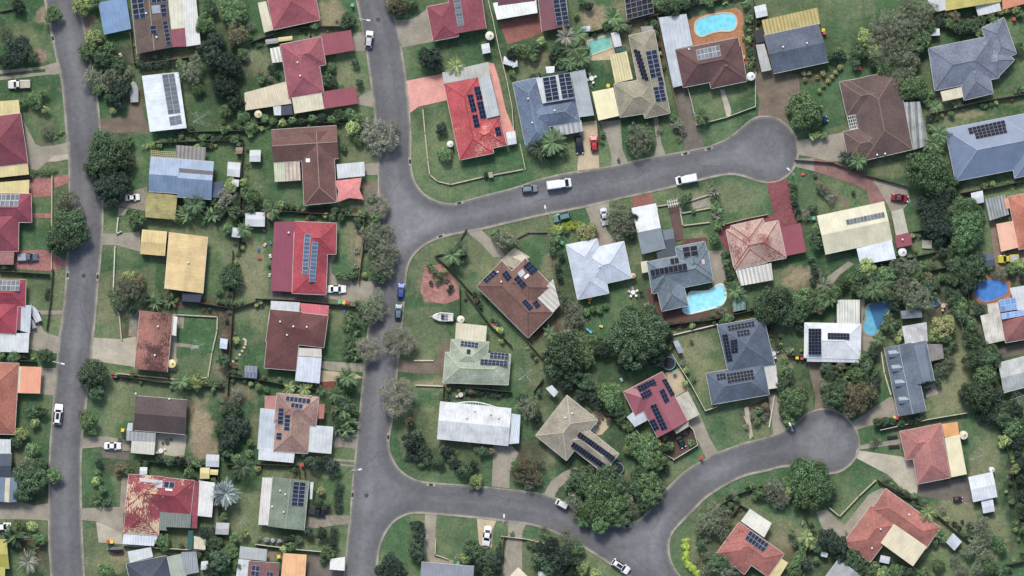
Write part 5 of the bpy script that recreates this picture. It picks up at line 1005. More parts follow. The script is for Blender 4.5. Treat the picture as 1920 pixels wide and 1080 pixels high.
house('white roofed centre house', 'plain pale white hipped house in the middle block', M((186, 194, 206), .4, .05, .6), [('h', '1061 459 1083 562 1142 550'), ('h', '1088 470 1170 452 1185 521')], pitch=.26, flats=[('verandah_roof', M((186, 194, 206), .4, .04), 2.5, '1061 459 1115 449 1119 463 1064 474')], vents='1124 500', gutter=WHITE, ridgec=(178, 188, 200))
house('grey green roof beside cyan pool', 'grey green tiled house beside the cyan pool with black solar panels', T((104, 118, 128)), [('h', '1213 491 1328 468 1338 528'), ('h', '1222 500 1241 584 1291 573'), ('h', '1266 463 1322 452 1335 515')], flats=[('carport', M((222, 224, 222), .4, .04), 2.7, '1184 390 1230 381 1239 427 1195 436'), ('carport', M((120, 132, 138), .4, .06), 2.65, '1195 436 1239 427 1249 466 1203 477'), ('awning', M((112, 124, 132)), 2.4, '1242 432 1262 428 1265 448 1246 450'), ('awning', M((70, 80, 86)), 2.4, '1246 450 1266 446 1270 482 1234 488 1231 474 1250 466'), ('awning', CR, 2.3, '1201 491 1214 489 1216 510 1204 512')], solar=[('1279 464 1307 460 1310 479', 2, 2, 'k'), ('1219 506 1287 493 1289 506', 8, 1, 'k'), ('1256 485 1272 482 1274 494', 2, 1, 'k')], sky=[('1315 487 1321 486 1322 495 1317 496', (206, 180, 176))], ridgec=(74, 86, 92))
house('pinkish tiles and red patio house', 'pink beige tiled house with red ridges and crimson side roof', T((176, 146, 132), (140, 88, 84), .62), [('h', '1361 431 1460 413 1475 484'), ('h', '1370 423 1378 506 1440 492')], pitch=.32, flats=[('side_roof', CRIM, 2.5, '1463 427 1501 418 1512 472 1474 480'), ('patio_roof', M((200, 198, 190), .9, .3), 2.5, '1379 507 1446 493 1450 525 1389 536')], ridgec=(146, 50, 50))
house('cream gable house', 'large cream metal gable house with a grey row of panels', M((202, 196, 166), .4, .05, .4), [('g', '1532 405 1658 378 1674 450')], pitch=.18, flats=[('patio_roof', M((210, 218, 226), .4, .05), 2.8, '1606 466 1672 450 1680 485 1613 497'), ('annexe_roof', M((182, 178, 158)), 2.4, '1671 397 1693 391 1703 436 1680 442'), ('annexe_roof', CRIM, 2.5, '1677 442 1706 436 1711 459 1682 465')], solar=[('1586 412 1658 397 1660 407', 11, 1, 'l')], vents='1693 449')
house('terracotta edge house', 'terracotta tiled house with peach patio roof and glassy pergola at the right', T((172, 104, 84)), [('h', '1890 369 1911 468 2010 448')], flats=[('patio_roof', M((222, 170, 142), .4, .04, .4), 2.5, '1868 420 1899 414 1910 464 1877 472'), ('patio_roof', M((150, 158, 156), .7, .35, .9), 2.4, '1847 373 1884 365 1892 402 1855 414'), ('awning', M((214, 152, 120)), 2.5, '1882 373 1892 370 1894 390 1886 392')])
house('red brick tiled house by round pool', 'red tiled house with white patio roofs and light blue solar panels', T((142, 66, 60)), [('h', '1872 566 1990 545 2004 622')], flats=[('patio_roof', M((206, 202, 186), .5, .08, 1.), 2.55, '1851 570 1872 567 1885 638 1850 646 1838 592 1853 588'), ('patio_roof', W1, 4.2, '1893 540 1940 532 1940 578 1906 582')], solar=[('1873 562 1903 557 1907 580', 3, 2, 'b'), ('1878 588 1925 579 1926 590', 6, 1, 'b')])
house('stained grey edge house', 'pale grey metal roof with dark stains at the right edge', M((176, 178, 176), .4, .1, 1.), [('g', '1872 681 1990 650 2000 706')], pitch=.2)
house('white square roof with black panels', 'square white hipped house with black solar panels and ribbed white awning', M((204, 208, 210), .5, .04, .5), [('h', '1509 605 1615 607 1614 673')], pitch=.2, flats=[('patio_roof', M((206, 206, 192), .6, .18), 2.6, '1569 562 1612 562 1612 606 1569 606'), ('awning', W2, 2.45, '1513 671 1611 673 1611 680 1513 678')], solar=[('1516 616 1540 616 1540 665', 4, 8, 'k'), ('1552 624 1593 625 1593 637', 7, 2, 'k')], gutter=WHITE, ridgec=(190, 194, 196))
dr = house('grey house with dormers', 'long grey tiled house with a row of four small dormers', T((98, 108, 120)), [('g', '1658 652 1685 781 1737 771'), ('g', '1697 646 1713 722 1753 714')], pitch=.4, flats=[('patio_roof', M((196, 196, 194), .4, .1, 1.), 2.7, '1691 612 1737 604 1740 640 1697 645'), ('side_roof', M((138, 132, 128), .4, .1, 1.), 2.4, '1738 645 1767 645 1770 672 1744 678'), ('side_roof', M((110, 122, 136), .4), 4.0, '1713 648 1733 645 1746 714 1729 716')], ridgec=(150, 160, 168))
for x, y in ((1675, 663), (1681, 690), (1687, 718), (1694, 750)):
    mb = MB(); a = P(x - 10, y - 5, 3.4); b = P(x - 7.5, y + 7, 3.4); c = P(x + 11, y - 1, 3.8); rz = 4.15; ml = ((a[0] + b[0]) / 2, (a[1] + b[1]) / 2)
    d1 = (c[0] - ml[0], c[1] - ml[1]); a2 = (a[0] + d1[0] * .72, a[1] + d1[1] * .72); b2 = (b[0] + d1[0] * .72, b[1] + d1[1] * .72)
    mb.face([(*a, 3.6), (*ml, rz), (*c, rz), (*a2, 3.6)]); mb.face([(*b, 3.6), (*b2, 3.6), (*c, rz), (*ml, rz)]); mb.face([(*a, 2.6), (*b, 2.6), (*b, 3.6), (*ml, rz), (*a, 3.6)], 1)
    for p, q in ((a, a2), (b, b2)): mb.face([(*p, 2.6), (*q, 2.6), (*q, 3.6), (*p, 3.6)], 1)
    mb.build('dormer', [m_plain((136, 148, 160)), m_plain((150, 150, 145))], dr[1], org=dr[2])
house('charcoal roof with many panels', 'charcoal tiled L shaped house covered with black solar panels', T((80, 92, 108)), [('h', '1345 610 1432 594 1453 684'), ('h', '1324 700 1432 681 1443 740')], pitch=.32, flats=[('side_roof', M((196, 192, 182)), 2.45, '1432 688 1455 684 1460 727 1440 730')], solar=[('1364 611 1414 602 1416 612', 8, 2, 'k'), ('1381 621 1405 617 1407 628', 4, 2, 'k'), ('1354 628 1364 626 1374 677', 2, 8, 'k'), ('1370 638 1382 636 1384 661', 2, 5, 'k'), ('1343 702 1360 699 1362 711', 3, 2, 'k'), ('1362 701 1412 693 1415 711', 8, 3, 'k')], ridgec=(98, 108, 120))
house('tilted dark red panel house', 'tilted dark red metal house with blue solar panels and white side roofs', M((144, 58, 66), .5, .07, .3), [('h', '1169 735 1242 697 1264 742'), ('g', '1242 697 1290 790 1233 821')], pitch=.3, flats=[('carport', W2, 2.5, '1175 782 1201 761 1214 788 1190 801'), ('patio_roof', M((196, 190, 172), .5, .12, 1.), 2.5, '1267 745 1290 733 1312 777 1288 790'), ('awning', M((158, 156, 140)), 2.4, '1263 806 1291 790 1291 800 1268 814')], solar=[('1194 725 1226 710 1231 719', 6, 2, 'n'), ('1200 738 1218 729 1223 739', 4, 2, 'n'), ('1241 713 1249 710 1266 741', 2, 5, 'n'), ('1236 733 1245 728 1256 752', 2, 3, 'n'), ('1219 761 1230 757 1252 804', 2, 7, 'n'), ('1217 790 1227 785 1237 804', 2, 3, 'n')], ridgec=(160, 80, 84))
house('diagonal brown tiled house', 'diagonal brown tiled house with a white patio roof and blue panels', T((112, 80, 70)), [('h', '893 537 990 634 1038 586'), ('h', '936 530 985 484 1040 540')], pitch=.3, flats=[('patio_roof', M((192, 188, 176), 1., .2), 2.9, '1006 557 1037 523 1050 572 1036 587'), ('patio_roof', CR, 2.5, '960 482 978 476 990 482 980 490')], solar=[('905 525 926 506 933 513', 4, 2, 'n'), ('941 514 950 506 960 520', 2, 3, 'n'), ('963 523 971 516 987 533', 2, 3, 'n'), ('980 500 992 490 1009 506', 3, 3, 'n'), ('978 566 986 561 1000 578', 2, 4, 'n'), ('998 568 1006 562 1014 573', 2, 2, 'n')], sky=[('970 512 979 504 986 512 977 520', (150, 160, 168)), ('982 519 990 513 993 517 985 523', (235, 235, 230))], vents='933 510 940 528', ridgec=(90, 62, 54))
house('pale green tiled house', 'pale green tiled house with yellowish ridges and navy solar panels', T((146, 156, 136), (172, 176, 152), .35), [('h', '846 636 917 641 910 700'), ('h', '835 660 958 664 953 722')], pitch=.3, flats=[('carport', CR, 2.5, '855 605 913 611 911 641 853 635')], solar=[('864 639 897 643 896 653', 5, 2), ('875 654 883 655 882 665', 1, 1), ('919 660 954 663 953 674', 5, 2), ('901 673 952 677 951 687', 7, 2)], ridgec=(178, 186, 140))
hw = house('broad white metal house', 'broad white metal house with a curved patio edge', M((204, 206, 206), .4, .06, .7), [('g', '825 753 959 766 953 836')], pitch=.18, flats=[('side_roof', M((196, 206, 214), .4), 2.5, '959 775 976 778 973 831 953 833')], vents='890 770 920 776 935 783 875 783', gutter=WHITE)
mb = MB()
arc = [(850 + 84 * t, 757 + 8 * t - 7 * math.sin(math.pi * t)) for t in [i / 16 for i in range(17)]]
for (a, b) in zip(arc[:-1], arc[1:]):
    p, q = P(*a, 2.6), P(*b, 2.6); mb.tube((*p, 2.55), (*q, 2.55), .14, n=6); mb.tube((*p, 2.55), (p[0], p[1] - 1.6, 2.7), .05, n=4)
mb.build('curved_pergola', WHITE, hw[0], org=hw[2])
house('taupe diagonal heating strip house', 'taupe tiled diagonal house with two long black panel strips', T((146, 138, 120)), [('h', '1063 741 1004 817 1062 864'), ('h', '1084 790 1161 851 1133 889')], solar=[('1087 809 1154 857 1148 866', 14, 1, 'k'), ('1076 828 1141 874 1135 883', 14, 1, 'k')], vents='1060 783 1073 775', ridgec=(186, 178, 158))
house('rose tiled house by culdesac', 'rose red tiled house with cream strip roof beside the lower cul-de-sac', T((160, 82, 76)), [('h', '1703 806 1721 908 1783 896'), ('h', '1687 809 1699 863 1767 850')], flats=[('patio_roof', M((224, 160, 98), .4, .04), 2.6, '1766 795 1795 791 1799 816 1771 820'), ('patio_roof', M((216, 206, 166), .4, .05, .3), 2.6, '1771 821 1799 815 1813 889 1784 895')], ridgec=(190, 116, 100))
house('terracotta V shaped house', 'terracotta tiled V shaped house with a cream patio roof in its crook', T((160, 78, 66)), [('h', '1661 916 1764 989 1736 1031'), ('h', '1634 947 1581 1018 1632 1055')], flats=[('patio_roof', M((208, 196, 164), .5, .06, .4), 3.5, '1676 982 1738 1025 1712 1062 1651 1018')], vents='1651 992 1705 965 1635 1028', ridgec=(190, 104, 84))
house('terracotta house with cream annexe', 'weathered terracotta house with white annexe and grid of blue panels', T((160, 76, 66), (120, 66, 62), .45), [('h', '1386 979 1343 1038 1396 1078'), ('h', '1386 979 1471 1039 1440 1082')], flats=[('patio_roof', M((214, 212, 196), .4, .05), 2.7, '1406 954 1447 981 1433 1008 1389 977'), ('patio_roof', PYL, 2.5, '1463 1046 1478 1055 1452 1098 1432 1090')], solar=[('1407 995 1442 1020 1431 1036', 6, 2, 'd')], ridgec=(178, 98, 82))
house('grey gable bottom house', 'grey metal gable roof below the cream driveway at the bottom edge', M((112, 118, 132), .4), [('g', '790 1054 889 1062 884 1130')], pitch=.2)
house('pale cream corner roof', 'small pale cream roof cut off by the bottom edge', M((206, 198, 168), .4), [('g', '957 1080 972 1064 1010 1100')], pitch=.2)
house('grey roof with timber frames', 'light grey roofed house at the lower right beside pale timber framing', M((150, 154, 154), .4, .1, .6), [('g', '1573 1048 1543 1088 1600 1130')], pitch=.2)
GH = house(None, 'black mesh covered frame structure standing at the top of the middle block', m_plain((26, 28, 34), .4), [('g', '1168 -30 1176 37 1226 24')], eave=2.2, pitch=.15, cat='shade house', name='shade_house')
mb = MB(); R0 = GH[3][0]
for i in range(8): a = R0.at(R0.L * i / 7, 0, 2.5); b = R0.at(R0.L * i / 7, R0.W, 2.5); mb.tube((a[0], a[1], 2.72), (b[0], b[1], 2.72), .08, n=4)
for i in range(6): a = R0.at(0, R0.W * i / 5, 2.9); b = R0.at(R0.L, R0.W * i / 5, 2.9); mb.tube(a, b, .06, n=4)
mb.build('frame', m_plain((120, 124, 130)), GH[0], org=GH[2])
# ---- sheds, garages, canopies -------------------------------------
shed('', 'g', '275 361 271 407 328 412', M((166, 156, 94), .4, .07, 1.2), 2.4, label='mustard yellow roofed garage stained with a dark smudge', cat='garage', name='garage')
shed('', 'g', '266 430 313 434 309 480', M((204, 180, 120), .4), 2.4, label='small yellow metal garage beside the long yellow roof', cat='garage', name='garage')
shed('', 'g', '1816 895 1862 885 1871 932', M((206, 212, 214), .4), 2.6, label='white metal garage with a gable roof near the right edge', cat='garage', name='garage')
for look, st, s, mt in (('small white square', 'g', '468 281 489 281 488 303', W1), ('white metal', 'g', '427 303 451 305 449 332', W1), ('small white', 'g', '429 335 448 337 447 350', W1), ('rusty topped little', 'g', '442 276 455 276 454 288', M((150, 118, 104))), ('white square', 'g', '460 397 497 398 496 425', W1), ('small white', 'g', '435 426 451 428 450 446', W2),
 ('white', 'g', '386 852 411 853 410 876', M((186, 190, 194))), ('tan roofed', 'g', '375 877 393 877 392 898', PYL), ('tan roofed small', 'g', '394 880 409 881 408 891', PYL), ('pale grey', 'g', '405 980 430 981 428 1003', M((170, 172, 170))), ('small white', 'g', '262 876 276 876 275 890', W1), ('grey panelled', 'g', '459 685 483 687 481 710', M((112, 122, 138), .8, .2)),
 ('tiny blue white', 'g', '413 634 427 636 425 655', M((186, 200, 214))), ('white garden', 'g', '1414 12 1436 7 1440 29', W1), ('grey metal', 'g', '1689 583 1728 580 1730 595', M((120, 128, 136))), ('narrow grey', 'g', '1262 640 1272 638 1282 661', M((150, 160, 170))), ('green glassy', 'g', '1373 562 1397 557 1399 580', M((110, 140, 132), .9, .2)), ('small white', 'g', '1743 54 1762 53 1763 66', W1),
 ('slate blue topped', 'g', '1841 477 1863 474 1867 498', M((72, 84, 98))), ('white gabled garden', 'g', '1788 1000 1804 1016 1790 1033', W2), ('pale blue grey', 'g', '1652 1041 1670 1045 1667 1058', W2), ('small white', 'g', '1840 939 1862 935 1866 959', M((200, 206, 214))), ('white', 'g', '1821 362 1843 357 1846 379', M((196, 202, 206))), ('small white', 'g', '902 83 917 80 920 98', W1), ('white', 'g', '945 105 962 110 960 124', W1), ('white flat', 'g', '1090 50 1107 48 1107 58', W2), ('tan topped', 'g', '521 70 548 67 548 75', PYL), ('grey topped', 'g', '497 74 520 71 521 80', M((150, 152, 150))), ('pale', 'g', '1541 1035 1553 1038 1551 1046', W2), ('white', 'g', '960 115 970 112 971 124', W1), ('white', 'g', '949 248 966 245 969 269', W1), ('white', 'g', '377 1053 390 1052 389 1068', W1)):
    shed(look + ' garden shed', st, s, mt)
canopy('white flat shelter roof', W1, 2.4, '1023 728 1035 722 1047 735 1039 745'); canopy('white triangular awning', m_plain((214, 214, 208)), 2.3, '619 1048 647 1044 646 1070 618 1068'); canopy('white cloth awning', m_plain((214, 216, 216)), 2.2, '1023 125 1040 124 1039 137 1025 137')
for s, c, h in (('1600 470 1604 477', 'w', 1), ): pass
# ---- tanks --------------------------------------------------------
for x, y, r, c, look in ((484, 214, 7, (196, 186, 150), 'cream round water tank'), (918, 67, 8, (206, 198, 180), 'cream round water tank'), (1408, 143, 8, (204, 206, 206), 'white round water tank'), (1692, 473, 8, (200, 202, 200), 'white round water tank'), (1807, 816, 8, (206, 196, 166), 'cream round water tank'), (864, 599, 7, (212, 202, 180), 'cream round water tank'), (507, 404, 7, (190, 176, 140), 'tan round water tank'), (322, 682, 8, (214, 196, 130), 'yellow cream round water tank'), (1187, 517, 5, (200, 160, 120), 'small orange tan water tank'), (1860, 881, 5, (214, 216, 214), 'small white round tank'), (1112, 272 - 24, 0, 0, 0)):
    if r: tank(x, y, r, c, look)
def tramp(x, y, r, look):
    root = empty('trampoline', (*P(x, y), 0)); R = r * S; m = MB(); m.lathe([(R, .8), (R, .88), (R * .84, .89), (R * .84, .85)], n=28); m.build('safety_pad', m_plain((96, 120, 140), .6), root)
    m = MB(); m.lathe([(R * .84, .86), (0, .84)], n=28); m.build('mat', m_plain((22, 24, 30), .7), root); 
    for k in range(6): a = k * math.pi / 3; m = MB(); m.tube((R * .95 * math.cos(a), R * .95 * math.sin(a), 0), (R * .98 * math.cos(a), R * .98 * math.sin(a), 2.3), .03, n=6); m.build('pole', STEEL, root)
    auto(root, x, y, look, 'trampoline', 'trampolines')
tramp(1158, 878, 12, 'round black trampoline with a blue grey rim'); tramp(1254, 681, 13, 'large dark round trampoline under the tree')
# ---- fences and low walls ------------------------------------------
for s, c, h in (('200 60 204 20', 'd', 1.2), ('245 60 252 118 268 120', 'b', 1.6), ('268 120 380 104', 'b', 1.6), ('346 240 356 248 480 244', 'd', 1.6), ('290 268 456 262', 'd', 1.6), ('456 262 452 360 448 470', 'd', 1.6), ('60 332 0 340', 'd', 1.6), ('0 508 94 514', 'd', 1.6), ('98 330 97 505', 's', .6), ('100 505 96 560 88 620', 'd', 1.2), ('0 672 70 678', 'd', 1.6),
 ('222 408 219 438 228 434', 'w', .6), ('216 462 213 540', 'w', .6), ('213 540 212 570 224 590 228 636', 's', .6), ('340 562 437 578', 'd', 1.6), ('437 470 437 578 432 660 420 860', 'd', 1.6), ('437 578 500 560', 'd', 1.6), ('330 590 408 594 407 620 398 660 390 708 330 711 220 700', 's', .5), ('210 702 300 716 420 726', 'd', 1.6), ('426 704 490 712 560 726 600 730', 'd', 1.6), ('262 862 350 873 400 876', 'd', 1.6), ('410 876 410 970', 'd', 1.6), ('232 1022 300 1027 385 1032', 'w', 1.4),
 ('480 392 560 398 683 406', 'd', 1.7), ('683 406 680 470 672 530', 'b', 1.5), ('480 560 560 563 690 577', 'd', 1.7), ('480 870 560 872 562 897', 'd', 1.6), ('480 1020 560 1030 605 1034', 'w', 1.4), ('470 80 540 55 600 50 665 50', 'd', 1.6), ('470 232 560 226 640 232', 'd', 1.6), ('582 60 582 72', 'd', 1.6), ('425 870 470 872', 'd', 1.6),
 ('915 0 925 40 935 90 950 150 960 200 965 270', 'w', 1.6), ('793 206 797 250 802 300 806 328 820 340 845 346 905 332 980 318', 's', .5), ('975 270 985 318', 'w', 1.), ('1100 62 1230 28 1410 -15', 'b', 1.7), ('1100 62 1040 78', 'd', 1.6), ('1232 30 1248 120 1268 200 1280 265', 'b', 1.6), ('1080 130 1100 150 1118 222 1124 270', 'd', 1.4), ('1303 212 1305 235 1362 220 1416 200 1417 135', 'w', .8), ('1289 165 1296 190 1306 235', 'w', 1.), ('1413 0 1412 60 1418 130', 'd', 1.6),
 ('1232 390 1232 430', 'w', .5), ('1225 388 1290 378 1330 365', 's', .5), ('1274 390 1278 400 1332 390', 's', .5), ('1275 395 1280 423 1330 417', 's', .5), ('1340 425 1400 410 1440 402', 's', .9), ('1490 300 1560 305 1610 325 1700 350', 'd', 1.), ('1745 214 1830 192 1925 176', 'd', 1.6), ('1790 364 1860 352 1925 338', 'd', 1.6), ('1700 440 1705 436 1740 430', 'd', 1.6), ('1640 497 1700 484 1766 470', 'd', 1.4), ('1766 448 1762 472', 's', .6), ('1700 515 1790 498 1800 480', 'd', 1.5), ('1440 600 1470 590 1570 548', 'd', 1.6), ('1820 500 1814 560 1820 640', 'd', 1.6), ('1800 600 1812 640 1830 660', 'w', .5),
 ('1448 600 1456 660', 'd', 1.5), ('1476 665 1510 668', 'd', 1.5), ('1650 806 1740 786 1812 774', 'w', 1.4), ('1652 660 1658 700 1670 740', 'w', .5), ('1868 775 1890 850 1905 940 1925 1050', 'd', 1.5), ('1645 900 1690 930 1720 935', 'd', 1.5), ('1642 900 1610 930 1574 968 1555 952', 's', .7), ('1645 900 1700 930 1760 968 1790 995 1818 1016', 'd', 1.5), ('1500 950 1520 990 1510 1040 1500 1080', 'd', 1.4), ('1345 950 1385 925 1430 910', 'd', 1.4), ('1368 972 1387 946 1402 954', 'd', 1.4), ('1880 1060 1925 1050', 'd', 1.5), ('1260 665 1295 720 1322 770 1345 762', 'w', 1.4),
 ('1262 860 1240 848 1228 830', 'w', 1.), ('1262 862 1308 834 1300 806 1290 795', 'w', 1.2), ('1240 610 1330 600 1426 578', 'd', 1.7), ('1206 540 1216 580 1226 612', 'b', 1.6), ('1262 628 1345 608', 'w', .6), ('1047 545 1035 500 1027 435', 'b', .6), ('1027 435 990 436 962 450', 'b', .5), ('816 480 850 510 880 545 900 562', 'd', 1.2), ('862 540 862 600', 'd', 1.2), ('875 430 850 470 816 480', 'd', .6), ('962 600 990 640 1018 672', 'b', 1.4), ('872 545 920 610 960 648', 'd', 1.6),
 ('838 723 900 728 960 735', 'd', 1.6), ('832 722 830 755', 'd', 1.4), ('780 722 832 724', 'w', .5), ('1018 710 1000 735', 'd', 1.5), ('1088 745 1150 785 1200 820', 'd', 1.6), ('1188 800 1210 830', 'w', 1.2), ('945 1005 938 1050 930 1090', 'b', 1.4), ('940 1005 985 1010 1020 1018', 'w', .9), ('817 1010 816 1040 840 1048', 's', .5), ('0 22 48 12', 'b', .8), ('1395 780 1410 818', 's', .4), ('1442 800 1452 742', 'w', .4), ('777 676 812 676', 'w', .4), ('430 545 437 475', 'd', 1.4), ('570 860 572 895', 'd', 1.5), ('1360 100 1362 100', 'd', 1.)):
    fence(s, c, h)
# pergola gate and garden steps of the front garden
mb = MB()
for i in range(5): a = P(1251 + i * 4.2, 375 - i * .8, 2.2); b = P(1254 + i * 4.2, 390 - i * .8, 2.2); mb.tube((*a, 2.2), (*b, 2.2), .06, n=4)
for k in (3, 10): a = P(1250.5 + k * .25, 376 + k, 2.2); b = P(1270 + k * .25, 372 + k, 2.2); mb.tube((*a, 2.15), (*b, 2.15), .07, n=4)
for x, y in ((1252, 377), (1271, 373), (1254, 389), (1273, 385)): a = P(x, y); mb.tube((*a, 0), (*a, 2.2), .06, n=6)
c = P(1261, 382); tag(mb.build('pergola', WHITE, org=(*c, 0)), 'small white slatted pergola at the top of the dark garden steps', 'pergola')
mb = MB()
for i in range(12):
    t = i / 11; a = P(1254 + 10 * t, 392 + 58 * t); b = P(1272 + 10 * t, 388 + 58 * t); an = math.atan2(b[1] - a[1], b[0] - a[0]); mb.box((a[0] + b[0]) / 2, (a[1] + b[1]) / 2, .1 + .1 * (11 - i) / 11, 2.1, .62, .2 + .18 * (11 - i) / 11, an)
c = P(1264, 420); tag(mb.build('garden_steps', m_plain((98, 74, 68), .8), org=(*c, 0)), 'dark brown timber garden steps running down from the white pergola', 'steps')
# raised slab, seat wall, stone ring
mb = MB(); c = P(1738, 458); mb.box(*c, .25, 2.2, 1.9, .5, -.05); tag(mb.build('raised_slab', m_pave((170, 166, 150), 'gravel'), org=(*c, 0)), 'pale stone raised slab on the lawn behind the crimson roof', 'slab')
for k in range(12):
    a = -.5 + k * .24; x, y = 437 + 24 * math.cos(a * 1.1) , 662 + 26 * math.sin(a * 1.1 - .9); mb = MB(); p = P(x, y); mb.lathe([(.32, 0), (.34, .2), (.2, .32), (0, .34)], *p, n=7); o = mb.build('stone', m_plain((186, 178, 150), .9), org=(*p, 0)); tag(o, 'pale round stone in the curved garden edging on the left block', 'stone', 'stones of the curved garden edging')
# ---- lamps, drains, clotheslines -----------------------------------
for a in ((675, 39, 691, 38), (662, 880, 675, 880), (105, 677, 118, 682), (1025, 403, 1022, 388), (1486, 329, 1478, 317), (945, 976, 945, 967), (1483, 806, 1481, 795)): lamp(*a)
for a in ((99, 72, -75), (127, 516, 85), (183, 519, 85), (769, 303, -85), (861, 381, 15), (826, 443, 25), (728, 820, 85), (808, 909, -5), (661, 928, 85), (1237, 938, 50), (1285, 288, 15), (1329, 279, 15), (1176, 987, 10)): grate(*a)
for a in ((375, 223, 14), (372, 649, 14), (455, 975, 12), (1829, 857, 13), (985, 702, 16), (468, 105, 14), (483, 352, 12), (425, 1060, 10), (1905, 745, 14)): clothesline(*a, rnd.uniform(.3, 1.))
m = MB(); m.lathe([(.5, .025), (.48, .03), (0, .03)], n=20)
for i, (x, y) in enumerate(((709, 37), (687, 929), (157, 517))):
    o = (m.build('manhole_cover', m_plain((70, 68, 66), .8)) if i == 0 else mh.copy())
    if i: COL.objects.link(o)
    mh = o if i == 0 else mh; o.location = (*P(x, y), .004); auto(o, x, y, 'round dark manhole cover', 'manhole cover', 'manhole covers in the roads')
# ---- vehicles -------------------------------------------------------
V = vehicle
V(692, 74, 84, 'hatch', (188, 190, 194), 'silver hatchback parked on the left side near the top of the middle street', 33)
V(248, 370, 4, 'sedan', (226, 226, 224), 'white car parked on the gravel beside the mustard garage', 28)
V(52, 482, 2, 'ute', (92, 102, 114), 'blue grey utility truck parked on pink paving', 39, tray=(150, 156, 162), name='utility_truck', cat='ute')
V(109, 777, 84, 'suv', (228, 230, 230), 'white four wheel drive parked on the left street near the bottom left', 39, sunroof=True)
V(211, 836, 0, 'sedan', (228, 228, 226), 'small white car parked on the driveway left of the dark brown roof', 32)
V(631, 542, 0, 'sedan', (226, 226, 222), 'white sedan on the pale concrete driveway beside the red roof', 36)
V(752, 546, 86, 'hatch', (56, 76, 150), 'bright blue hatchback parked on the right kerb of the middle street', 29)
V(747, 585, 86, 'hatch', (86, 112, 122), 'teal grey hatchback parked just below the bright blue one', 29)
V(594, 960, -10, 'ute', (26, 30, 38), 'black utility truck parked on the gravel drive by the sage roof', 35, name='utility_truck', cat='ute')
V(993, 354, 6, 'suv', (120, 132, 142), 'small grey blue car parked behind the long white van', 30, sunroof=False)
V(1048, 345, 8, 'van', (224, 226, 226), 'long white van parked on the upper side of the side street', 47, name='van', cat='van')
V(1287, 336, 191, 'van', (226, 226, 224), 'white van parked on the lower side of the side street', 41, name='van', cat='van')
V(1054, 407, 194, 'suv', (96, 132, 132), 'teal four wheel drive parked on grass above the yellow hedge', 33)
V(1133, 406, -82, 'sedan', (196, 200, 206), 'silver sedan parked nose down on the brown driveway', 33)
V(1086, 271, -84, 'hatch', (34, 42, 54), 'black hatchback parked on the cream driveway', 34)
V(1114, 270, 95, 'hatch', (176, 36, 46), 'bright red hatchback parked on the cream driveway beside the black one', 31)
V(1687, 371, -8, 'sedan', (130, 34, 52), 'dark red sedan parked on the curved concrete drive', 33)
V(1164, 1062, -33, 'suv', (226, 226, 226), 'white four wheel drive parked at the bottom edge of the lower street', 37, sunroof=True)
V(913, 1005, 262, 'sedan', (228, 228, 228), 'white wagon parked on the narrow cream driveway at the bottom', 38)
V(1053, 945, 152, 'van', (212, 212, 206), 'white van partly under the spreading green trees on the lower street', 24, name='van', cat='van')
V(1891, 485, 183, 'ute', (196, 184, 40), 'bright yellow utility truck with a pale tray at the right edge', 40, tray=(170, 172, 168), name='utility_truck', cat='ute')
V(1277, 829, -60, 'sedan', (22, 48, 50), 'dark green car under the front yard of the tilted dark red house', 24)
V(1539, 226, 18, 'hatch', (30, 50, 84), 'dark blue car half hidden under the bushy tree by the upper cul-de-sac', 26)
V(36, 158, 182, 'ute', (210, 208, 196), 'white utility truck with a tan tray parked on the lawn at the left', 42, tray=(176, 168, 146), name='utility_truck', cat='ute')
V(4, 988, 5, 'hatch', (224, 226, 228), 'white car at the left edge beside the banana plants', 34)
boat(830, 594, 178, 40, 'white open motorboat on its trailer on the corner lawn')
boat(67, 588, 115, 33, 'boat under a white cover on the driveway at the left', cover=(190, 188, 200))
boat(62, 606, 112, 20, 'small trailer under a grey cover beside the covered boat', cover=(150, 154, 160), name='trailer')
boat(252, 172, 95 - 2, 40, 'silver covered boat trailer parked beside the long white house', cover=(160, 162, 160), name='trailer', col=(190, 192, 190))
boat(217, 1030, 182, 28, 'black jet ski trailer on the grass at the bottom left', cover=(34, 34, 40), name='trailer', col=(40, 40, 44))
V(1796, 936, 2, 'hatch', (84, 52, 58), 'tiny dark red and blue buggy on the concrete behind the rose house', 18, width=.6, name='buggy', cat='buggy')
for x, y, c in ((637, 566, 'g'), (645, 567, 'y'), (651, 567, 'r'), (924, 610, 'r'), (928, 614, 'g'), (934, 617, 'y'), (214, 703, 'r'), (217.5, 704, 'g'), (204, 1015, 'r'), (210, 1015, 'y'), (1094, 876, 'r'), (1098, 879, 'y'), (1101, 883, 'g'), (1237, 833, 'y'), (1494, 670, 'y'), (1503, 671, 'r'), (1676, 783, 'y'), (1681, 783, 'r'), (1264, 698, 'g'), (1525, 409, 'g'), (1603, 128, 'g'), (1610, 128, 'r'), (1543, 57, 'y'), (1545, 62, 'r'), (1053, 455, 'g'), (661, 10, 'g'), (859, 1055, 'g'), (567, 871, 'r'), (1393, 107, 'y'), (1399, 119, 'r'), (1462, 727, 'y'), (1140, 161, 'y'), (231, 806, 'y'), (523, 1043, 'y'), (569, 852, 'g'), (1900, 36, 'r'), (1314, 858, 'r')):
    wbin(x, y, c)
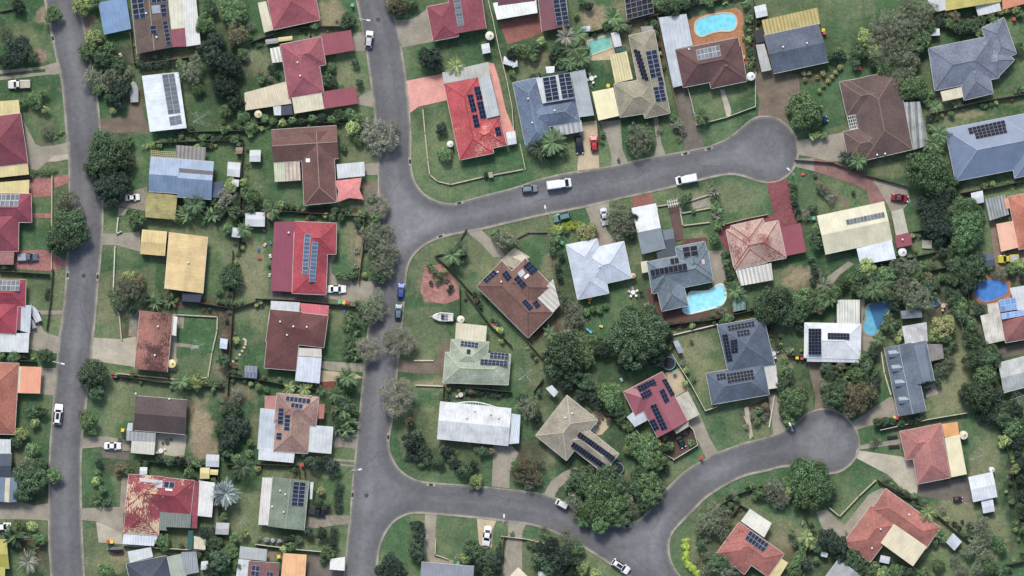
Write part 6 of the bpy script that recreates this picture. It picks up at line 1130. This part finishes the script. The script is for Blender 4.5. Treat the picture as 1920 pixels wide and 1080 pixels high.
# garden furniture groups and toys, each its own thing
def table(x, y, c, look):
    root = empty('garden_table', (*P(x, y), 0), rnd.uniform(0, 1)); m = MB(); m.lathe([(.55, .70), (.55, .74), (0, .74)], n=14); m.build('table_top', m_plain(c), root); m = MB(); m.tube((0, 0, 0), (0, 0, .7), .05); m.build('leg', STEEL, root); auto(root, x, y, look, 'table', 'garden tables')
def chair(x, y, c, a=0):
    root = empty('garden_chair', (*P(x, y), 0), a); m = MB(); m.box(0, 0, .42, .5, .5, .05); m.build('seat', m_plain(c), root); m = MB(); m.box(-.25, 0, .68, .05, .5, .5); m.build('backrest', m_plain(c), root)
    for sx in (-.2, .2):
        for sy in (-.2, .2): m = MB(); m.tube((sx, sy, 0), (sx, sy, .42), .02, n=5); m.build('leg', STEEL, root)
    auto(root, x, y, 'plastic garden chair', 'chair', 'garden chairs')
for x, y, n, c in ((1187, 548, 5, (220, 216, 208)), (1109, 147, 4, (220, 220, 216)), (313, 827, 2, (60, 60, 64)), (302, 845, 2, (220, 218, 210)), (1110, 800, 4, (180, 200, 196)), (1122, 788, 3, (90, 70, 60)), (1106, 559, 3, (210, 150, 60)), (1735, 732, 3, (40, 42, 46)), (864, 740, 2, (200, 190, 180)), (1450, 663, 4, (200, 206, 214)), (1768, 573, 3, (190, 170, 150)), (1635, 703, 2, (200, 210, 200))):
    table(x, y, c, 'small round garden table')
    for k in range(n): a = k * 6.283 / n + .4; chair(x + 8 * math.cos(a), y - 8 * math.sin(a), c, a + math.pi)
def toy(x, y, c, sx=.8, sy=.5, look='toy', nm='garden_toy'):
    m = MB(); m.box(0, 0, .25, sx, sy, .3); m.box(sx * .2, 0, .5, sx * .4, sy * .8, .25); m.tube((-sx * .3, -sy * .6, .15), (-sx * .3, sy * .6, .15), .15, n=10); m.tube((sx * .3, -sy * .6, .15), (sx * .3, sy * .6, .15), .15, n=10)
    o = m.build(nm, m_plain(c, .5), org=(0, 0, 0)); o.location = (*P(x, y), 0); o.rotation_euler.z = rnd.uniform(0, 3); auto(o, x, y, look, 'toy', 'toys on the lawns')
for x, y, c, l in ((495, 432, (206, 60, 130), 'pink ride-on garden toy'), (485, 468, (70, 110, 180), 'blue ride-on garden toy'), (487, 484, (200, 80, 80), 'red and white garden toy'), (497, 459, (200, 190, 150), 'pale garden toy'), (507, 455, (80, 150, 150), 'teal garden box'), (507, 480, (220, 220, 220), 'white garden box'), (505, 500, (50, 50, 60), 'dark garden box'), (506, 516, (210, 200, 190), 'pale garden box'), (1104, 620, (90, 180, 200), 'turquoise toy kayak'), (1127, 612, (206, 190, 120), 'yellow garden toy'), (646, 585, (70, 110, 180), 'blue garden toy'), (226, 103, (220, 190, 180), 'pink and white garden swing toy'), (1505, 327, (210, 70, 60), 'red garden mower toy'), (1165, 712, (170, 200, 196), 'pale green garden toy'), (1275, 812, (110, 70, 60), 'brown garden box')):
    toy(x, y, c, 1.6 if 'kayak' in l else .8, .5, l)

for x, y in ((1665, 820), (1670, 819.5), (1675, 819), (1680, 818.5), (1668, 838), (1673, 837.5), (1678, 837), (1683, 836.5)):
    m = MB(); m.lathe([(.0, .02), (.26, .02), (.34, .55), (.28, .55), (.26, .45), (0, .45)], n=12); o = m.build('plant_pot', m_plain((26, 28, 30), .6)); o.location = (*P(x, y), 0); auto(o, x, y, 'black round plant pot', 'plant pot', 'black plant pots in two rows')

tank(844, 270, 6, (214, 212, 204), 'white round water tank')
c = P(920, 328); m = MB(); m.box(0, 0, .6, .8, 1.1, 1.2, .2); m.box(0, 0, 1.22, .95, 1.25, .08, .2); o = m.build('letterbox', m_pave((170, 158, 138), 'brick')); o.location = (*c, 0); tag(o, 'stone letterbox pillar in the sandstone wall of the corner lawn', 'letterbox')

rr = random.Random(99)
def crack(x, y, ang, L, w=.05):
    m = MB(); p = P(x, y); a = math.radians(ang); n = int(L / .5); prev = None
    for i in range(n):
        a += rr.uniform(-.28, .28); q = (p[0] + math.cos(a) * .5, p[1] + math.sin(a) * .5); nx, ny = -math.sin(a) * w, math.cos(a) * w
        m.face([(p[0] - nx, p[1] - ny, .029), (q[0] - nx, q[1] - ny, .029), (q[0] + nx, q[1] + ny, .029), (p[0] + nx, p[1] + ny, .029)]); p = q
    struct(m.build('road_crack', TARM))
TARM = m_plain((80, 80, 83), .8)
for q in ((752, 330, 265, 16), (740, 470, 262, 9), (712, 840, 266, 14), (735, 120, 262, 12), (150, 560, 268, 14), (140, 260, 264, 10), (120, 860, 270, 16), (1120, 350, 10, 14), (1300, 308, 12, 9), (1440, 280, 40, 8), (860, 938, -3, 12), (1220, 1000, 60, 10), (1400, 860, 25, 12), (1570, 810, 80, 6), (1000, 380, 10, 8), (1180, 1040, 330, 8)): crack(*q)
# ---- vegetation -----------------------------------------------------
TREES = '''
828 240 12 D;834 289 16 M;911 328 6 D;824 250 7 B;
35 12 15 D;100 26 18 M;10 60 14 O;32 92 28 D;12 115 16 D;60 106 14 B;66 186 17 M;82 176 10 M;85 206 9 L;88 246 13 O;45 192 9 M;20 200 8 O
155 12 22 L;176 2 15 M;176 72 19 L;164 98 18 M;192 108 22 B;206 88 13 M;221 120 20 B;168 146 19 O;192 150 20 O;216 143 20 O;236 134 15 O;221 166 23 D;212 208 7 Y;226 196 13 D;208 180 14 B;182 168 12 M
192 262 22 B;200 292 38 B;182 312 27 B;228 296 26 B;204 348 32 D;228 340 20 D;180 278 18 M;240 266 13 M;214 374 18 D
385 45 20 M;395 18 16 B;436 20 28 M;402 76 19 D;446 64 22 R;400 108 24 D;430 122 26 D;420 160 27 D;442 192 19 D;358 132 26 O;370 166 14 M;340 122 13 M;424 208 14 M;392 8 12 B;456 100 12 M;470 50 10 O;378 88 14 D
470 240 14 M;420 244 9 M;400 262 7 B;440 262 9 M;380 258 8 M;418 228 6 R;456 218 14 M;300 272 6 L;265 122 9 D;280 124 9 D;296 122 9 D;312 120 9 D
425 370 21 G;432 348 14 L;440 398 15 B;471 366 20 M;456 342 9 L;350 400 20 M q;366 386 18 B p;396 404 17 M q;412 396 14 B;380 412 12 M q;256 411 19 M;246 400 9 D;376 380 12 M;404 380 12 M q;440 438 11 B q;458 430 13 M p;428 428 12 M;334 410 10 M;470 392 12 B;455 400 8 R
433 520 26 B;410 545 9 M;124 376 25 O;131 420 32 B;114 450 30 B;150 442 21 B;146 398 16 O;100 436 14 M
236 545 29 O;221 562 18 M;256 528 18 R;272 560 12 B;290 566 16 M q;320 566 16 M q;305 562 9 B q;240 520 14 L;212 552 12 M;250 580 10 D
173 700 32 B;182 735 18 B;166 790 20 M;155 775 12 O;172 808 11 M;368 716 17 L;342 716 15 M p;352 724 9 M;400 722 12 M q;420 676 15 B;85 666 17 B;26 668 14 M;2 666 10 M;62 772 17 B;40 815 16 L;30 828 14 B;62 842 15 M;58 898 32 B;44 924 20 B;102 892 17 M;50 872 18 O;30 890 16 B;78 870 14 B;26 1004 24 M q;60 986 12 L;55 1052 18 G p;14 1010 16 B q;66 792 10 L;74 1010 14 M;36 985 14 M;80 770 12 B;60 1030 12 M q
200 1072 18 M;186 868 9 D;184 885 7 M;226 876 12 R;242 882 12 M;180 902 9 L;192 918 9 M;182 936 11 M q;200 942 9 B;188 950 7 G a;205 938 5 G a;186 898 7 M;222 888 7 R;300 862 10 D;318 864 11 B;338 862 11 D;354 866 9 O;370 868 11 M;355 886 13 M;382 866 8 B;236 816 9 D;224 824 6 O
305 1015 16 M;340 1023 6 B;388 1002 17 D;402 1020 18 B;412 1050 25 B;432 1034 18 M;440 1008 12 M;458 1000 10 L;400 1072 18 D;395 1040 14 D;448 1060 14 M;412 942 9 M;420 968 9 M;372 1040 8 B;423 925 23 V c;457 874 19 B p;446 862 13 M;428 848 12 B;430 826 20 D;450 800 21 D;440 770 17 B;428 754 14 O;446 738 14 G;432 790 15 D;468 850 9 M;440 890 10 B;416 806 14 B;470 830 8 M;420 770 8 B
652 38 17 B;590 48 9 M;745 12 20 R;732 6 14 O;770 4 14 M;758 26 9 M;808 110 23 D;795 100 14 D;820 124 12 D;855 124 15 L p;622 125 9 M;618 138 11 M q;622 156 14 B;608 150 12 B;666 118 9 B;674 156 9 B;640 166 8 M;636 216 14 B;656 214 12 M;672 222 11 M;622 224 9 M;700 252 26 G;728 262 23 G;662 240 15 L;672 262 11 M;706 280 15 G;735 240 14 G;644 276 8 H;690 232 14 G
496 222 9 M;512 228 8 M;530 230 9 L;548 226 9 M;566 228 8 D;586 222 9 M;604 220 9 D;484 210 6 M;460 196 6 M;488 136 7 R;496 142 8 O;506 148 7 O;490 150 8 M;508 128 8 D;520 138 7 D
706 385 21 T;698 372 12 M;705 408 11 M;700 438 23 O;716 466 26 O;718 498 24 O;733 480 18 O;708 516 16 B;690 452 14 O;724 436 16 O;702 478 14 B;728 512 14 O
512 392 16 M p;526 384 9 L;538 386 7 B;550 388 6 M;485 385 7 B;500 380 8 M;624 406 8 M;640 408 9 B;670 412 8 B;680 400 9 M;672 425 8 D;610 404 6 L
636 517 9 H;648 518 10 H;660 517 9 H;668 512 7 M;700 572 26 O;694 592 20 O;712 586 16 G;680 578 12 M;692 655 21 T;745 641 28 T;743 742 31 T;768 790 12 R;776 812 6 O
656 592 12 M q;652 608 12 M q;664 622 12 M q;656 640 12 B q;660 654 12 M q;650 664 11 B q;672 640 9 M;668 604 10 B;666 668 12 M q;652 706 18 M p;640 712 13 B q;656 724 14 M;630 738 15 M p;544 728 11 L p;570 731 12 L p;602 732 9 M p;486 726 8 M;500 730 7 M;640 768 20 M q;652 756 12 B p;652 790 19 M q;638 786 14 B;648 808 16 M q;632 806 14 B q;628 770 10 R;666 770 10 M;624 742 8 B
590 868 15 D;608 866 14 D;624 874 15 D;632 884 9 M;580 864 10 B;602 920 9 Y;596 946 8 D;613 950 8 D;600 938 6 B;580 998 11 D;603 1000 13 D;545 1025 12 M;532 1030 8 L;615 1036 16 M;624 1020 11 D;606 1050 8 M;500 1012 6 V;512 1013 5 V;524 1014 5 V;536 1010 7 D;548 1008 9 D;560 1012 9 B;485 1010 6 G;556 992 8 B;483 878 7 Y
848 478 19 M p;864 468 14 B p;852 492 12 M q;866 482 12 M q;858 462 8 O;944 446 21 O;930 440 12 M;960 452 12 O;826 517 8 B;814 508 8 M;846 538 6 D;806 500 7 M;834 508 6 L;820 526 7 M;808 530 5 B;838 525 6 M q;842 545 5 D;893 902 14 L;884 912 8 O
774 828 20 D;790 846 18 D;784 815 13 B;770 850 10 D;800 862 10 B;840 848 14 D;848 862 11 B;858 872 13 D;870 880 15 B;880 876 11 B;826 870 10 D;814 868 8 B;888 870 10 D;906 846 11 B;896 842 8 O;922 846 8 R;762 856 8 O;830 842 8 O;790 870 7 M
990 764 24 O;1004 780 15 D;980 748 12 D;985 880 25 R f;1000 896 18 R f;972 890 16 R f;1012 868 12 O;990 905 14 O;968 872 12 M
1035 267 22 M c;1012 276 20 B c;1052 280 13 M c;1028 290 12 B c;1000 262 11 D;1198 258 28 O;1212 268 16 O;1186 272 14 D;1186 250 12 B;1270 233 13 G;1262 222 9 M;1280 246 8 G;1313 217 14 M p;1322 225 9 M p
984 94 14 M;1002 90 13 B;968 92 12 M;1000 106 10 M;1014 78 10 L;960 104 12 D;1062 70 19 G p;1082 66 17 M p;1076 92 19 M p;1090 110 16 M p;1058 104 14 B;1048 90 16 B;1068 118 15 M p;1040 108 12 D;1050 120 12 B;1098 96 10 D;1150 34 17 M p;1160 46 15 M p;1138 48 11 M;1146 20 10 M;1176 52 9 O;1228 46 10 B;1256 12 22 B;1238 6 16 M;1280 6 16 B;1300 4 12 D;1104 12 10 D;1090 4 9 B;1330 6 10 M;1400 8 10 M;1000 146 9 D;1010 140 6 M;960 138 8 M;1080 28 7 M;1226 62 9 M
1404 36 10 M;1402 52 10 M q;1406 68 9 M q;1402 84 10 B q;1406 98 9 M q;1408 114 10 M q;1404 128 8 M;1394 70 5 L;1510 206 36 M;1494 192 20 O;1526 222 20 M;1500 226 18 B;1532 252 8 L;1545 254 8 M;1524 256 9 L;1480 206 10 M;1517 137 5 Y;1509 149 5 Y;1532 145 5 Y;1543 138 6 Y;1507 138 5 Y;1575 126 6 Y;1566 136 5 Y;1560 144 5 Y;1553 152 5 Y;1544 160 5 Y;1536 170 5 Y;1555 105 9 B;1568 106 10 D;1572 96 10 M;1580 104 8 B
1100 434 21 Y;1094 446 12 L;1110 428 12 L;1164 402 24 O;1174 422 22 O;1150 416 16 O;1160 440 14 O;1188 408 12 D;1156 384 12 O;1184 440 10 D;1041 444 12 M p;1044 458 8 M q;1036 470 9 B;1052 480 8 D;1046 500 8 D;1050 520 8 D;1048 430 8 L;1062 434 6 M;1283 376 11 B;1338 360 11 G q;1342 374 11 M q;1346 390 12 M q;1344 404 11 G q;1350 416 12 M q;1336 350 7 M q;1338 447 13 H;1345 425 9 M;1290 366 8 M;1300 396 5 M
1358 478 8 B;1360 492 8 M;1364 506 8 B;1368 520 9 D;1372 534 9 B;1376 546 15 M p;1386 552 13 M p;1362 530 7 M;1388 570 8 G;1350 580 8 G;1360 584 8 O;1336 590 6 M;1365 596 11 M;1355 604 9 B
1066 576 20 O;1078 592 22 O;1074 610 18 O;1058 560 12 B;1030 626 13 M p;1062 628 14 G p;1086 632 13 M p;1044 642 10 M;1016 612 7 D;1112 580 7 M;1100 586 8 M;1124 582 7 M;1136 574 6 M
1060 662 38 B;1094 668 26 M;1040 690 24 B;1076 700 22 B;1100 716 18 B;1062 722 14 D;1090 740 14 D;1118 652 16 B;1134 660 14 D;1114 636 14 M;1130 640 14 B;1030 670 14 D
1196 636 58 B;1238 632 26 D;1230 668 24 D;1162 650 22 M;1180 592 22 B;1215 600 26 B;1150 638 12 R;1175 680 18 D;1146 744 26 M;1130 730 17 M;1158 768 17 B;1120 760 12 D;1110 744 12 D;1166 786 14 B;1178 800 12 M
1208 838 28 M;1190 826 20 M;1232 862 22 M;1214 862 20 M;1246 840 11 B;1180 842 14 L;1246 878 10 B;1216 902 24 M;1222 926 24 M;1200 888 18 B;1194 914 20 B;1236 912 14 M;1208 944 18 B
1128 930 36 M;1104 912 26 M;1150 910 28 B;1146 950 30 M;1110 958 28 M;1126 980 22 M;1086 900 22 B;1100 890 20 B;1136 890 22 B;1078 938 18 O;1086 958 16 O;1096 976 16 M;1170 936 20 O;1180 956 18 O;1164 970 20 M;1146 884 16 B;1066 912 12 B;1076 888 10 D
1018 994 12 O;1026 1004 8 M;1070 1014 18 O;1084 1028 14 M;1060 1000 10 O;1028 1034 26 D;1048 1052 24 D;1012 1048 18 B;1030 1062 20 B;1060 1036 16 D;1000 1024 8 B;1092 1064 14 L;1116 1076 12 L;1080 1052 12 B;1000 1018 7 G;990 1020 6 M;1070 1074 14 D;1020 1080 12 V
782 988 14 D;786 1004 15 D;780 1020 15 B;786 1036 15 D;776 1036 11 D;790 1046 11 B;732 1068 28 D;750 1074 16 D;712 1070 12 D;890 1034 22 B;910 1048 21 B;926 1056 18 D;872 1046 12 L;916 1072 18 B;882 1022 12 B;936 1040 10 D;860 1046 8 G;902 1064 14 D
1652 58 32 O;1688 46 33 O;1722 38 28 O;1672 96 34 O;1640 92 20 L;1702 108 30 O;1722 76 24 M;1608 98 18 B;1712 164 29 M;1690 142 26 O;1624 70 19 L;1736 16 19 O;1660 124 22 M;1700 12 20 O;1742 50 16 M;1680 150 14 M;1640 116 12 B;1602 116 12 B;1614 80 12 M
1762 40 14 D;1780 44 12 M;1800 50 18 B;1820 50 17 B;1838 40 14 B;1856 30 11 M;1790 30 12 R;1775 26 8 R;1874 22 9 Y;1888 16 10 Y;1904 18 10 L;1864 40 11 M;1850 56 12 B;1912 26 9 M;1836 62 12 M;1912 90 12 M;1906 84 7 O
1748 268 17 M p;1760 252 18 M p;1744 240 10 M;1752 286 16 B p;1742 222 9 D;1736 190 9 M;1752 200 13 M p;1744 176 9 M;1590 296 13 D p;1608 302 15 M p;1596 312 8 B;1580 292 9 D p;1614 312 8 B p
1741 320 43 H;1752 352 20 B;1786 340 12 B;1776 358 16 B;1806 392 28 H;1814 428 36 H;1800 456 24 H;1832 400 16 H;1762 376 26 D;1752 402 26 D;1772 422 26 D;1744 424 22 D;1780 394 18 O;1762 450 14 D;1730 380 14 D;1770 474 12 D
1546 356 12 O;1536 352 8 B;1556 366 11 G;1558 376 9 G;1600 362 5 D;1524 390 9 B;1512 396 11 G;1512 406 10 O;1486 352 8 B;1488 366 8 B;1490 382 8 D;1494 396 8 D;1498 408 7 B;1528 440 13 B;1532 458 13 B;1530 426 9 M;1520 484 8 B;1526 500 8 B;1528 514 9 D;1524 526 8 D;1480 344 5 R;1528 328 5 R;1532 436 10 D
1452 570 34 B;1476 590 26 B;1432 580 22 B;1498 562 20 M;1462 548 16 B;1446 600 14 D;1420 562 9 B;1540 560 20 M;1520 572 18 B;1560 548 20 M;1536 578 14 R;1544 534 14 O p;1556 556 16 M p;1530 556 14 M p;1500 590 16 B;1510 548 12 M
1626 500 20 L;1616 516 20 B;1642 520 20 B;1662 516 22 M;1684 508 20 B;1700 502 24 O;1716 516 18 M;1600 522 14 M;1652 536 18 M p;1636 542 18 M p;1662 552 16 M;1620 546 14 M p;1604 540 14 B;1580 532 12 B;1690 540 24 O;1718 556 30 O;1736 540 20 B;1708 572 14 O;1750 556 12 B;1688 560 14 B;1640 556 14 B;1738 522 14 R;1730 500 12 M;1672 530 16 B;1676 576 12 D;1754 536 11 B;1764 520 9 M
1792 500 20 B;1808 516 20 B;1828 500 24 B;1836 486 16 D;1802 484 14 M;1820 532 16 D;1790 524 12 M;1812 540 12 D;1856 500 9 M;1838 520 14 B;1896 504 14 M;1910 496 14 L;1880 512 12 O;1918 512 12 B;1864 514 9 O;1788 520 16 B
1766 614 24 Y;1756 628 16 L;1776 602 15 L;1772 632 12 L;1790 560 18 B;1800 574 18 M;1784 584 14 O;1802 594 12 B;1780 548 12 D;1836 580 12 D;1836 578 7 M;1814 600 10 M;1822 612 12 M;1812 640 10 O;1828 640 18 B;1816 628 14 B;1838 660 20 B;1826 676 22 B;1852 676 24 B;1846 700 22 M;1834 714 16 B;1868 666 12 B;1858 656 14 M;1836 742 34 B;1856 768 26 D;1812 740 18 D;1868 742 18 D;1880 780 22 B;1900 770 20 D;1898 800 22 M;1916 790 18 B;1916 812 16 B;1878 760 12 B;1840 780 14 D;1908 830 14 D;1886 826 12 L;1878 834 8 L;1862 596 9 D;1878 704 10 D
1604 744 30 R;1626 736 22 R;1596 762 20 R;1570 738 28 B;1556 750 18 O;1548 720 14 O;1560 702 16 B;1584 704 15 M q;1596 692 12 M q;1610 704 16 M;1622 690 15 B;1626 712 16 B;1550 688 14 B;1576 686 12 R;1640 718 12 D;1616 668 14 M;1628 680 12 M;1604 678 10 M;1642 700 10 B;1586 726 14 M;1632 756 10 R;1622 770 6 R;1580 762 12 B
1486 750 30 M;1470 722 18 B;1476 772 18 M;1498 734 16 M;1460 706 10 M;1480 700 12 B;1472 690 9 M;1470 676 8 M;1494 770 14 M;1480 790 12 M
1645 792 10 B;1660 790 10 B;1672 790 9 B;1690 794 9 B;1708 790 9 D;1720 786 10 D;1640 824 7 M;1636 832 8 O;1646 826 7 G;1770 688 16 O;1780 676 12 O;1756 700 9 B;1776 658 10 B;1786 644 10 B;1758 716 9 B;1762 672 9 D;1690 624 9 L;1678 628 9 G;1684 636 8 L;1668 606 14 M p;1656 612 10 B;1664 594 10 M;1646 636 12 M p;1636 648 9 B;1640 664 10 D;1710 632 7 D;1700 618 8 M;1680 608 10 B;1672 620 8 M;1726 646 6 R
1514 904 36 H;1498 884 26 H;1534 890 26 H;1538 920 26 H;1508 932 24 M;1484 906 16 M;1526 944 16 M;1452 912 20 G;1468 930 18 G;1446 930 14 G;1478 922 12 L;1458 944 12 G;1556 920 10 M
1334 974 28 O;1350 992 20 O;1320 988 18 O;1342 958 16 O;1360 976 14 O;1314 1020 12 B;1322 1040 10 O;1306 1050 8 O;1424 924 11 M;1434 918 8 B;1414 932 7 M;1346 1056 24 B;1364 1070 20 O;1326 1070 18 O;1310 1004 7 M;1386 1080 14 D;1410 910 7 M
1512 1006 14 L p;1520 1018 12 L p;1506 1026 11 M;1484 1000 9 M;1490 1018 9 B;1552 1010 22 D;1570 1026 22 D;1538 1026 16 B;1594 1046 22 B;1614 1060 20 B;1580 1048 16 D;1630 1070 18 M;1648 1078 16 L;1608 1036 14 D;1500 1044 14 M;1492 1058 12 M;1512 1058 12 D;1490 1074 14 M;1530 1050 8 M;1640 1060 10 M;1600 1074 14 B;1660 1074 14 M;1680 1072 16 M;1706 1074 16 B;1730 1076 16 M
1738 960 15 L p;1730 968 8 L p;1767 956 8 O;1804 978 4 D;1818 986 8 D;1838 988 20 O;1850 1006 16 O;1868 1016 14 H;1876 1026 12 H;1830 1020 20 O;1842 1040 16 O;1814 1034 14 O;1758 1000 11 M;1768 1010 9 M;1752 1016 9 B;1818 1002 9 B;1806 1000 7 M;1842 976 8 O;1886 922 4 L;1902 880 11 L;1896 886 8 R;1915 870 14 D;1914 900 12 D;1918 930 14 D;1922 960 16 D;1924 990 14 B;1912 948 8 B;1908 850 8 D;1790 1050 12 O;1760 1060 14 M;1800 1070 16 O;1856 1062 16 M;1880 1072 14 B;1712 946 7 B;1722 952 7 B;1832 1064 14 O;1540 948 6 M
1590 1066 10 D;1380 935 7 M;1326 1010 7 G;1706 562 8 M;1570 596 8 B;1590 600 7 D;1498 616 9 D;1630 660 8 D;1236 244 7 G;1130 250 6 M;1160 300 4 M;1040 1010 7 B;960 1000 5 M;1400 800 7 G;1412 778 9 G;1422 770 9 M;1434 762 9 R;1430 784 8 O;1418 790 8 M;1436 776 7 G;1300 710 6 M;1286 694 7 L;1280 680 6 G;1256 650 6 L;1284 718 7 L;1296 640 5 M;1296 830 8 M;1256 836 9 M;1246 820 7 M;1284 812 5 O'''
SPECS = []
for row in TREES.replace('\n', ';').split(';'):
    if not row.strip(): continue
    t = row.split(); SPECS.append((float(t[0]), float(t[1]), float(t[2]), t[3], t[4] if len(t) > 4 else None))
REST = []
def kind_of(s): return {'p': 'palm', 'c': 'palm', 'q': 'plant', 'a': 'plant', 't': 'tree'}.get(s[4]) or ('tree' if s[2] * S >= 1.75 or s[3] == 'T' else 'shrub')
for kd in ('palm', 'plant', 'tree', 'shrub'):
    L_ = sorted([s for s in SPECS if kind_of(s) == kd], key=lambda s: -s[2])
    for s in L_[:285]: tree(*s)
    REST += L_[285:]; print(kd, len(L_))
def inpoly(x, y, poly):
    r = False
    for (x1, y1), (x2, y2) in zip(poly, poly[1:] + poly[:1]):
        if (y1 > y) != (y2 > y) and x < (x2 - x1) * (y - y1) / (y2 - y1) + x1: r = not r
    return r
def free(x, y, m=5):
    p = P(x, y)
    for r in ROOFS:
        a, b = r.st(p)
        if -m * S < a < r.L + m * S and -m * S < b < r.W + m * S: return False
    return not any(inpoly(x, y, q) for q in FLATP + PAVED)
for F in FENCES:        # unkempt planting that lines the back fences
    for (x1, y1), (x2, y2) in zip(F[:-1], F[1:]):
        L = math.hypot(x2 - x1, y2 - y1); ph = rnd.uniform(0, 6)
        for i in range(int(L / 6)):
            t = (i + rnd.random()) / (L / 6); side = rnd.choice((-1, 1)); o = side * rnd.uniform(5, 11)
            if math.sin(t * L / 17 + ph) * side + rnd.uniform(-.6, .9) < 0: continue
            x = x1 + (x2 - x1) * t - (y2 - y1) / L * o; y = y1 + (y2 - y1) * t + (x2 - x1) / L * o; r_ = rnd.uniform(3.5, 7.5)
            if free(x, y, r_ * .6): REST.append((x, y, r_, rnd.choice('DBBMMORLG'), rnd.choice((None, None, None, None, 'q', 'a'))))
undergrowth(REST)
hedge('262 274 300 270', .9, 1.2, 'L', 'bright green clipped hedge along the fence above the light blue roof')
hedge('1034 430 1062 425 1088 418', 1.6, 1.4, 'C', 'yellow green clipped hedge below the teal four wheel drive')
hedge('1286 1010 1285 1050 1300 1068 1316 1082', 1.3, 1.4, 'C', 'long yellow green hedge bending round the bottom corner garden')
hedge('636 904 634 960', 1.7, 1.6, 'D', 'dark clipped hedge block right of the sage green roof')
hedge('628 990 624 1020', 1.5, 1.5, 'D', 'dark clipped hedge block below the gravel driveway of the sage roof')
hedge('358 252 400 256 450 258', 1., 1.3, 'B'); hedge('1640 793 1675 789', 1.5, 1.2, 'B'); hedge('300 266 352 264', 1., 1.1, 'M'); hedge('870 735 956 742', 1., 1.1, 'D')
hedge('460 400 452 440 450 470', .8, 1.2, 'B'); hedge('1090 586 1138 574', .9, .9, 'M'); hedge('520 232 560 228 610 224', 1.1, 1.4, 'B'); hedge('120 245 96 262', .6, .6, 'M'); hedge('1365 470 1370 500 1374 530', .9, 1.2, 'B'); hedge('1488 345 1490 380 1498 405', 1.2, 1.4, 'B'); hedge('54 326 84 322 105 318', 1.2, 1.2, 'M'); hedge('268 127 330 118', 1.3, 1.6, 'D'); hedge('1400 40 1406 120', .9, 1.4, 'B')
hedge('1750 45 1800 40 1860 34', 1.4, 1.5, 'B'); hedge('1780 490 1830 478', .8, 1.2, 'L'); hedge('1210 612 1300 604 1400 586', .8, .8, 'B'); hedge('90 540 88 560', 1., 1.2, 'D')
# ---- labels -----------------------------------------------------------
DIRS = ['right of', 'up-right of', 'above', 'up-left of', 'left of', 'down-left of', 'below', 'down-right of']
ORD = ['nearest', 'second nearest', 'third nearest', 'fourth nearest', 'fifth nearest', 'sixth nearest', 'seventh nearest', 'eighth nearest', 'ninth nearest', 'tenth nearest'] + ['%dth nearest' % i for i in range(11, 60)]
groups = {}
for ob, x, y, look, cat, grp in AUTO:
    d, px, py, nm = min((math.hypot(x - a, y - b), a, b, n) for a, b, n in PLACES)
    k = int(((math.degrees(math.atan2(py - y, x - px)) + 22.5) % 360) // 45)
    ob['category'] = cat; ob['group'] = grp; groups.setdefault((look, DIRS[k], nm), []).append((d, ob))
for (look, dr_, nm), lst in groups.items():
    lst.sort(key=lambda q: q[0])
    for i, (d, ob) in enumerate(lst):
        if len(look.split()) + len(dr_.split()) + len(nm.split()) > 12: look = look.replace(' dense', '').replace(' green', '', 1)
        ob['label'] = '%s %s the %s' % (look, dr_, nm) if len(lst) == 1 else '%s %s %s the %s' % (ORD[i], look, dr_, nm)
# ---- light, sky, camera -------------------------------------------------
w = bpy.data.worlds.new('World'); scene.world = w; w.use_nodes = True; nt = w.node_tree; sky = nt.nodes.new('ShaderNodeTexSky'); sky.sky_type = 'NISHITA'; sky.sun_disc = False
EL, AZ = 50, -14      # sun in the north, a little west; hazy
sky.sun_elevation = math.radians(EL); sky.sun_rotation = math.radians(AZ); sky.dust_density = 3.; sky.air_density = 1.2
nt.links.new(sky.outputs[0], nt.nodes['Background'].inputs[0]); nt.nodes['Background'].inputs[1].default_value = SKYS
sd = bpy.data.lights.new('sun', 'SUN'); sd.energy = SUNS; sd.angle = math.radians(13); sd.color = (1, .98, .95); so = bpy.data.objects.new('sun', sd); COL.objects.link(so)
a = math.radians(AZ); e = math.radians(EL); dirv = Vector((math.sin(a) * math.cos(e), math.cos(a) * math.cos(e), math.sin(e))); so.rotation_euler = dirv.to_track_quat('Z', 'Y').to_euler(); so.location = (0, 0, 60)
cd = bpy.data.cameras.new('camera'); co = bpy.data.objects.new('camera', cd); COL.objects.link(co); scene.camera = co; co.location = (0, 0, CAMH)
cd.sensor_width = 36; cd.lens = 36 * CAMH / (1920 * S); cd.clip_start = 10; cd.clip_end = 5000
scene.view_settings.view_transform = 'Standard'; scene.view_settings.look = 'None'; scene.view_settings.exposure = 0; scene.view_settings.gamma = 1
